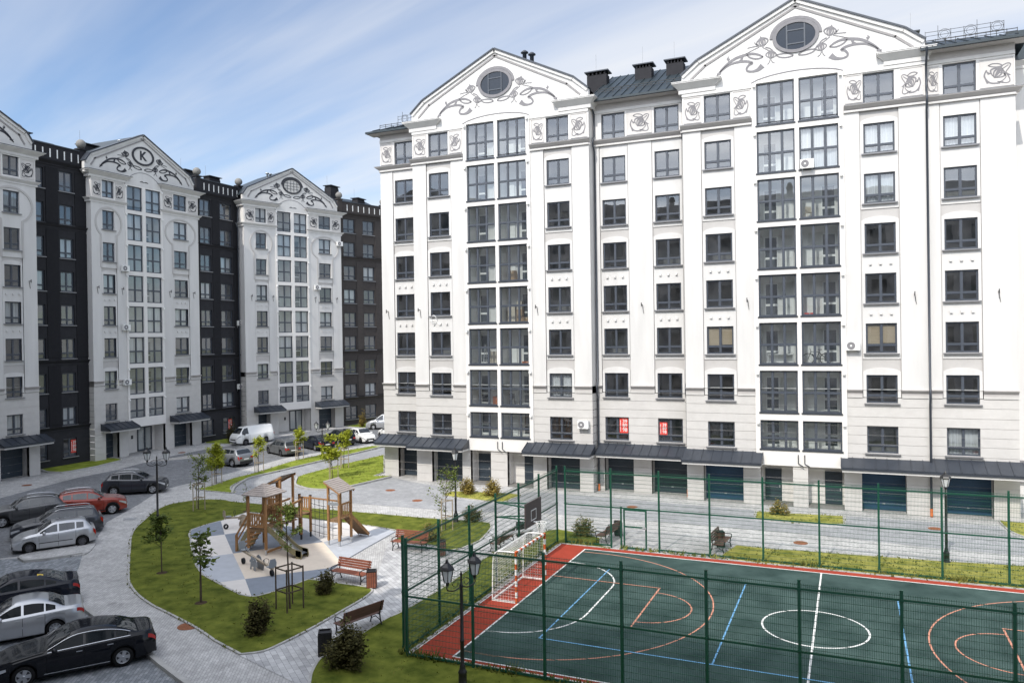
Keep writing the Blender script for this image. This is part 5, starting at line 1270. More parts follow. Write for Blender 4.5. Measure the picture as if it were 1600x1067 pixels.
for k in ('leafl', 'leafm', 'leafd'):
    nt = M[k].node_tree; b = nt.nodes['Principled BSDF']; out = nt.nodes['Material Output']; tr = nt.nodes.new('ShaderNodeBsdfTranslucent'); mx_ = nt.nodes.new('ShaderNodeMixShader'); mx_.inputs[0].default_value = .3
    col = b.inputs['Base Color'].links[0].from_socket; nt.links.new(col, tr.inputs[0]); nt.links.new(b.outputs[0], mx_.inputs[1]); nt.links.new(tr.outputs[0], mx_.inputs[2]); nt.links.new(mx_.outputs[0], out.inputs[0])
def leaf(mb, p, s, rng, up=.4):
    a = rng.uniform(0, 2*PI); el = rng.uniform(-.7, .7); d = Vector((math.cos(a)*math.cos(el), math.sin(a)*math.cos(el), math.sin(el)))
    n = Vector((rng.gauss(0, .6), rng.gauss(0, .6), 1)).normalized(); w = d.cross(n).normalized()
    p = Vector(p); t = p + d * s; m = p + d * s * .5; q = n * s * .08
    mb.add([p, m + w*s*.32 - q, t, m - w*s*.32 - q], [(0,1,2,3)])
def sapling(x, y, h, cr, ch, leafm, nleaf, ls, label, stakes=True, trunk=.035, lean=(0, 0), seed=0, group='young saplings', guard=None, cz=None, clusters=None):
    """cr/ch crown radius and height; crown built of branch-tip clusters"""
    rng = random.Random(seed); root = empty('sapling', (x, y, .05), 0, label, 'tree', group)
    tr = MB(); lx, ly = lean
    top = (lx, ly, h); tr.tube(smooth_pts([(0, 0, -.08), (lx*.3, ly*.25, h*.35), (lx*.65, ly*.7, h*.7), top], 4), [trunk*(1 - .8*i/12) for i in range(13)], 7)
    cb = h - ch; tips = []
    for k in range(clusters or 16):
        z = cb + ch * (rng.random() ** .8) * .95; a = rng.uniform(0, 2*PI); t = z / h; bx, by = lx*t, ly*t
        r_ = cr * (.35 + .65 * rng.random()) * (1 - .55 * max(0, (z - cb)/ch - .35))
        tip = Vector((bx + r_*math.cos(a), by + r_*math.sin(a), z + r_*rng.uniform(-.05, .55))); b0 = Vector((bx*.85, by*.85, max(cb*.8, z - r_*.7)))
        mid = (b0 + tip)/2 + Vector((rng.uniform(-.05,.05), rng.uniform(-.05,.05), .06)); tr.tube([b0, mid, tip], [.013, .009, .004], 5); tips += [(tip, 1.0), (mid, .6), ((tip + mid)/2, .8)]
    tr.build('trunk', M['bark'], root)
    cw = MB()
    for i in range(nleaf):
        t, k = rng.choice(tips); s = ls * rng.uniform(.7, 1.3)
        leaf(cw, t + Vector((rng.gauss(0, .13*cr), rng.gauss(0, .13*cr), rng.gauss(0, .11*cr))), s, rng)
    cw.build('crown', M[leafm], root)
    if stakes:
        g = MB(); e = guard or .42; sh = stakes if isinstance(stakes, float) else 1.75
        for i in range(3 if e < .5 else 4):
            n_ = 3 if e < .5 else 4; a = 2*PI*i/n_ + .5; g.tube([(e*math.cos(a), e*math.sin(a), -.05), (e*math.cos(a), e*math.sin(a), sh)], .032, 6)
            a2 = 2*PI*(i+1)/n_ + .5
            for z in (sh - .06, sh * .45): g.bar((e*math.cos(a), e*math.sin(a), z), (e*math.cos(a2), e*math.sin(a2), z), .035, .05)
        g.build('stakes', M['stake'] if e < .5 else M['bark'], root)
    else:
        sp = MB(); sp.lathe([(.26, 0), (.2, .02), (0, .035)], (0, 0, 0), 10); sp.build('soil_ring', M['soil'], root)
    return root
def sap(px, py, *a, **k): x, y = G(px, py); return sapling(x, y, *a, **k)
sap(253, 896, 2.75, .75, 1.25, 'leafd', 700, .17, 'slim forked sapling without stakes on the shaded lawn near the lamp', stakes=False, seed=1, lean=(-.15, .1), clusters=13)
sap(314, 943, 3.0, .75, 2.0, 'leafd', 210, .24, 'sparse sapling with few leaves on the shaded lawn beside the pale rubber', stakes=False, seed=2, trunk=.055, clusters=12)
sap(453, 952, 4.3, .65, 1.8, 'leafm', 850, .12, 'tall sapling inside a square timber guard in front of the slide', stakes=1.75, guard=.55, seed=3, trunk=.05, clusters=18, lean=(-.25, .1))
sap(310, 797, 3.6, .85, 2.2, 'leafm', 800, .13, 'loose olive-leaved staked sapling at the shadow edge by the lit pavement', seed=4, lean=(.1, 0))
sap(338, 757, 3.0, .95, 1.7, 'leafl', 2400, .17, 'bright yellow-green bushy sapling staked behind the silver off-roader', seed=5)
sap(404, 738, 2.9, .75, 1.6, 'leafl', 1000, .16, 'yellow-green staked sapling between the silver off-roader and the grey estate', seed=6)
sap(467, 719, 2.9, .8, 1.5, 'leafl', 1400, .16, 'round yellow-green staked sapling between the grey estate and the dark sedan', seed=7)
sap(520, 748, 3.3, .95, 2.0, 'leafl', 1700, .18, 'wide drooping yellow-green sapling staked at the tip of the triangular lawn', seed=8, lean=(-.2, -.1))
sap(537, 732, 3.3, .75, 1.8, 'leafl', 1400, .17, 'upright yellow-green sapling staked inside the triangular lawn', seed=9, lean=(.1, .1))
sap(696, 829, 3.5, 1.0, 2.3, 'leafm', 650, .13, 'staked sapling with a loose pale crown beside the single lamp', seed=10, lean=(.1, .05), clusters=20)
sap(385, 800, 1.9, .4, 1.3, 'leafm', 60, .10, 'thin nearly bare sapling behind the wooden slide tower', stakes=False, seed=12, trunk=.02, clusters=9)
def shrub(px, py, r, h, m, n, ls, label, seed=0):
    rng = random.Random(seed); x, y = G(px, py); root = empty('shrub', (x, y, .05), 0, label, 'shrub', 'rounded shrubs in the lawns')
    st = MB(); lf = MB(); tips = []
    for i in range(30):
        a = rng.uniform(0, 2*PI); el = math.asin(rng.uniform(-.05, 1)); rr = rng.uniform(.75, 1.05) * (1 + .14*math.sin(3*a + seed))
        t = Vector((r*rr*math.cos(a)*math.cos(el), r*rr*math.sin(a)*math.cos(el), h*.42 + h*.58*rr*math.sin(el) - h*.2*(math.cos(el)**4))); st.tube([(0, 0, -.05), t*.55 + Vector((0, 0, .05)), t], [.02, .012, .005], 5); tips.append(t)
    for i in range(n):
        t = rng.choice(tips) * rng.uniform(.35, 1.03) + Vector((rng.gauss(0, .12*r), rng.gauss(0, .12*r), rng.gauss(0, .10*h))); t.z = max(.02, t.z)
        leaf(lf, t, ls * rng.uniform(.6, 1.4), rng)
    st.build('stems', M['bark'], root); lf.build('foliage', M[m], root)
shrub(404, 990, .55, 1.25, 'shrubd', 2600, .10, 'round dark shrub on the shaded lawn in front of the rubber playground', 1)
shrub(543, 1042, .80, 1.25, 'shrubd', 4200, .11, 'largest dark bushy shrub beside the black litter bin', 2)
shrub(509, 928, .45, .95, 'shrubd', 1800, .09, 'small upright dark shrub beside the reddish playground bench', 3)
shrub(730, 772, .62, 1.15, 'shruby', 2200, .10, 'bronze shrub of the entrance-door pair, the one nearer the single lamp', 4)
shrub(768, 775, .68, 1.2, 'shruby', 2200, .10, 'bronze shrub of the entrance-door pair, at the tip of their lawn', 5)
shrub(672, 846, .6, 1.0, 'shrubm', 1700, .10, 'olive shrub behind the bench between the lawns', 6)
shrub(738, 815, .55, 1.0, 'shrubm', 1700, .10, 'olive shrub at the rounded lawn tip between single lamp and court fence', 7)
shrub(911, 838, .60, 1.1, 'shrubm', 2000, .10, 'olive shrub beside the bench at the court corner', 8)
shrub(1218, 804, .58, .95, 'shruby', 1700, .10, 'yellowish shrub on the small grass island before the middle garages', 9)
shrub(362, 692, .55, 2.6, 'shrubd', 1800, .12, 'narrow dark conifer shrub behind the white van', 10)
shrub(566, 667, .5, 2.0, 'shruby', 1000, .12, 'tall reddish shrub behind the silver people carrier', 11)
# ------------------------------------------------------------------ playground
M['pine'] = mat('weathered_pine', (0.32, 0.175, 0.080), 0.75, var=0.25, vscale=3, stretch=(6, 6, 1))
M['pined'] = mat('worn_pine', (0.24, 0.155, 0.09), 0.8, var=0.25, vscale=3, stretch=(6, 6, 1))
M['shingle'] = mat('grey_roof_boards', (0.33, 0.29, 0.265), 0.85, var=0.2, vscale=3, stretch=(8, 1, 1))
M['olive'] = mat('olive_panel', (0.24, 0.205, 0.11), 0.6, var=0.08)
M['greypanel'] = mat('grey_play_panel', (0.24, 0.26, 0.28), 0.5, var=0.06)
M['rope'] = mat('dark_rope', (0.035, 0.037, 0.040), 0.8, var=0.1)
M['slide'] = mat('slide_steel', (0.55, 0.56, 0.57), 0.28, metal=0.85, var=0.04)
def build_play():
    base = (-27.5, 33, .055); root = empty('climbing_frame', base, 0, "wooden climbing frame with roofed towers, slide, bridges and rope net on the soft rubber", 'climbing frame'); off = base
    zb = .05
    def post(x, y, h, dark=False):
        p = MB(); p.box(x - .055, x + .055, y - .055, y + .055, zb + .28, h); o = p.build('post', M['pine'], root, off)
        s = MB(); s.box(x - .04, x + .04, y - .04, y + .04, zb, zb + .28); s.box(x - .06, x + .06, y - .06, y + .06, h, h + .03); s.build('post_foot', M['steel' if not dark else 'black'], o)
    T1 = ((-28.75, 31.0), (-27.6, 31.0), (-28.75, 32.15), (-27.6, 32.15))
    for x, y in T1: post(x, y, 3.15)
    def deck(x0, x1, y0, y1, z, name='platform'):
        d = MB(); n = int((x1-x0)/.14)
        for i in range(n): d.box(x0 + (x1-x0)*i/n + .006, x0 + (x1-x0)*(i+1)/n - .006, y0, y1, z - .05, z)
        d.box(x0, x1, y0, y0 + .05, z - .17, z - .051); d.box(x0, x1, y1 - .05, y1, z - .17, z - .051); d.build(name, M['pined'], root, off)
    deck(-28.7, -27.65, 31.05, 32.1, 1.37)
    def rail(a, b, z0, z1, n, name='railing'):
        a, b = Vector(a), Vector(b); r = MB()
        for z in (z0 + .08, z1): r.bar((a.x, a.y, z), (b.x, b.y, z), .045, .09)
        for i in range(n):
            p = a + (b-a)*(i+.5)/n; r.box(p.x - .042, p.x + .042, p.y - .042, p.y + .042, z0 + .1, z1 - .03) if abs(b.x-a.x) < .01 and False else r.bar((p.x, p.y, z0 + .1), (p.x, p.y, z1 - .03), .085, .022, up=((b-a).y, -(b-a).x, 0))
        r.build(name, M['pine'], root, off)
    rail((-28.7, 31.0), (-27.65, 31.0), 1.4, 2.1, 7); rail((-28.7, 32.15), (-27.65, 32.15), 1.4, 2.1, 7)
    # pyramid roof
    r = MB(); cx_, cy_, e, ze, za = -28.175, 31.575, .80, 3.08, 3.62
    cor = [(cx_ - e, cy_ - e), (cx_ + e, cy_ - e), (cx_ + e, cy_ + e), (cx_ - e, cy_ + e)]; N_ = 7
    for k in range(4):
        a, b = Vector(cor[k]), Vector(cor[(k+1) % 4])
        for i in range(N_):
            t0, t1 = i/N_, (i+1)/N_
            P = lambda q, t, dz: (q.x*(1-t) + cx_*t, q.y*(1-t) + cy_*t, ze + (za-ze)*t + dz)
            r.add([P(a,t0,.045), P(b,t0,.045), P(b,t1,.02), P(a,t1,.02), P(a,t0,0), P(b,t0,0)], [(0,1,2,3), (4,5,1,0)])
    r.add([(x, y, ze - .005) for x, y in cor], [(0,1,2,3)]); r.build('tower_roof', M['shingle'], root, off)
    # stair on the -X side
    s = MB()
    for y in (31.1, 32.1): s.bar((-29.6, y, .12), (-28.75, y, 1.35), .05, .22)
    s.build('stair_string', M['olive'], root, off); s = MB()
    for i in range(4): z = .28 + .28*i; x = -29.5 + .2*i; s.box(x, x + .22, 31.12, 32.08, z - .04, z)
    s.build('stair_tread', M['pine'], root, off)
    h = MB()
    for y in (31.05, 32.15):
        h.box(-29.66, -29.56, y - .05, y + .05, zb, .92); h.bar((-29.61, y, .9), (-28.75, y, 2.1), .05, .09); h.bar((-29.61, y, .55), (-28.75, y, 1.75), .04, .07)
    h.build('handrail', M['pine'], root, off)
    # slide
    prof = [(-27.6, 1.37), (-27.3, 1.28), (-26.2, .52), (-25.85, .36), (-25.5, .30), (-25.42, .29)]; p = smooth_pts(prof, 4); sl_ = MB(); sd = MB()
    for (a, c), (b, d) in zip(p[:-1], p[1:]):
        sl_.add([(a, 31.08, c), (b, 31.08, d), (b, 31.56, d), (a, 31.56, c)], [(0,1,2,3)])
        for y in (31.04, 31.57): sd.add([(a, y, c - .16), (b, y, d - .16), (b, y, d + .17), (a, y, c + .17), (a, y + .04, c - .16), (b, y + .04, d - .16), (b, y + .04, d + .17), (a, y + .04, c + .17)], [(0,1,2,3), (4,7,6,5), (3,2,6,7), (0,4,5,1)])
    for y in (31.04, 31.57):
        sd.prism([(-25.75, zb), (-25.42, zb), (-25.36, .2), (-25.42, .46), (-25.75, .48)], lambda u, v, d: (u, y + d, v), 0, .04)
    sl_.build('slide_chute', M['slide'], root, off); sd.build('slide_side', M['olive'], root, off)
    b = MB(); b.bar((-27.6, 31.02, .2), (-27.6, 32.15, .2), .08, .10); b.bar((-28.7, 31.0, .25), (-27.62, 31.0, .25), .05, .1) if False else None; b.build('brace', M['pine'], root, off)
    # rear tower with a mono-pitch roof
    T2 = ((-29.85, 33.45), (-29.85, 34.5), (-28.74, 33.45), (-28.74, 34.5))
    for i, (x, y) in enumerate(T2): post(x, y, 3.1 if x < -29 else 3.6)
    deck(-29.8, -28.8, 33.5, 34.45, 1.45); rail((-29.8, 33.45), (-28.8, 33.45), 1.5, 2.35, 6); rail((-29.85, 33.5), (-29.85, 34.45), 1.5, 2.35, 6)
    def mono(x0, x1, y0, y1, z0, z1):
        m = MB(); n = 8
        for i in range(n):
            t0, t1 = i/n, (i+1)/n; f_ = lambda t: (x0 + (x1-x0)*t, z0 + (z1-z0)*t)
            (a, c), (b_, d) = f_(t0), f_(t1); m.add([(a, y0, c + .03), (b_, y0, d + .005), (b_, y1, d + .005), (a, y1, c + .03), (a, y0, c - .03), (a, y1, c - .03), (b_, y0, d - .03), (b_, y1, d - .03)], [(0,1,2,3), (4,5,7,6), (0,3,5,4), (0,4,6,1), (3,2,7,5)])
        m.build('tower_roof', M['shingle'], root, off); e_ = MB(); e_.bar((x0, y0 + .03, z0 - .06), (x1, y0 + .03, z1 - .06), .05, .12); e_.bar((x0, y1 - .03, z0 - .06), (x1, y1 - .03, z1 - .06), .05, .12); e_.build('roof_rafter', M['pine'], root, off)
    mono(-30.0, -28.6, 33.35, 34.6, 3.0, 3.66)
    # bridge posts and platform, hanging steps
    for x, y in ((-27.95, 34.2), (-27.9, 34.95), (-28.7, 35.0)): post(x, y, 2.35, True)
    deck(-28.7, -27.9, 34.2, 34.95, 1.42); rail((-28.7, 34.97), (-27.95, 34.97), 1.45, 2.2, 5)
    b = MB()
    for x in (-28.74, -27.62):
        b.bar((x, 32.15, 2.15), (x + (-.0 if x < -28 else -.33), 34.25, 2.25), .07, .10)
    b.bar((-28.74, 32.15, 1.9), (-28.74, 34.45, 1.9), .06, .09); b.build('overhead_beam', M['pine'], root, off)
    s = MB(); c_ = MB()
    for i in range(5):
        y = 32.45 + .38*i; s.box(-28.6, -27.75, y - .09, y + .09, 1.28 - .05*math.sin(i), 1.33 - .05*math.sin(i))
        for x in (-28.5, -27.85): c_.bar((x, y, 1.33), (x, y, 2.2), .022)
        if i < 4: c_.bar((-28.5, y, 1.75), (-28.5, y + .38, 1.75), .022); c_.bar((-28.5, y, 1.55), (-28.5, y + .38, 1.55), .022)
    s.build('hanging_step', M['pined'], root, off); c_.build('chain', M['rope'], root, off)
    # right tower
    T3 = ((-25.45, 33.73), (-25.04, 34.0), (-25.72, 34.79), (-25.04, 34.79))
    T3 = ((-25.75, 33.75), (-25.05, 33.75), (-25.75, 34.8), (-25.05, 34.8))
    for x, y in T3: post(x, y, 3.3 if x < -25.5 else 2.95)
    deck(-25.7, -25.1, 33.8, 34.75, 1.46); rail((-25.05, 33.8), (-25.05, 34.75), 1.5, 2.25, 6)
    mono(-24.9, -25.95, 33.6, 34.95, 2.92, 3.5)
    w = MB(); w.tube([(-25.75 + .35 + .33*math.cos(2*PI*k/18), 33.72, 2.55 + .33*math.sin(2*PI*k/18)) for k in range(19)], .025, 6, cap=False); w.bar((-25.75, 33.72, 2.3), (-25.05, 33.72, 2.3), .06, .14); w.build('play_ring', M['greypanel'], root, off)
    q = MB(); q.bar((-25.38, 34.85, 1.42), (-25.2, 36.2, .12), .62, .05); q.build('climbing_ramp', M['pined'], root, off); q = MB()
    for x in (-.33, .33): q.bar((-25.38 + x, 34.85, 1.46), (-25.2 + x, 36.22, .14), .045, .16)
    q.build('ramp_rail', M['pine'], root, off)
    # rope net between the bridge and the right tower
    n = MB(); n.bar((-27.9, 34.95, 2.22), (-25.75, 34.5, 2.28), .07, .07); n.build('overhead_beam', M['pine'], root, off); n = MB()
    A_, B_ = Vector((-27.9, 34.95, 0)), Vector((-25.75, 34.5, 0))
    for i in range(1, 6):
        p = A_ + (B_-A_)*i/6; n.tube([(p.x, p.y, 2.22), (p.x + .02, p.y, 1.2), (p.x, p.y, .15)], .014, 5)
    for k in range(5):
        z = .4 + .38*k; n.tube([(A_.x, A_.y, z), ((A_.x+B_.x)/2, (A_.y+B_.y)/2, z - .06), (B_.x, B_.y, z)], .014, 5)
    n.build('rope_net', M['rope'], root, off)
build_play()
def seesaw(x, y, rz, label, mcol, tilt, L=3.1):
    root = empty('seesaw', (x, y, .055), rz, label, 'seesaw', 'seesaws on the rubber')
    b = MB(); dz = tilt; b.bar((-L/2, 0, .52 - dz), (L/2, 0, .52 + dz), .11, .09); b.build('beam', M['stake'], root)
    def panel(poly, y0): p = MB(); p.prism(poly, lambda u, v, d: (u, y0 + d, v), -.012, .012); return p
    eleph = [(-.42,0),(-.28,.02),(-.24,.16),(-.05,.17),(.0,.02),(.14,.0),(.18,.2),(.34,.22),(.30,.40),(.18,.56),(-.02,.62),(-.14,.58),(-.20,.68),(-.30,.62),(-.30,.50),(-.42,.46),(-.44,.36),(-.33,.34),(-.36,.16)]
    squir = [(-.36,.0),(.3,.0),(.36,.18),(.46,.42),(.40,.56),(.30,.48),(.22,.36),(.08,.58),(-.12,.68),(-.30,.62),(-.42,.48),(-.40,.40),(-.26,.40),(-.34,.22)]
    panel(eleph, -.16).build('animal_panel', M[mcol], root); panel(squir, .16).build('animal_panel', M[mcol], root)
    h = MB(); h.tube([(0, -.2, .5), (0, .2, .5)], .03, 8); h.build('axle', M['steel'], root)
    for s in (1, -1):
        z = .52 + s*dz; e = s*L/2
        st = MB(); st.lathe([(0, .06), (.17, .05), (.18, .02), (.0, .0)], (e - s*.25, 0, z + .03), 12); st.build('seat', M['greypanel'], root)
        bk = MB(); bk.prism([(-.17, .05), (.17, .05), (.19, .28), (.12, .45), (-.12, .45), (-.19, .28)], lambda u, v, d: (e + d, u, z + v), -.012, .012); bk.build('seat_back', M[mcol], root)
        ty = MB(); ty.lathe([(.07, -.06), (.14, -.05), (.15, .05), (.07, .06)], (e - s*.1, 0, .16), 14, axis='y'); ty.build('bumper_tyre', M['rope'], root)
        hd = MB(); hd.tube(smooth_pts([(e - s*.62, 0, z), (e - s*.62, -.14, z + .25), (e - s*.66, 0, z + .36), (e - s*.62, .14, z + .25), (e - s*.62, 0, z)], 3), .012, 5); hd.build('hand_grip', M['rope'], root)
seesaw(-26.25, 28.85, math.atan2(28.25 - 29.38, -24.78 + 27.68), 'grey seesaw with animal panels at the front of the playground', 'greypanel', -.16)
seesaw(-33.2, 35.6, 1.15, 'pale wooden seesaw at the far edge of the playground behind the stair tower', 'stake', -.14, 2.6)
# ------------------------------------------------------------------ cars
M['tyre'] = mat('tyre_rubber', (0.012, 0.012, 0.012), 0.85, var=0.1)
M['alloy'] = mat('alloy_rim', (0.50, 0.51, 0.53), 0.3, metal=0.8, var=0.05)
M['alloyd'] = mat('dark_alloy_rim', (0.10, 0.10, 0.11), 0.35, metal=0.7, var=0.05)
M['chrome'] = mat('bright_trim', (0.62, 0.63, 0.65), 0.18, metal=0.9)
M['plastic'] = mat('black_plastic', (0.014, 0.014, 0.015), 0.55, var=0.1)
M['tail'] = mat('tail_lamp_red', (0.42, 0.012, 0.010), 0.15, spec=0.8)
M['head'] = mat('headlamp_lens', (0.60, 0.62, 0.65), 0.08, metal=0.35, spec=0.9)
M['under'] = mat('underbody', (0.008, 0.008, 0.008), 0.9)
def paint(name, col, metal=0.0, rough=0.28):
    if max(col) < .03: rough = .16
    M[name] = mat(name, col, rough, metal=metal, coat=.40 if max(col) < .03 else .9, var=0.03, vscale=1.5, spec=.12 if max(col) < .03 else .3); return M[name]
paint('paint_black', (0.006, 0.007, 0.010)); paint('paint_silver', (0.46, 0.47, 0.485), .55); paint('paint_navy', (0.010, 0.012, 0.020)); paint('paint_graphite', (0.028, 0.031, 0.040), .2); paint('paint_grey', (0.060, 0.062, 0.066), .3)
paint('paint_red', (0.24, 0.026, 0.012), .25); paint('paint_white', (0.74, 0.74, 0.72)); paint('paint_steel', (0.22, 0.23, 0.245), .45); paint('paint_wagon', (0.13, 0.135, 0.135), .45)
def interp(pts, x):
    if x <= pts[0][0]: return pts[0][1]
    for (a, b), (c, d) in zip(pts[:-1], pts[1:]):
        if x <= c: 
            t = (x - a) / (c - a); return b + (d - b) * t
    return pts[-1][1]
def smoothprof(pts, k=5):
    return smooth_pts(pts, k)
KINDS = {
 # length, width, wheel radius, front/rear axle, top profile (centre line from nose x=0), belt profile, side windows [(x0,x1)], windscreen, rear screen
 'saloon': dict(L=4.85, W=1.86, r=.335, ax=(.93, 3.80), top=[(0,.62),(.12,.74),(.6,.87),(1.25,.97),(1.55,1.03),(2.25,1.38),(2.75,1.45),(3.3,1.42),(3.8,1.29),(4.25,1.10),(4.7,1.06),(4.82,.98),(4.85,.80)],
   belt=[(0,.60),(.6,.80),(1.4,.93),(2.5,.97),(3.8,1.01),(4.6,1.0),(4.85,.80)], win=[(1.62,2.62),(2.70,3.55),(3.60,3.98)], ws=(1.58,2.28), rs=(3.62,4.26), rail=False, trunk=True),
 'saloon2': dict(L=4.38, W=1.74, r=.31, ax=(.88, 3.40), top=[(0,.60),(.10,.72),(.5,.84),(1.1,.95),(1.38,1.0),(2.02,1.38),(2.5,1.45),(2.95,1.42),(3.35,1.28),(3.72,1.08),(4.2,1.05),(4.35,.98),(4.38,.78)],
   belt=[(0,.58),(.5,.78),(1.3,.90),(2.4,.94),(3.4,.98),(4.2,.98),(4.38,.78)], win=[(1.48,2.32),(2.40,3.05),(3.10,3.42)], ws=(1.42,2.05), rs=(3.18,3.74), rail=False, trunk=True),
 'hatch': dict(L=3.92, W=1.66, r=.29, ax=(.78, 3.24), top=[(0,.60),(.10,.72),(.45,.87),(.95,.98),(1.15,1.02),(1.80,1.42),(2.3,1.48),(3.0,1.46),(3.42,1.38),(3.72,1.02),(3.88,.95),(3.92,.70)],
   belt=[(0,.58),(.45,.80),(1.1,.92),(2.2,.95),(3.3,1.0),(3.75,.98),(3.92,.70)], win=[(1.28,2.08),(2.16,2.90),(2.97,3.32)], ws=(1.18,1.84), rs=(3.44,3.72), rail=False),
 'crossover': dict(L=4.32, W=1.79, r=.345, ax=(.86, 3.46), top=[(0,.72),(.10,.88),(.5,1.02),(1.05,1.10),(1.28,1.14),(1.88,1.52),(2.4,1.62),(3.2,1.60),(3.75,1.50),(4.08,1.12),(4.26,1.02),(4.32,.76)],
   belt=[(0,.70),(.5,.95),(1.3,1.05),(2.4,1.09),(3.5,1.16),(4.1,1.12),(4.32,.76)], win=[(1.42,2.22),(2.30,3.08),(3.15,3.62)], ws=(1.32,1.92), rs=(3.78,4.08), rail=True, clad=True),
 'estate': dict(L=4.62, W=1.78, r=.32, ax=(.90, 3.58), top=[(0,.62),(.12,.75),(.5,.88),(1.1,.98),(1.40,1.02),(2.05,1.42),(2.5,1.49),(3.6,1.48),(4.15,1.42),(4.42,1.05),(4.56,.98),(4.62,.74)],
   belt=[(0,.60),(.5,.80),(1.3,.92),(2.4,.96),(3.8,1.0),(4.4,1.0),(4.62,.74)], win=[(1.50,2.34),(2.42,3.22),(3.30,4.08)], ws=(1.44,2.08), rs=(4.17,4.44), rail=True),
 'van': dict(L=4.75, W=1.74, r=.32, ax=(1.02, 3.55), top=[(0,.78),(.06,.98),(.22,1.14),(.34,1.20),(.88,1.80),(1.15,1.92),(2.2,1.98),(3.8,1.98),(4.55,1.95),(4.68,1.80),(4.73,1.2),(4.75,.72)],
   belt=[(0,.74),(.22,1.05),(.6,1.12),(1.6,1.14),(4.6,1.14),(4.75,.72)], win=[(.62,1.42)], ws=(.36,.90), rs=(4.69,4.73), rail=False, van=True),
 'mpv': dict(L=4.75, W=1.90, r=.33, ax=(.95, 4.0), top=[(0,.70),(.10,.86),(.45,1.02),(.85,1.12),(1.05,1.18),(1.85,1.78),(2.4,1.88),(3.8,1.88),(4.45,1.82),(4.62,1.3),(4.72,1.0),(4.75,.74)],
   belt=[(0,.68),(.5,.96),(1.2,1.08),(2.6,1.12),(4.5,1.16),(4.75,.74)], win=[(1.30,2.14),(2.24,3.20),(3.3,4.25)], ws=(1.10,1.88), rs=(4.48,4.64), rail=False),
}
def wheel(root, x, y, r, rimm, w=.20, spokes=5):
    s = 1 if y > 0 else -1
    t = MB(); t.lathe([(r*.66, -w/2), (r*.93, -w/2), (r, -w*.32), (r, w*.32), (r*.93, w/2), (r*.66, w/2), (r*.62, w*.3), (r*.62, -w*.3), (r*.66, -w/2)], (0, 0, 0), 26, axis='y')
    o = t.build('wheel', M['tyre'], root); o.location = (x, y, r)
    m = MB(); e = s * (w/2 - .018)
    m.lathe([(r*.62, e - s*.05), (r*.66, e + s*.012), (r*.60, e + s*.012), (r*.57, e - s*.02)], (0, 0, 0), 26, axis='y')
    for k in range(spokes):
        a = 2*PI*k/spokes + .3; ca, sa = math.cos(a), math.sin(a); wd = .13*r if spokes > 6 else .20*r
        P = [(-wd*.75, .10*r), (wd*.75, .10*r), (wd, .60*r), (-wd, .60*r)]
        m.add([(p*ca + q*sa, e + s*(.004 + .012*(q < .3*r)), -p*sa + q*ca) for p, q in P], [(0,1,2,3)])
    m.lathe([(0, e + s*.02), (r*.14, e + s*.016), (r*.17, e - s*.01)], (0, 0, 0), 12, axis='y'); m.build('rim', rimm, o)
    b = MB(); b.lathe([(0, e - s*.055), (r*.6, e - s*.05)], (0, 0, 0), 16, axis='y'); b.build('brake_disc', M['alloyd'], o)
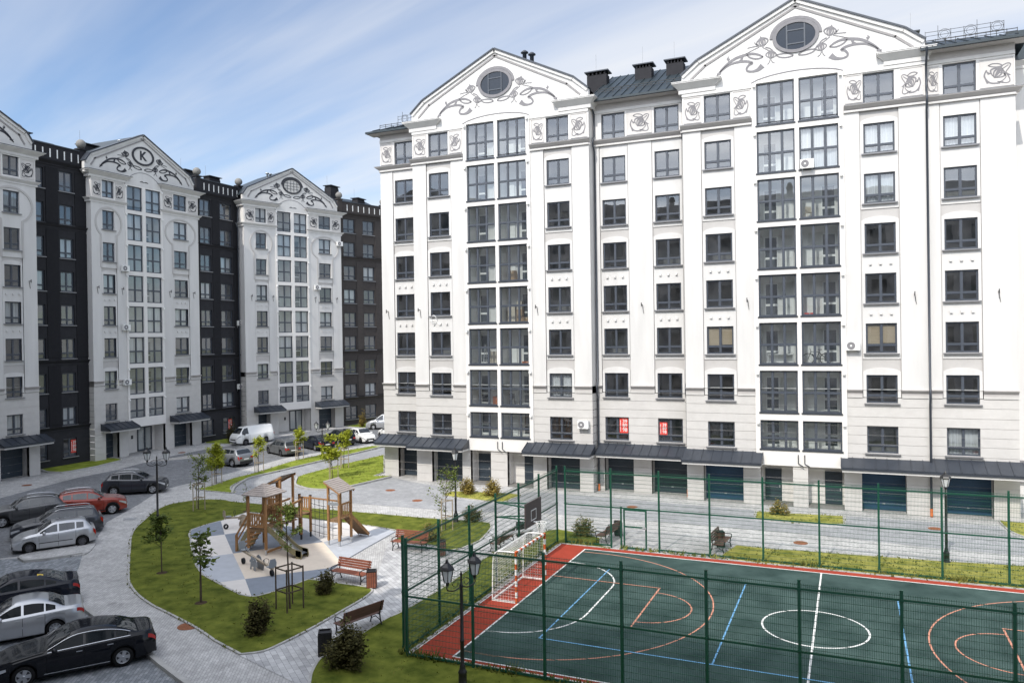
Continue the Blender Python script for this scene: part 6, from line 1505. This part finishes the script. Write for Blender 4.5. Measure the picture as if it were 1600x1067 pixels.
def make_car(kind, pm, label, rimm='alloy', cat='car', spokes=5, trim=None, plate=True, grp='cars parked in the courtyard', dark_lower=False, roof_dark=False, sticker=False):
    K = KINDS[kind]; L, W, r = K['L'], K['W'], K['r']; root = empty('parked_van' if kind == 'van' else 'parked_car', (0, 0, 0), 0, label, cat, grp)
    top = smoothprof(K['top']); belt = smoothprof(K['belt']); hw = W / 2; sill_z = r * .62
    def zt(x): return interp(top, x)
    def zb_(x): return min(interp(belt, x), zt(x) - .012)
    def half(x):
        f_ = 1 - .24 * max(0, 1 - x/.75) ** 2.6 - .05 * max(0, 1 - x/1.6) ** 1.5; q = L - x
        return hw * f_ * (1 - .16 * max(0, 1 - q/.55) ** 2.4 - .03*max(0, 1 - q/1.4))
    def bot(x):
        z = sill_z * (1 + .35*max(0, 1 - x/.5) + .45*max(0, 1 - (L-x)/.6)); R_ = r * 1.13
        for a in K['ax']:
            if abs(x - a) < R_: z = max(z, r + math.sqrt(max(0, R_*R_ - (x-a)**2)) * 1.0 - .0)
        return z
    def gh(x): # tumblehome edge half width at the roof
        return half(x) - .055 - .34 * max(0, zt(x) - zb_(x)) 
    xs = sorted(set([round(L*i/84, 4) for i in range(85)] + [round(a + s*r*1.13*k, 4) for a in K['ax'] for s in (1,-1) for k in (.25,.5,.75,.9,.97,1.0,1.004)]))
    xs = [x for x in xs if 0 <= x <= L]
    body = MB(); ring = []
    for x in xs:
        h, zbo, zbe, zto = half(x), bot(x), zb_(x), zt(x); zbo = min(zbo, zbe - .05); g = max(.2, gh(x)); k = min(1.0, max(0, zto - zbe) / .12)
        mid = max(zbo + .02, min(zbe - .06, sill_z + .33)); rp = .5 * min(.10, max(.004, (zto - zbe) * .22))
        P = [(0, zbo), (h - .10, zbo), (h - .030, zbo + .004), (h - .012, min(zbo + .06, mid)), (h, mid), (h - .012, zbe - .05 if zbe - .05 > mid else mid + .005), (h - .045, zbe - .004), (h - .062 - .02*(1-k), zbe + .004),
             (g + .012, zto - rp*1.6), (g - .05, zto - rp*.55), (g * .62, zto - .004), (0, zto + .012*k + .004)]
        ring.append(P)
    n = len(ring[0])
    for s in (1, -1):
        vs = [(x, s*p[0], p[1]) for x, P in zip(xs, ring) for p in P]; fs = []
        for i in range(len(xs) - 1):
            for j in range(n - 1):
                q = (i*n+j, i*n+j+1, (i+1)*n+j+1, (i+1)*n+j); fs.append(q if s == -1 else q[::-1])
        o_ = len(body.v); body.v += vs
        for q in fs: body.f.append(tuple(v + o_ for v in q)); body.mi.append(0); body.sm.append(True)
        body.add([vs[j] for j in range(n)], [tuple(range(n))[::s]], 0); body.add([vs[(len(xs)-1)*n + j] for j in range(n)], [tuple(range(n))[::-s]], 0)
    bo = body.build('body', M[pm], root)
    bm = bmesh.new(); bm.from_mesh(bo.data); bmesh.ops.remove_doubles(bm, verts=bm.verts, dist=.0015); bmesh.ops.recalc_face_normals(bm, faces=bm.faces); bm.to_mesh(bo.data); bm.free()
    un = MB(); un.box(.35, L - .35, -hw + .12, hw - .12, .17, sill_z + .12); un.build('underbody', M['under'], root)
    for a in K['ax']:
        ar = MB(); R_ = r*1.13
        for s in (1, -1):
            for i in range(16):
                t0, t1 = PI*i/16, PI*(i+1)/16; rr = .03 if (K.get('clad')) else .012
                y0 = s*(half(a) - .006); y1 = s*(half(a) - .22)
                ar.add([(a + R_*math.cos(t0), y0, r + R_*math.sin(t0)), (a + R_*math.cos(t1), y0, r + R_*math.sin(t1)), (a + R_*math.cos(t1), y1, r + R_*math.sin(t1)), (a + R_*math.cos(t0), y1, r + R_*math.sin(t0))], [(0,1,2,3)])
                if K.get('clad') or rr: 
                    y2 = s*(half(a) + .006); ar.add([(a + R_*math.cos(t0), y2, r + R_*math.sin(t0)), (a + R_*math.cos(t1), y2, r + R_*math.sin(t1)), (a + (R_+rr*2)*math.cos(t1), y2, r + (R_+rr*2)*math.sin(t1)), (a + (R_+rr*2)*math.cos(t0), y2, r + (R_+rr*2)*math.sin(t0))], [(0,1,2,3)]) if K.get('clad') else None
        ar.build('wheel_arch', M['plastic'], root)
        for s in (1, -1): wheel(root, a, s*(hw - .13), r, M[rimm], .205, spokes)
    # glass laid over the greenhouse
    def side_pt(x, t, s, e=.006):
        zb2, zt2 = zb_(x) + .004, zt(x); rp = .5 * min(.10, max(.004, (zt2 - zb2) * .22)); z0, z1 = zb2, zt2 - rp*1.6
        y0, y1 = half(x) - .062, max(.2, gh(x)) + .012
        return (x, s*(y0 + (y1-y0)*t + e), z0 + (z1-z0)*t)
    for a, b in K['win']:
        for s in (1, -1):
            m = MB(); N = 12; lo = []; hi = []
            for i in range(N + 1):
                x = a + (b-a)*i/N; hgt = zt(x) - zb_(x)
                if hgt < .09: continue
                lo.append(side_pt(x, .05/max(.12, hgt) , s)); hi.append(side_pt(x, 1 - .045/max(.12, hgt), s))
            nn = len(lo)
            if nn > 2: m.add(lo + hi, [(i, i+1, nn+i+1, nn+i) for i in range(nn - 1)], 0, True); m.build('side_window', M['carglass'], root)
    def screen(x0, x1, name, inset):
        m = MB(); N = 8; V = []
        for i in range(N + 1):
            x = x0 + (x1-x0)*i/N; g = max(.2, gh(x)); y1 = g - inset
            for k in range(9):
                y = -y1 + 2*y1*k/8; f_ = abs(y) / max(.01, g*.62); z = zt(x) + .010 + (.012 if f_ < .01 else .012*(1 - min(1, f_)))
                if abs(y) > g*.62: z = zt(x) + .004 - .05*((abs(y) - g*.62)/(g*.38))**2 * .5 + .008
                V.append((x - (.006 if x0 < L/2 else -.006), y, z))
        m.add(V, [(i*9+k, (i+1)*9+k, (i+1)*9+k+1, i*9+k+1) for i in range(N) for k in range(8)], 0, True); m.build(name, M['carglass'], root)
    screen(K['ws'][0] + .03, K['ws'][1] - .02, 'windscreen', .07)
    if not K.get('van'): screen(K['rs'][0] + .02, K['rs'][1] - .02, 'rear_window', .09)
    # lamps
    for s in (1, -1):
        h = MB(); N = 6; V = []
        for i in range(N + 1):
            x = .05 + .42*i/N; z1_ = zb_(x) - .02 - .01*i; z0_ = z1_ - .15 + .012*i
            for z in (z0_, z1_): V.append((x - .01, s*(half(x) + .006), z))
        h.add(V, [(2*i, 2*i+2, 2*i+3, 2*i+1) for i in range(N)], 0, True)
        V = [(.03, s*half(.03), zb_(.05) - .16), (-.012, s*half(0)*.55, zb_(.0) - .13), (-.012, s*half(0)*.55, zb_(0) - .03), (.03, s*half(.03), zb_(.05) - .02)]; h.add(V, [(0,1,2,3)]); h.build('headlight', M['head'], root)
        t = MB(); V = []
        tall = kind in ('hatch', 'crossover', 'estate', 'mpv', 'van')
        for i in range(N + 1):
            x = L - .03 - (.24 if not tall else .12)*i/N; z1_ = zb_(x) - .03; z0_ = z1_ - (.13 if not tall else .22)
            for z in (z0_, z1_): V.append((x + .012, s*(half(x) + .006), z))
        t.add(V, [(2*i, 2*i+2, 2*i+3, 2*i+1) for i in range(N)], 0, True)
        zz_ = zb_(L - .08); t.add([(L + .008, s*half(L)*.98, zz_ - .22), (L + .008, s*half(L)*.62, zz_ - .20), (L + .008, s*half(L)*.62, zz_ - .06), (L + .008, s*half(L)*.98, zz_ - .04)], [(0,1,2,3)])
        t.build('tail_light', M['tail'], root)
        mr = MB(); xm = K['win'][0][0] + .16; zm = zb_(xm) + .07; ym = half(xm); mr.lathe([(0, -.10), (.06, -.085), (.085, -.02), (.085, .03), (.06, .09), (0, .10)], (xm + .02, s*(ym + .08), zm), 10, axis='y'); mr.bar((xm, s*(ym - .08), zm - .04), (xm, s*(ym + .06), zm - .01), .05, .03); mr.build('wing_mirror', M[pm if kind != 'van' else 'plastic'], root)
        # shut lines and handles
        dl = MB()
        edges = [K['win'][0][0] - .05] + [(w0[1] + w1[0])/2 for w0, w1 in zip(K['win'][:2], K['win'][1:3])] + ([K['win'][1][1] + .12] if len(K['win']) > 1 else [K['win'][0][1] + .1])
        for x in edges[:3]:
            a_ = min(zb_(x) - .05, 2); lo_ = max(bot(x) + .05, sill_z + .05)
            if a_ > lo_ + .1: dl.add([(x - .007, s*(half(x) + .0035), lo_), (x + .007, s*(half(x) + .0035), lo_), (x + .007, s*(half(x) + .003 - .010), a_), (x - .007, s*(half(x) + .003 - .010), a_)], [(0,1,2,3)])
        dl.build('door_gap', M['under'], root)
        for x in edges[1:3]:
            hd = MB(); xh = x - .14; zh = zb_(xh) - .13; hd.box(xh - .10, xh + .08, s*half(xh) - .012, s*half(xh) + .022, zh - .014, zh + .014); hd.build('door_handle', M[pm if trim != 'chrome' else 'chrome'], root)
        if trim == 'chrome':
            c_ = MB(); x0, x1 = K['win'][0][0] - .02, K['win'][-1][1] + .06; pts = [side_pt(x0 + (x1-x0)*i/20, .02, s, .010) for i in range(21)]; c_.tube(pts, .018, 6); pts = [side_pt(x0 + (x1-x0)*i/20, .99, s, .008) for i in range(21)]; c_.tube(pts, .016, 6); c_.bar((1.5, s*(half(1.5) + .004), sill_z + .09), (3.4, s*(half(3.4) + .004), sill_z + .09), .012, .02); c_.build('window_trim', M['chrome'], root)
        if trim == 'strip':
            c_ = MB(); c_.tube([(K['ax'][0] + .45 + (K['ax'][1] - K['ax'][0] - .9)*i/10, s*(half(2) + .004), sill_z + .30) for i in range(11)], .02, 5); c_.build('side_strip', M['plastic'], root)
        if K.get('clad') or dark_lower:
            c_ = MB(); V = []
            for i in range(13):
                x = K['ax'][0] + r*1.2 + (K['ax'][1] - K['ax'][0] - 2.4*r)*i/12; V += [(x, s*(half(x) + .004 - .035), sill_z + .0), (x, s*(half(x) + .006), sill_z + .16)]
            c_.add(V, [(2*i, 2*i+2, 2*i+3, 2*i+1) for i in range(12)]); c_.build('sill_cladding', M['plastic'], root)
        if K['rail']:
            c_ = MB(); x0, x1 = K['ws'][1] + .1, K['rs'][0] - .15; pts = [(x0 + (x1-x0)*i/10, s*(gh(x0 + (x1-x0)*i/10) - .04), zt(x0 + (x1-x0)*i/10) + (.055 if 0 < i < 10 else .0)) for i in range(11)]; c_.tube(pts, .018, 6); c_.build('roof_rail', M['chrome' if pm != 'paint_navy' else 'black'], root)
    g = MB(); zf = zb_(0); g.box(-.014, .03, -.42, .42, zf - .17, zf - .05); g.box(-.012, .03, -.62, .62, sill_z*1.4 + .02, sill_z*1.4 + .16); g.build('grille', M['plastic'], root)
    for xx, zz_ in ((-.02, zf - .25), (L + .012, zb_(L - .1) - (.30 if not K.get('trunk') else .25))):
        p = MB(); p.box(xx - .006, xx + .006, -.26, .26, zz_ - .055, zz_ + .055); p.build('number_plate', M['whitep'], root)
    bp = MB(); bp.box(L - .05, L + .018, -half(L) * .95, half(L) * .95, sill_z * 1.3, sill_z * 1.3 + (.12 if not K.get('clad') else .26)); bp.build('rear_bumper', M['plastic'] if K.get('clad') or pm in ('paint_black', 'paint_navy', 'paint_wagon') else M[pm], root)
    wp = MB(); x0 = K['ws'][0]
    for y0 in (-.45, .12): wp.bar((x0 + .02, y0, zt(x0) + .03), (x0 + .26, y0 + .42, zt(x0 + .26) + .03), .018)
    wp.build('wiper', M['plastic'], root)
    if sticker: st_ = MB(); st_.add([(3.30, -.62, zt(3.3)*.985), (3.52, -.62, zt(3.52)*.985), (3.52, -.35, zt(3.52) + .012), (3.30, -.35, zt(3.3) + .012)], [(0,1,2,3)]); st_.build('yellow_sticker', M['yellow'], root)
    return root
M['yellow'] = mat('yellow_sticker', (0.65, 0.45, 0.05), 0.6)
def park(o, x, y, ang):
    """(x, y) = ground point under the middle of the car; ang = heading of its nose in degrees"""
    a = R(ang) + PI; k = None
    L = max((v.co.x for v in o.children[0].data.vertices)); c, s = math.cos(a), math.sin(a)
    o.location = (x - c*L/2, y - s*L/2, .006); o.rotation_euler = (0, 0, a); return o
# park every car: the bays face the curved pavement
CARS = [
 ('saloon', 'paint_black', 'glossy black saloon with bright window trim beside the low shaded kerb', -24.36, 17.98, -125.5, dict(trim='chrome', spokes=5)),
 ('saloon2', 'paint_silver', 'silver saloon with its boot towards the kerb, next to the glossy black saloon', -29.0, 19.05, -125, dict(spokes=9)),
 ('saloon', 'paint_navy', 'black car with a yellow sticker on its rear screen, beyond the silver saloon', -32.1, 20.9, -125, dict(sticker=True)),
 ('hatch', 'paint_silver', 'small silver hatchback with a dark side strip beside the raised bay island', -39.87, 28.27, -123, dict(trim='strip', rimm='alloyd')),
 ('estate', 'paint_graphite', 'dark blue-grey estate with roof rails tucked behind the silver hatchback', -42.3, 30.2, -124, dict()),
 ('crossover', 'paint_grey', 'charcoal grey crossover with roof rails parked between the dark estate and the red car', -47.0, 31.6, -124, dict()),
 ('crossover', 'paint_red', 'dark red crossover facing the curved pavement', -45.35, 34.6, 52, dict(spokes=5)),
 ('crossover', 'paint_graphite', 'dark slate off-roader with silver roof rails behind the twin lantern lamp', -48.5, 40.8, 38, dict(dark_lower=True)),
 ('van', 'paint_white', 'old white panel van parked along the charcoal wall', -59.75, 65.2, -102, dict(cat='van', rimm='alloyd')),
 ('crossover', 'paint_steel', 'silver-grey off-roader with its tail towards the sunlit saplings', -51.2, 53.1, 172, dict()),
 ('estate', 'paint_wagon', 'old grey estate car between the silver off-roader and the navy saloon', -50.95, 59.8, 156, dict(rimm='alloyd')),
 ('saloon', 'paint_navy', 'navy black saloon between the grey estate and the black off-roader', -50.1, 63.9, 155, dict()),
 ('crossover', 'paint_black', 'black off-roader partly hidden by a sapling and a lamp post', -49.9, 67.6, 152, dict()),
 ('hatch', 'paint_white', 'white hatchback with its nose towards the lane', -48.7, 69.9, -28, dict(rimm='alloyd')),
 ('hatch', 'paint_white', 'white small car half hidden by the corner of the white block', -47.2, 73.3, 152, dict(rimm='alloyd')),
 ('mpv', 'paint_silver', 'silver people carrier parked on the far lane before the brown wall', -53.0, 81.2, 205, dict(cat='minivan')),
 ('hatch', 'paint_black', 'black hatchback on the shaded pavement below the footpath, only its roof showing', -15.9, 15.1, -125, dict()),
]
for kd, pm, lb, x, y, a, kw in CARS: park(make_car(kd, pm, lb, **kw), x, y, a)

# ------------------------------------------------------------------ air conditioners hung on the walls
def make_ac():
    root = empty('air_conditioner'); b = MB(); b.box(-.40, .40, -.34, -.06, 0, .56); b.build('case', M['ac'], root)
    g = MB(); g.lathe([(.235, -.352), (.235, -.342)], (-.12, 0, .28), 20, axis='y'); g.lathe([(0, -.345), (.235, -.345)], (-.12, 0, .28), 20, axis='y', smooth=False); g.build('fan_grille', M['orn'], root)
    h = MB(); h.lathe([(0, -.356), (.06, -.354)], (-.12, 0, .28), 10, axis='y'); h.box(.20, .34, -.344, -.341, .36, .46); h.build('fan_hub', M['whitep'], root)
    k = MB(); k.box(-.3, -.26, -.34, 0, -.04, 0); k.box(.26, .30, -.34, 0, -.04, 0); k.box(-.3, -.26, -.03, 0, -.25, 0); k.box(.26, .30, -.03, 0, -.25, 0); k.build('wall_bracket', M['steel'], root); return root
ac0 = make_ac(); first = True
fR, fL1, fL2, fLd, fL3 = Facade((0, 52.0), (1, 0)), Facade((-65.75, 0), (0, 1)), Facade((-65.05, 0), (0, 1)), Facade((-65.3, 0), (0, 1)), Facade((-63.3, 71.06), (.318, .948))
fD3 = fL3.sub(0, -.6)
for f, u, v, d, lb in ((fR, -17.35, 4.55, .03, 'white air conditioner on the banded wall beside the downpipe above the canopies'), (fR, -2.35, 21.35, .16, 'white air conditioner in front of the upper loggia glazing of the taller gable'), (fR, .15, 9.95, .03, 'white air conditioner on the plain wall between the bicycle loggia and the blind window'),
   (fL2, 53.75, 18.1, .02, 'topmost air conditioner in the column beside the K gable loggia'), (fL2, 53.75, 12.35, .02, 'middle air conditioner in the column beside the K gable loggia'), (fL2, 53.75, 7.0, .02, 'lowest air conditioner in the column beside the K gable loggia'),
   (fLd, 69.35, 12.95, .08, 'upper air conditioner on the charcoal wall between two gables'), (fLd, 69.2, 5.6, .08, 'lower air conditioner on the charcoal wall between two gables'), (fL3, 7.5, 17.4, .02, 'air conditioner beside the window of the farthest gable, mid height'), (fL3, 10.9, 23.1, .02, 'air conditioner high on the farthest gable by the keyhole moulding'),
   (fLd.sub(0, 0), 50.0 - 0, 10.3, -1.2, 'dark shaded air conditioner in the corner of the first charcoal section') ):
    o = ac0 if first else copy_tree(ac0); first = False
    place(o, f(u, v, d), f.rz, lb, 'air conditioners on the walls'); o['category'] = 'air conditioner'

# ------------------------------------------------------------------ red letting posters with a telephone number
def poster(f, u, v, w, h, d, label, word=True, flip=False):
    root = empty('poster', f(u, v, d), f.rz, label, 'poster', 'red telephone posters'); b = MB(); b.box(-w/2, w/2, -.004, .004, 0, h); b.build('sheet', M['red'], root)
    me = text_mesh("39\n89\n98", h * .335, 'lettering', M['lw'], .002, bold=.006, sx=min(1, w*.68/(h*.36)) ); o = bpy.data.objects.new('lettering', me); COL.objects.link(o); o.parent = root; o.rotation_euler = (R(90), 0, 0); o.location = (w*.12, -.007, h * .50 )
    if word:
        s = MB(); 
        for k in range(9): s.box(-w*.44, -w*.34, -.0065, -.005, h*(.12 + .085*k), h*(.12 + .085*k + .055))
        s.build('small_print', M['lw'], root)
fM, fDd = fR.sub(0, -1.0), fR.sub(0, -.3)
poster(fM, -14.78, 4.17, .62, 1.05, -.10, 'red poster filling one window sash beside the downpipe above the middle canopy')
poster(fM, -11.95, 4.15, .52, .86, -.10, 'smaller red poster in the window sash farther from the downpipe above the middle canopy')
poster(fM, -31.75, .72, .72, 1.25, -.83, 'red poster on the garage door at the end of the white block')
poster(fL1, 48.75, 1.05, .56, 1.2, -.12, 'red poster in the ground-floor window of the first charcoal section')
poster(fLd, 67.9, 1.0, .56, 1.2, -.12, 'red poster in the ground-floor window behind the white van')

# ------------------------------------------------------------------ things kept in the loggias
M['card'] = mat('cardboard', (0.36, 0.24, 0.14), 0.85, var=0.1); M['tan'] = mat('tan_board', (0.55, 0.49, 0.40), 0.85, var=0.06); M['mint'] = mat('mint_panel', (0.35, 0.45, 0.38), 0.8)
def carton(f, u, v, d, w, h, dep, m, label, name='carton', cat='box', grp='boxes stored in the loggias'):
    root = empty(name, f(u, v, d), f.rz, label, cat, grp); b = MB(); b.box(-w/2, w/2, 0, dep, 0, h); b.build('box', M[m], root)
    t = MB(); t.box(-.03, .03, -.003, dep + .003, h, h + .003); t.box(-.03, .03, -.003, 0, h - .15, h); t.build('tape', M['tan'], root)
cg = -23.93
L4, L3, L5, L2 = LOG[4][0], LOG[3][0], LOG[5][0], LOG[2][0]
carton(fR, cg + .62, L4 + .0, -.95, .62, 1.25, .4, 'tan', 'tall tan carton standing alone in the fourth-floor loggia')
carton(fR, cg + 1.28, L4 + .0, -.9, .5, 1.0, .4, 'card', 'tall brown carton under a tan one in the fourth-floor loggia')
carton(fR, cg + 1.28, L4 + 1.0, -.9, .42, .62, .35, 'tan', 'upper tan carton on top of the column in the fourth-floor loggia')
carton(fR, cg + 1.9, L4, -.8, .6, .42, .4, 'card', 'low brown carton at the wall end of the fourth-floor loggia')
carton(fR, cg + .75, L5, -.85, .55, .85, .4, 'card', 'brown carton standing alone in the fifth-floor loggia')
carton(fR, cg - .75, L3, -.8, 1.1, .95, .08, 'tan', 'tan board propped behind the glass beside the grey stepladder', 'board', 'board')
carton(fR, cg - .55, L2, -.75, .72, .62, .4, 'orange', 'bright orange carton low in the second-floor loggia')
carton(fR, cg + 1.95, L3, -.7, .8, .2, .3, 'orange', 'flat orange box on the third-floor loggia floor')
carton(fR, -2.95 + .6, L4, -.5, .65, .2, .3, 'red', 'flat red box on the loggia floor above the bicycle')
def chair(f, u, v, d, label, m):
    root = empty('chair', f(u, v, d), f.rz + .5, label, 'chair'); s = MB(); s.box(-.22, .22, -.2, .2, .42, .46); s.build('seat', M[m], root); b = MB(); b.box(-.2, .2, .17, .21, .5, .85); b.build('backrest', M[m], root)
    for x in (-.18, .18):
        for y in (-.16, .16): l = MB(); l.bar((x, y, .42), (x*1.25, y*1.25, 0), .035); l.build('leg', M[m], root)
chair(fR, cg + .7, L2, -.7, 'dark chair beside the tall stool table in the second-floor loggia', 'black')
chair(fR, -2.95 + .65, LOG[6][0], -.7, 'pale wooden chair in a high loggia of the taller gable', 'tan')
def stool(f, u, v, d, label):
    root = empty('bar_stool', f(u, v, d), 0, label, 'stool'); s = MB(); s.lathe([(0, 1.28), (.2, 1.27), (.2, 1.22), (0, 1.2)], (0,0,0), 14); s.build('seat', M['black'], root); p = MB(); p.lathe([(.22, 0), (.2, .03), (.03, .06), (.03, 1.2)], (0,0,0), 12); p.build('stem', M['black'], root)
stool(fR, cg + 1.35, L2, -.6, 'tall dark stool table beside the chair in the second-floor loggia')
def bicycle(f, u, v, d, label):
    root = empty('bicycle', f(u, v, d), f.rz, label, 'bicycle'); r = .34
    for x in (-.52, .52):
        w = MB(); w.tube([(x + r*math.cos(2*PI*k/22), 0, r + r*math.sin(2*PI*k/22)) for k in range(23)], .028, 6, cap=False)
        for k in range(8): w.bar((x, 0, r), (x + r*math.cos(PI*k/4), 0, r + r*math.sin(PI*k/4)), .008)
        w.build('wheel', M['black'], root)
    fr = MB()
    for a, b in (((-.52, .34), (-.36, .80)), ((-.36, .80), (.12, .78)), ((-.30, .66), (-.02, .36)), ((-.02, .36), (.16, .86)), ((-.02, .36), (.52, .34)), ((.52, .34), (.12, .76))): fr.bar((a[0], 0, a[1]), (b[0], 0, b[1]), .045)
    fr.build('frame', M['black'], root); s = MB(); s.box(.04, .30, -.06, .06, .90, .95); s.build('saddle', M['black'], root); h = MB(); h.bar((-.36, 0, .80), (-.40, 0, .98), .03); h.bar((-.42, -.25, 1.0), (-.42, .25, 1.0), .03); h.build('handlebar', M['black'], root)
    c = MB(); c.lathe([(0, -.02), (.1, -.02), (.1, .02), (0, .02)], (-.02, 0, .36), 12, axis='y'); c.build('crank', M['steel'], root)
bicycle(fR, -2.95 + 1.0, L3, -.35, 'dark bicycle standing behind the glass of a third-floor loggia')
def low_table(f, u, v, d, w, label):
    root = empty('table', f(u, v, d), f.rz, label, 'table'); t = MB(); t.box(-w/2, w/2, -.25, .25, .62, .66); t.build('table_top', M['whitep'], root); b = MB(); b.box(-w/2 + .02, w/2 - .02, .2, .24, .1, .61); b.build('panel', M['whitep'], root)
    for x in (-w/2 + .03, w/2 - .03): l = MB(); l.box(x - .02, x + .02, -.22, .19, 0, .62); l.build('leg', M['whitep'], root)
low_table(fR, -2.95 - 1.2, L3, -.6, 1.6, 'white low table in the loggia next to the bicycle')
def stepladder(f, u, v, d, label):
    root = empty('stepladder', f(u, v, d), f.rz, label, 'ladder')
    for s in (-1, 1):
        l = MB()
        for x in (-.2, .2): l.bar((x, s*.3, 0), (x*.8, s*.03, 1.5), .04)
        for k in range(1, 5): l.bar((-.2*(1-.05*k), s*(.3-.054*k*1.0), .3*k), (.2*(1-.05*k), s*(.3-.054*k*1.0), .3*k), .04)
        l.build('ladder_side', M['steel'], root)
stepladder(fR, cg - 1.25, L3, -.6, 'grey stepladder beside the tan board in a third-floor loggia')
# coil of white cable hanging from a window sill
cm = MB(); p_ = [fR(-29.4 + .24*math.cos(t*.5), 12.55 + .30*math.sin(t*.5), .10 + .02*math.sin(t)) for t in range(27)]; cm.tube(p_, .022, 6); cm.tube([fR(-29.75, 12.45, .08), fR(-29.2, 12.5, .12), fR(-28.95, 12.1, .08)], .02, 6)
tag(cm.build('cable_coil', M['whitep']), 'coil of white cable hanging below a window sill of the white block', 'cable')
# grey ramp-like bench top seen beyond the fence beside the goal
def plank_table(px, py, rz, label):
    root = empty('table', (*G(px, py), .05), rz, label, 'table'); t = MB(); t.box(-1.15, 1.15, -.22, .22, .78, .84); t.build('table_top', M['steel'], root)
    e = MB(); e.box(.75, 1.14, -.21, -.17, .2, .77); e.build('end_panel', M['black'], root)
    for x in (-1.05, 1.05): l = MB(); l.box(x - .04, x + .04, -.16, .16, 0, .78); l.build('leg', M['steel'], root)
plank_table(800, 858, .95, 'long pale plank table with a dark end panel outside the fence behind the goal')
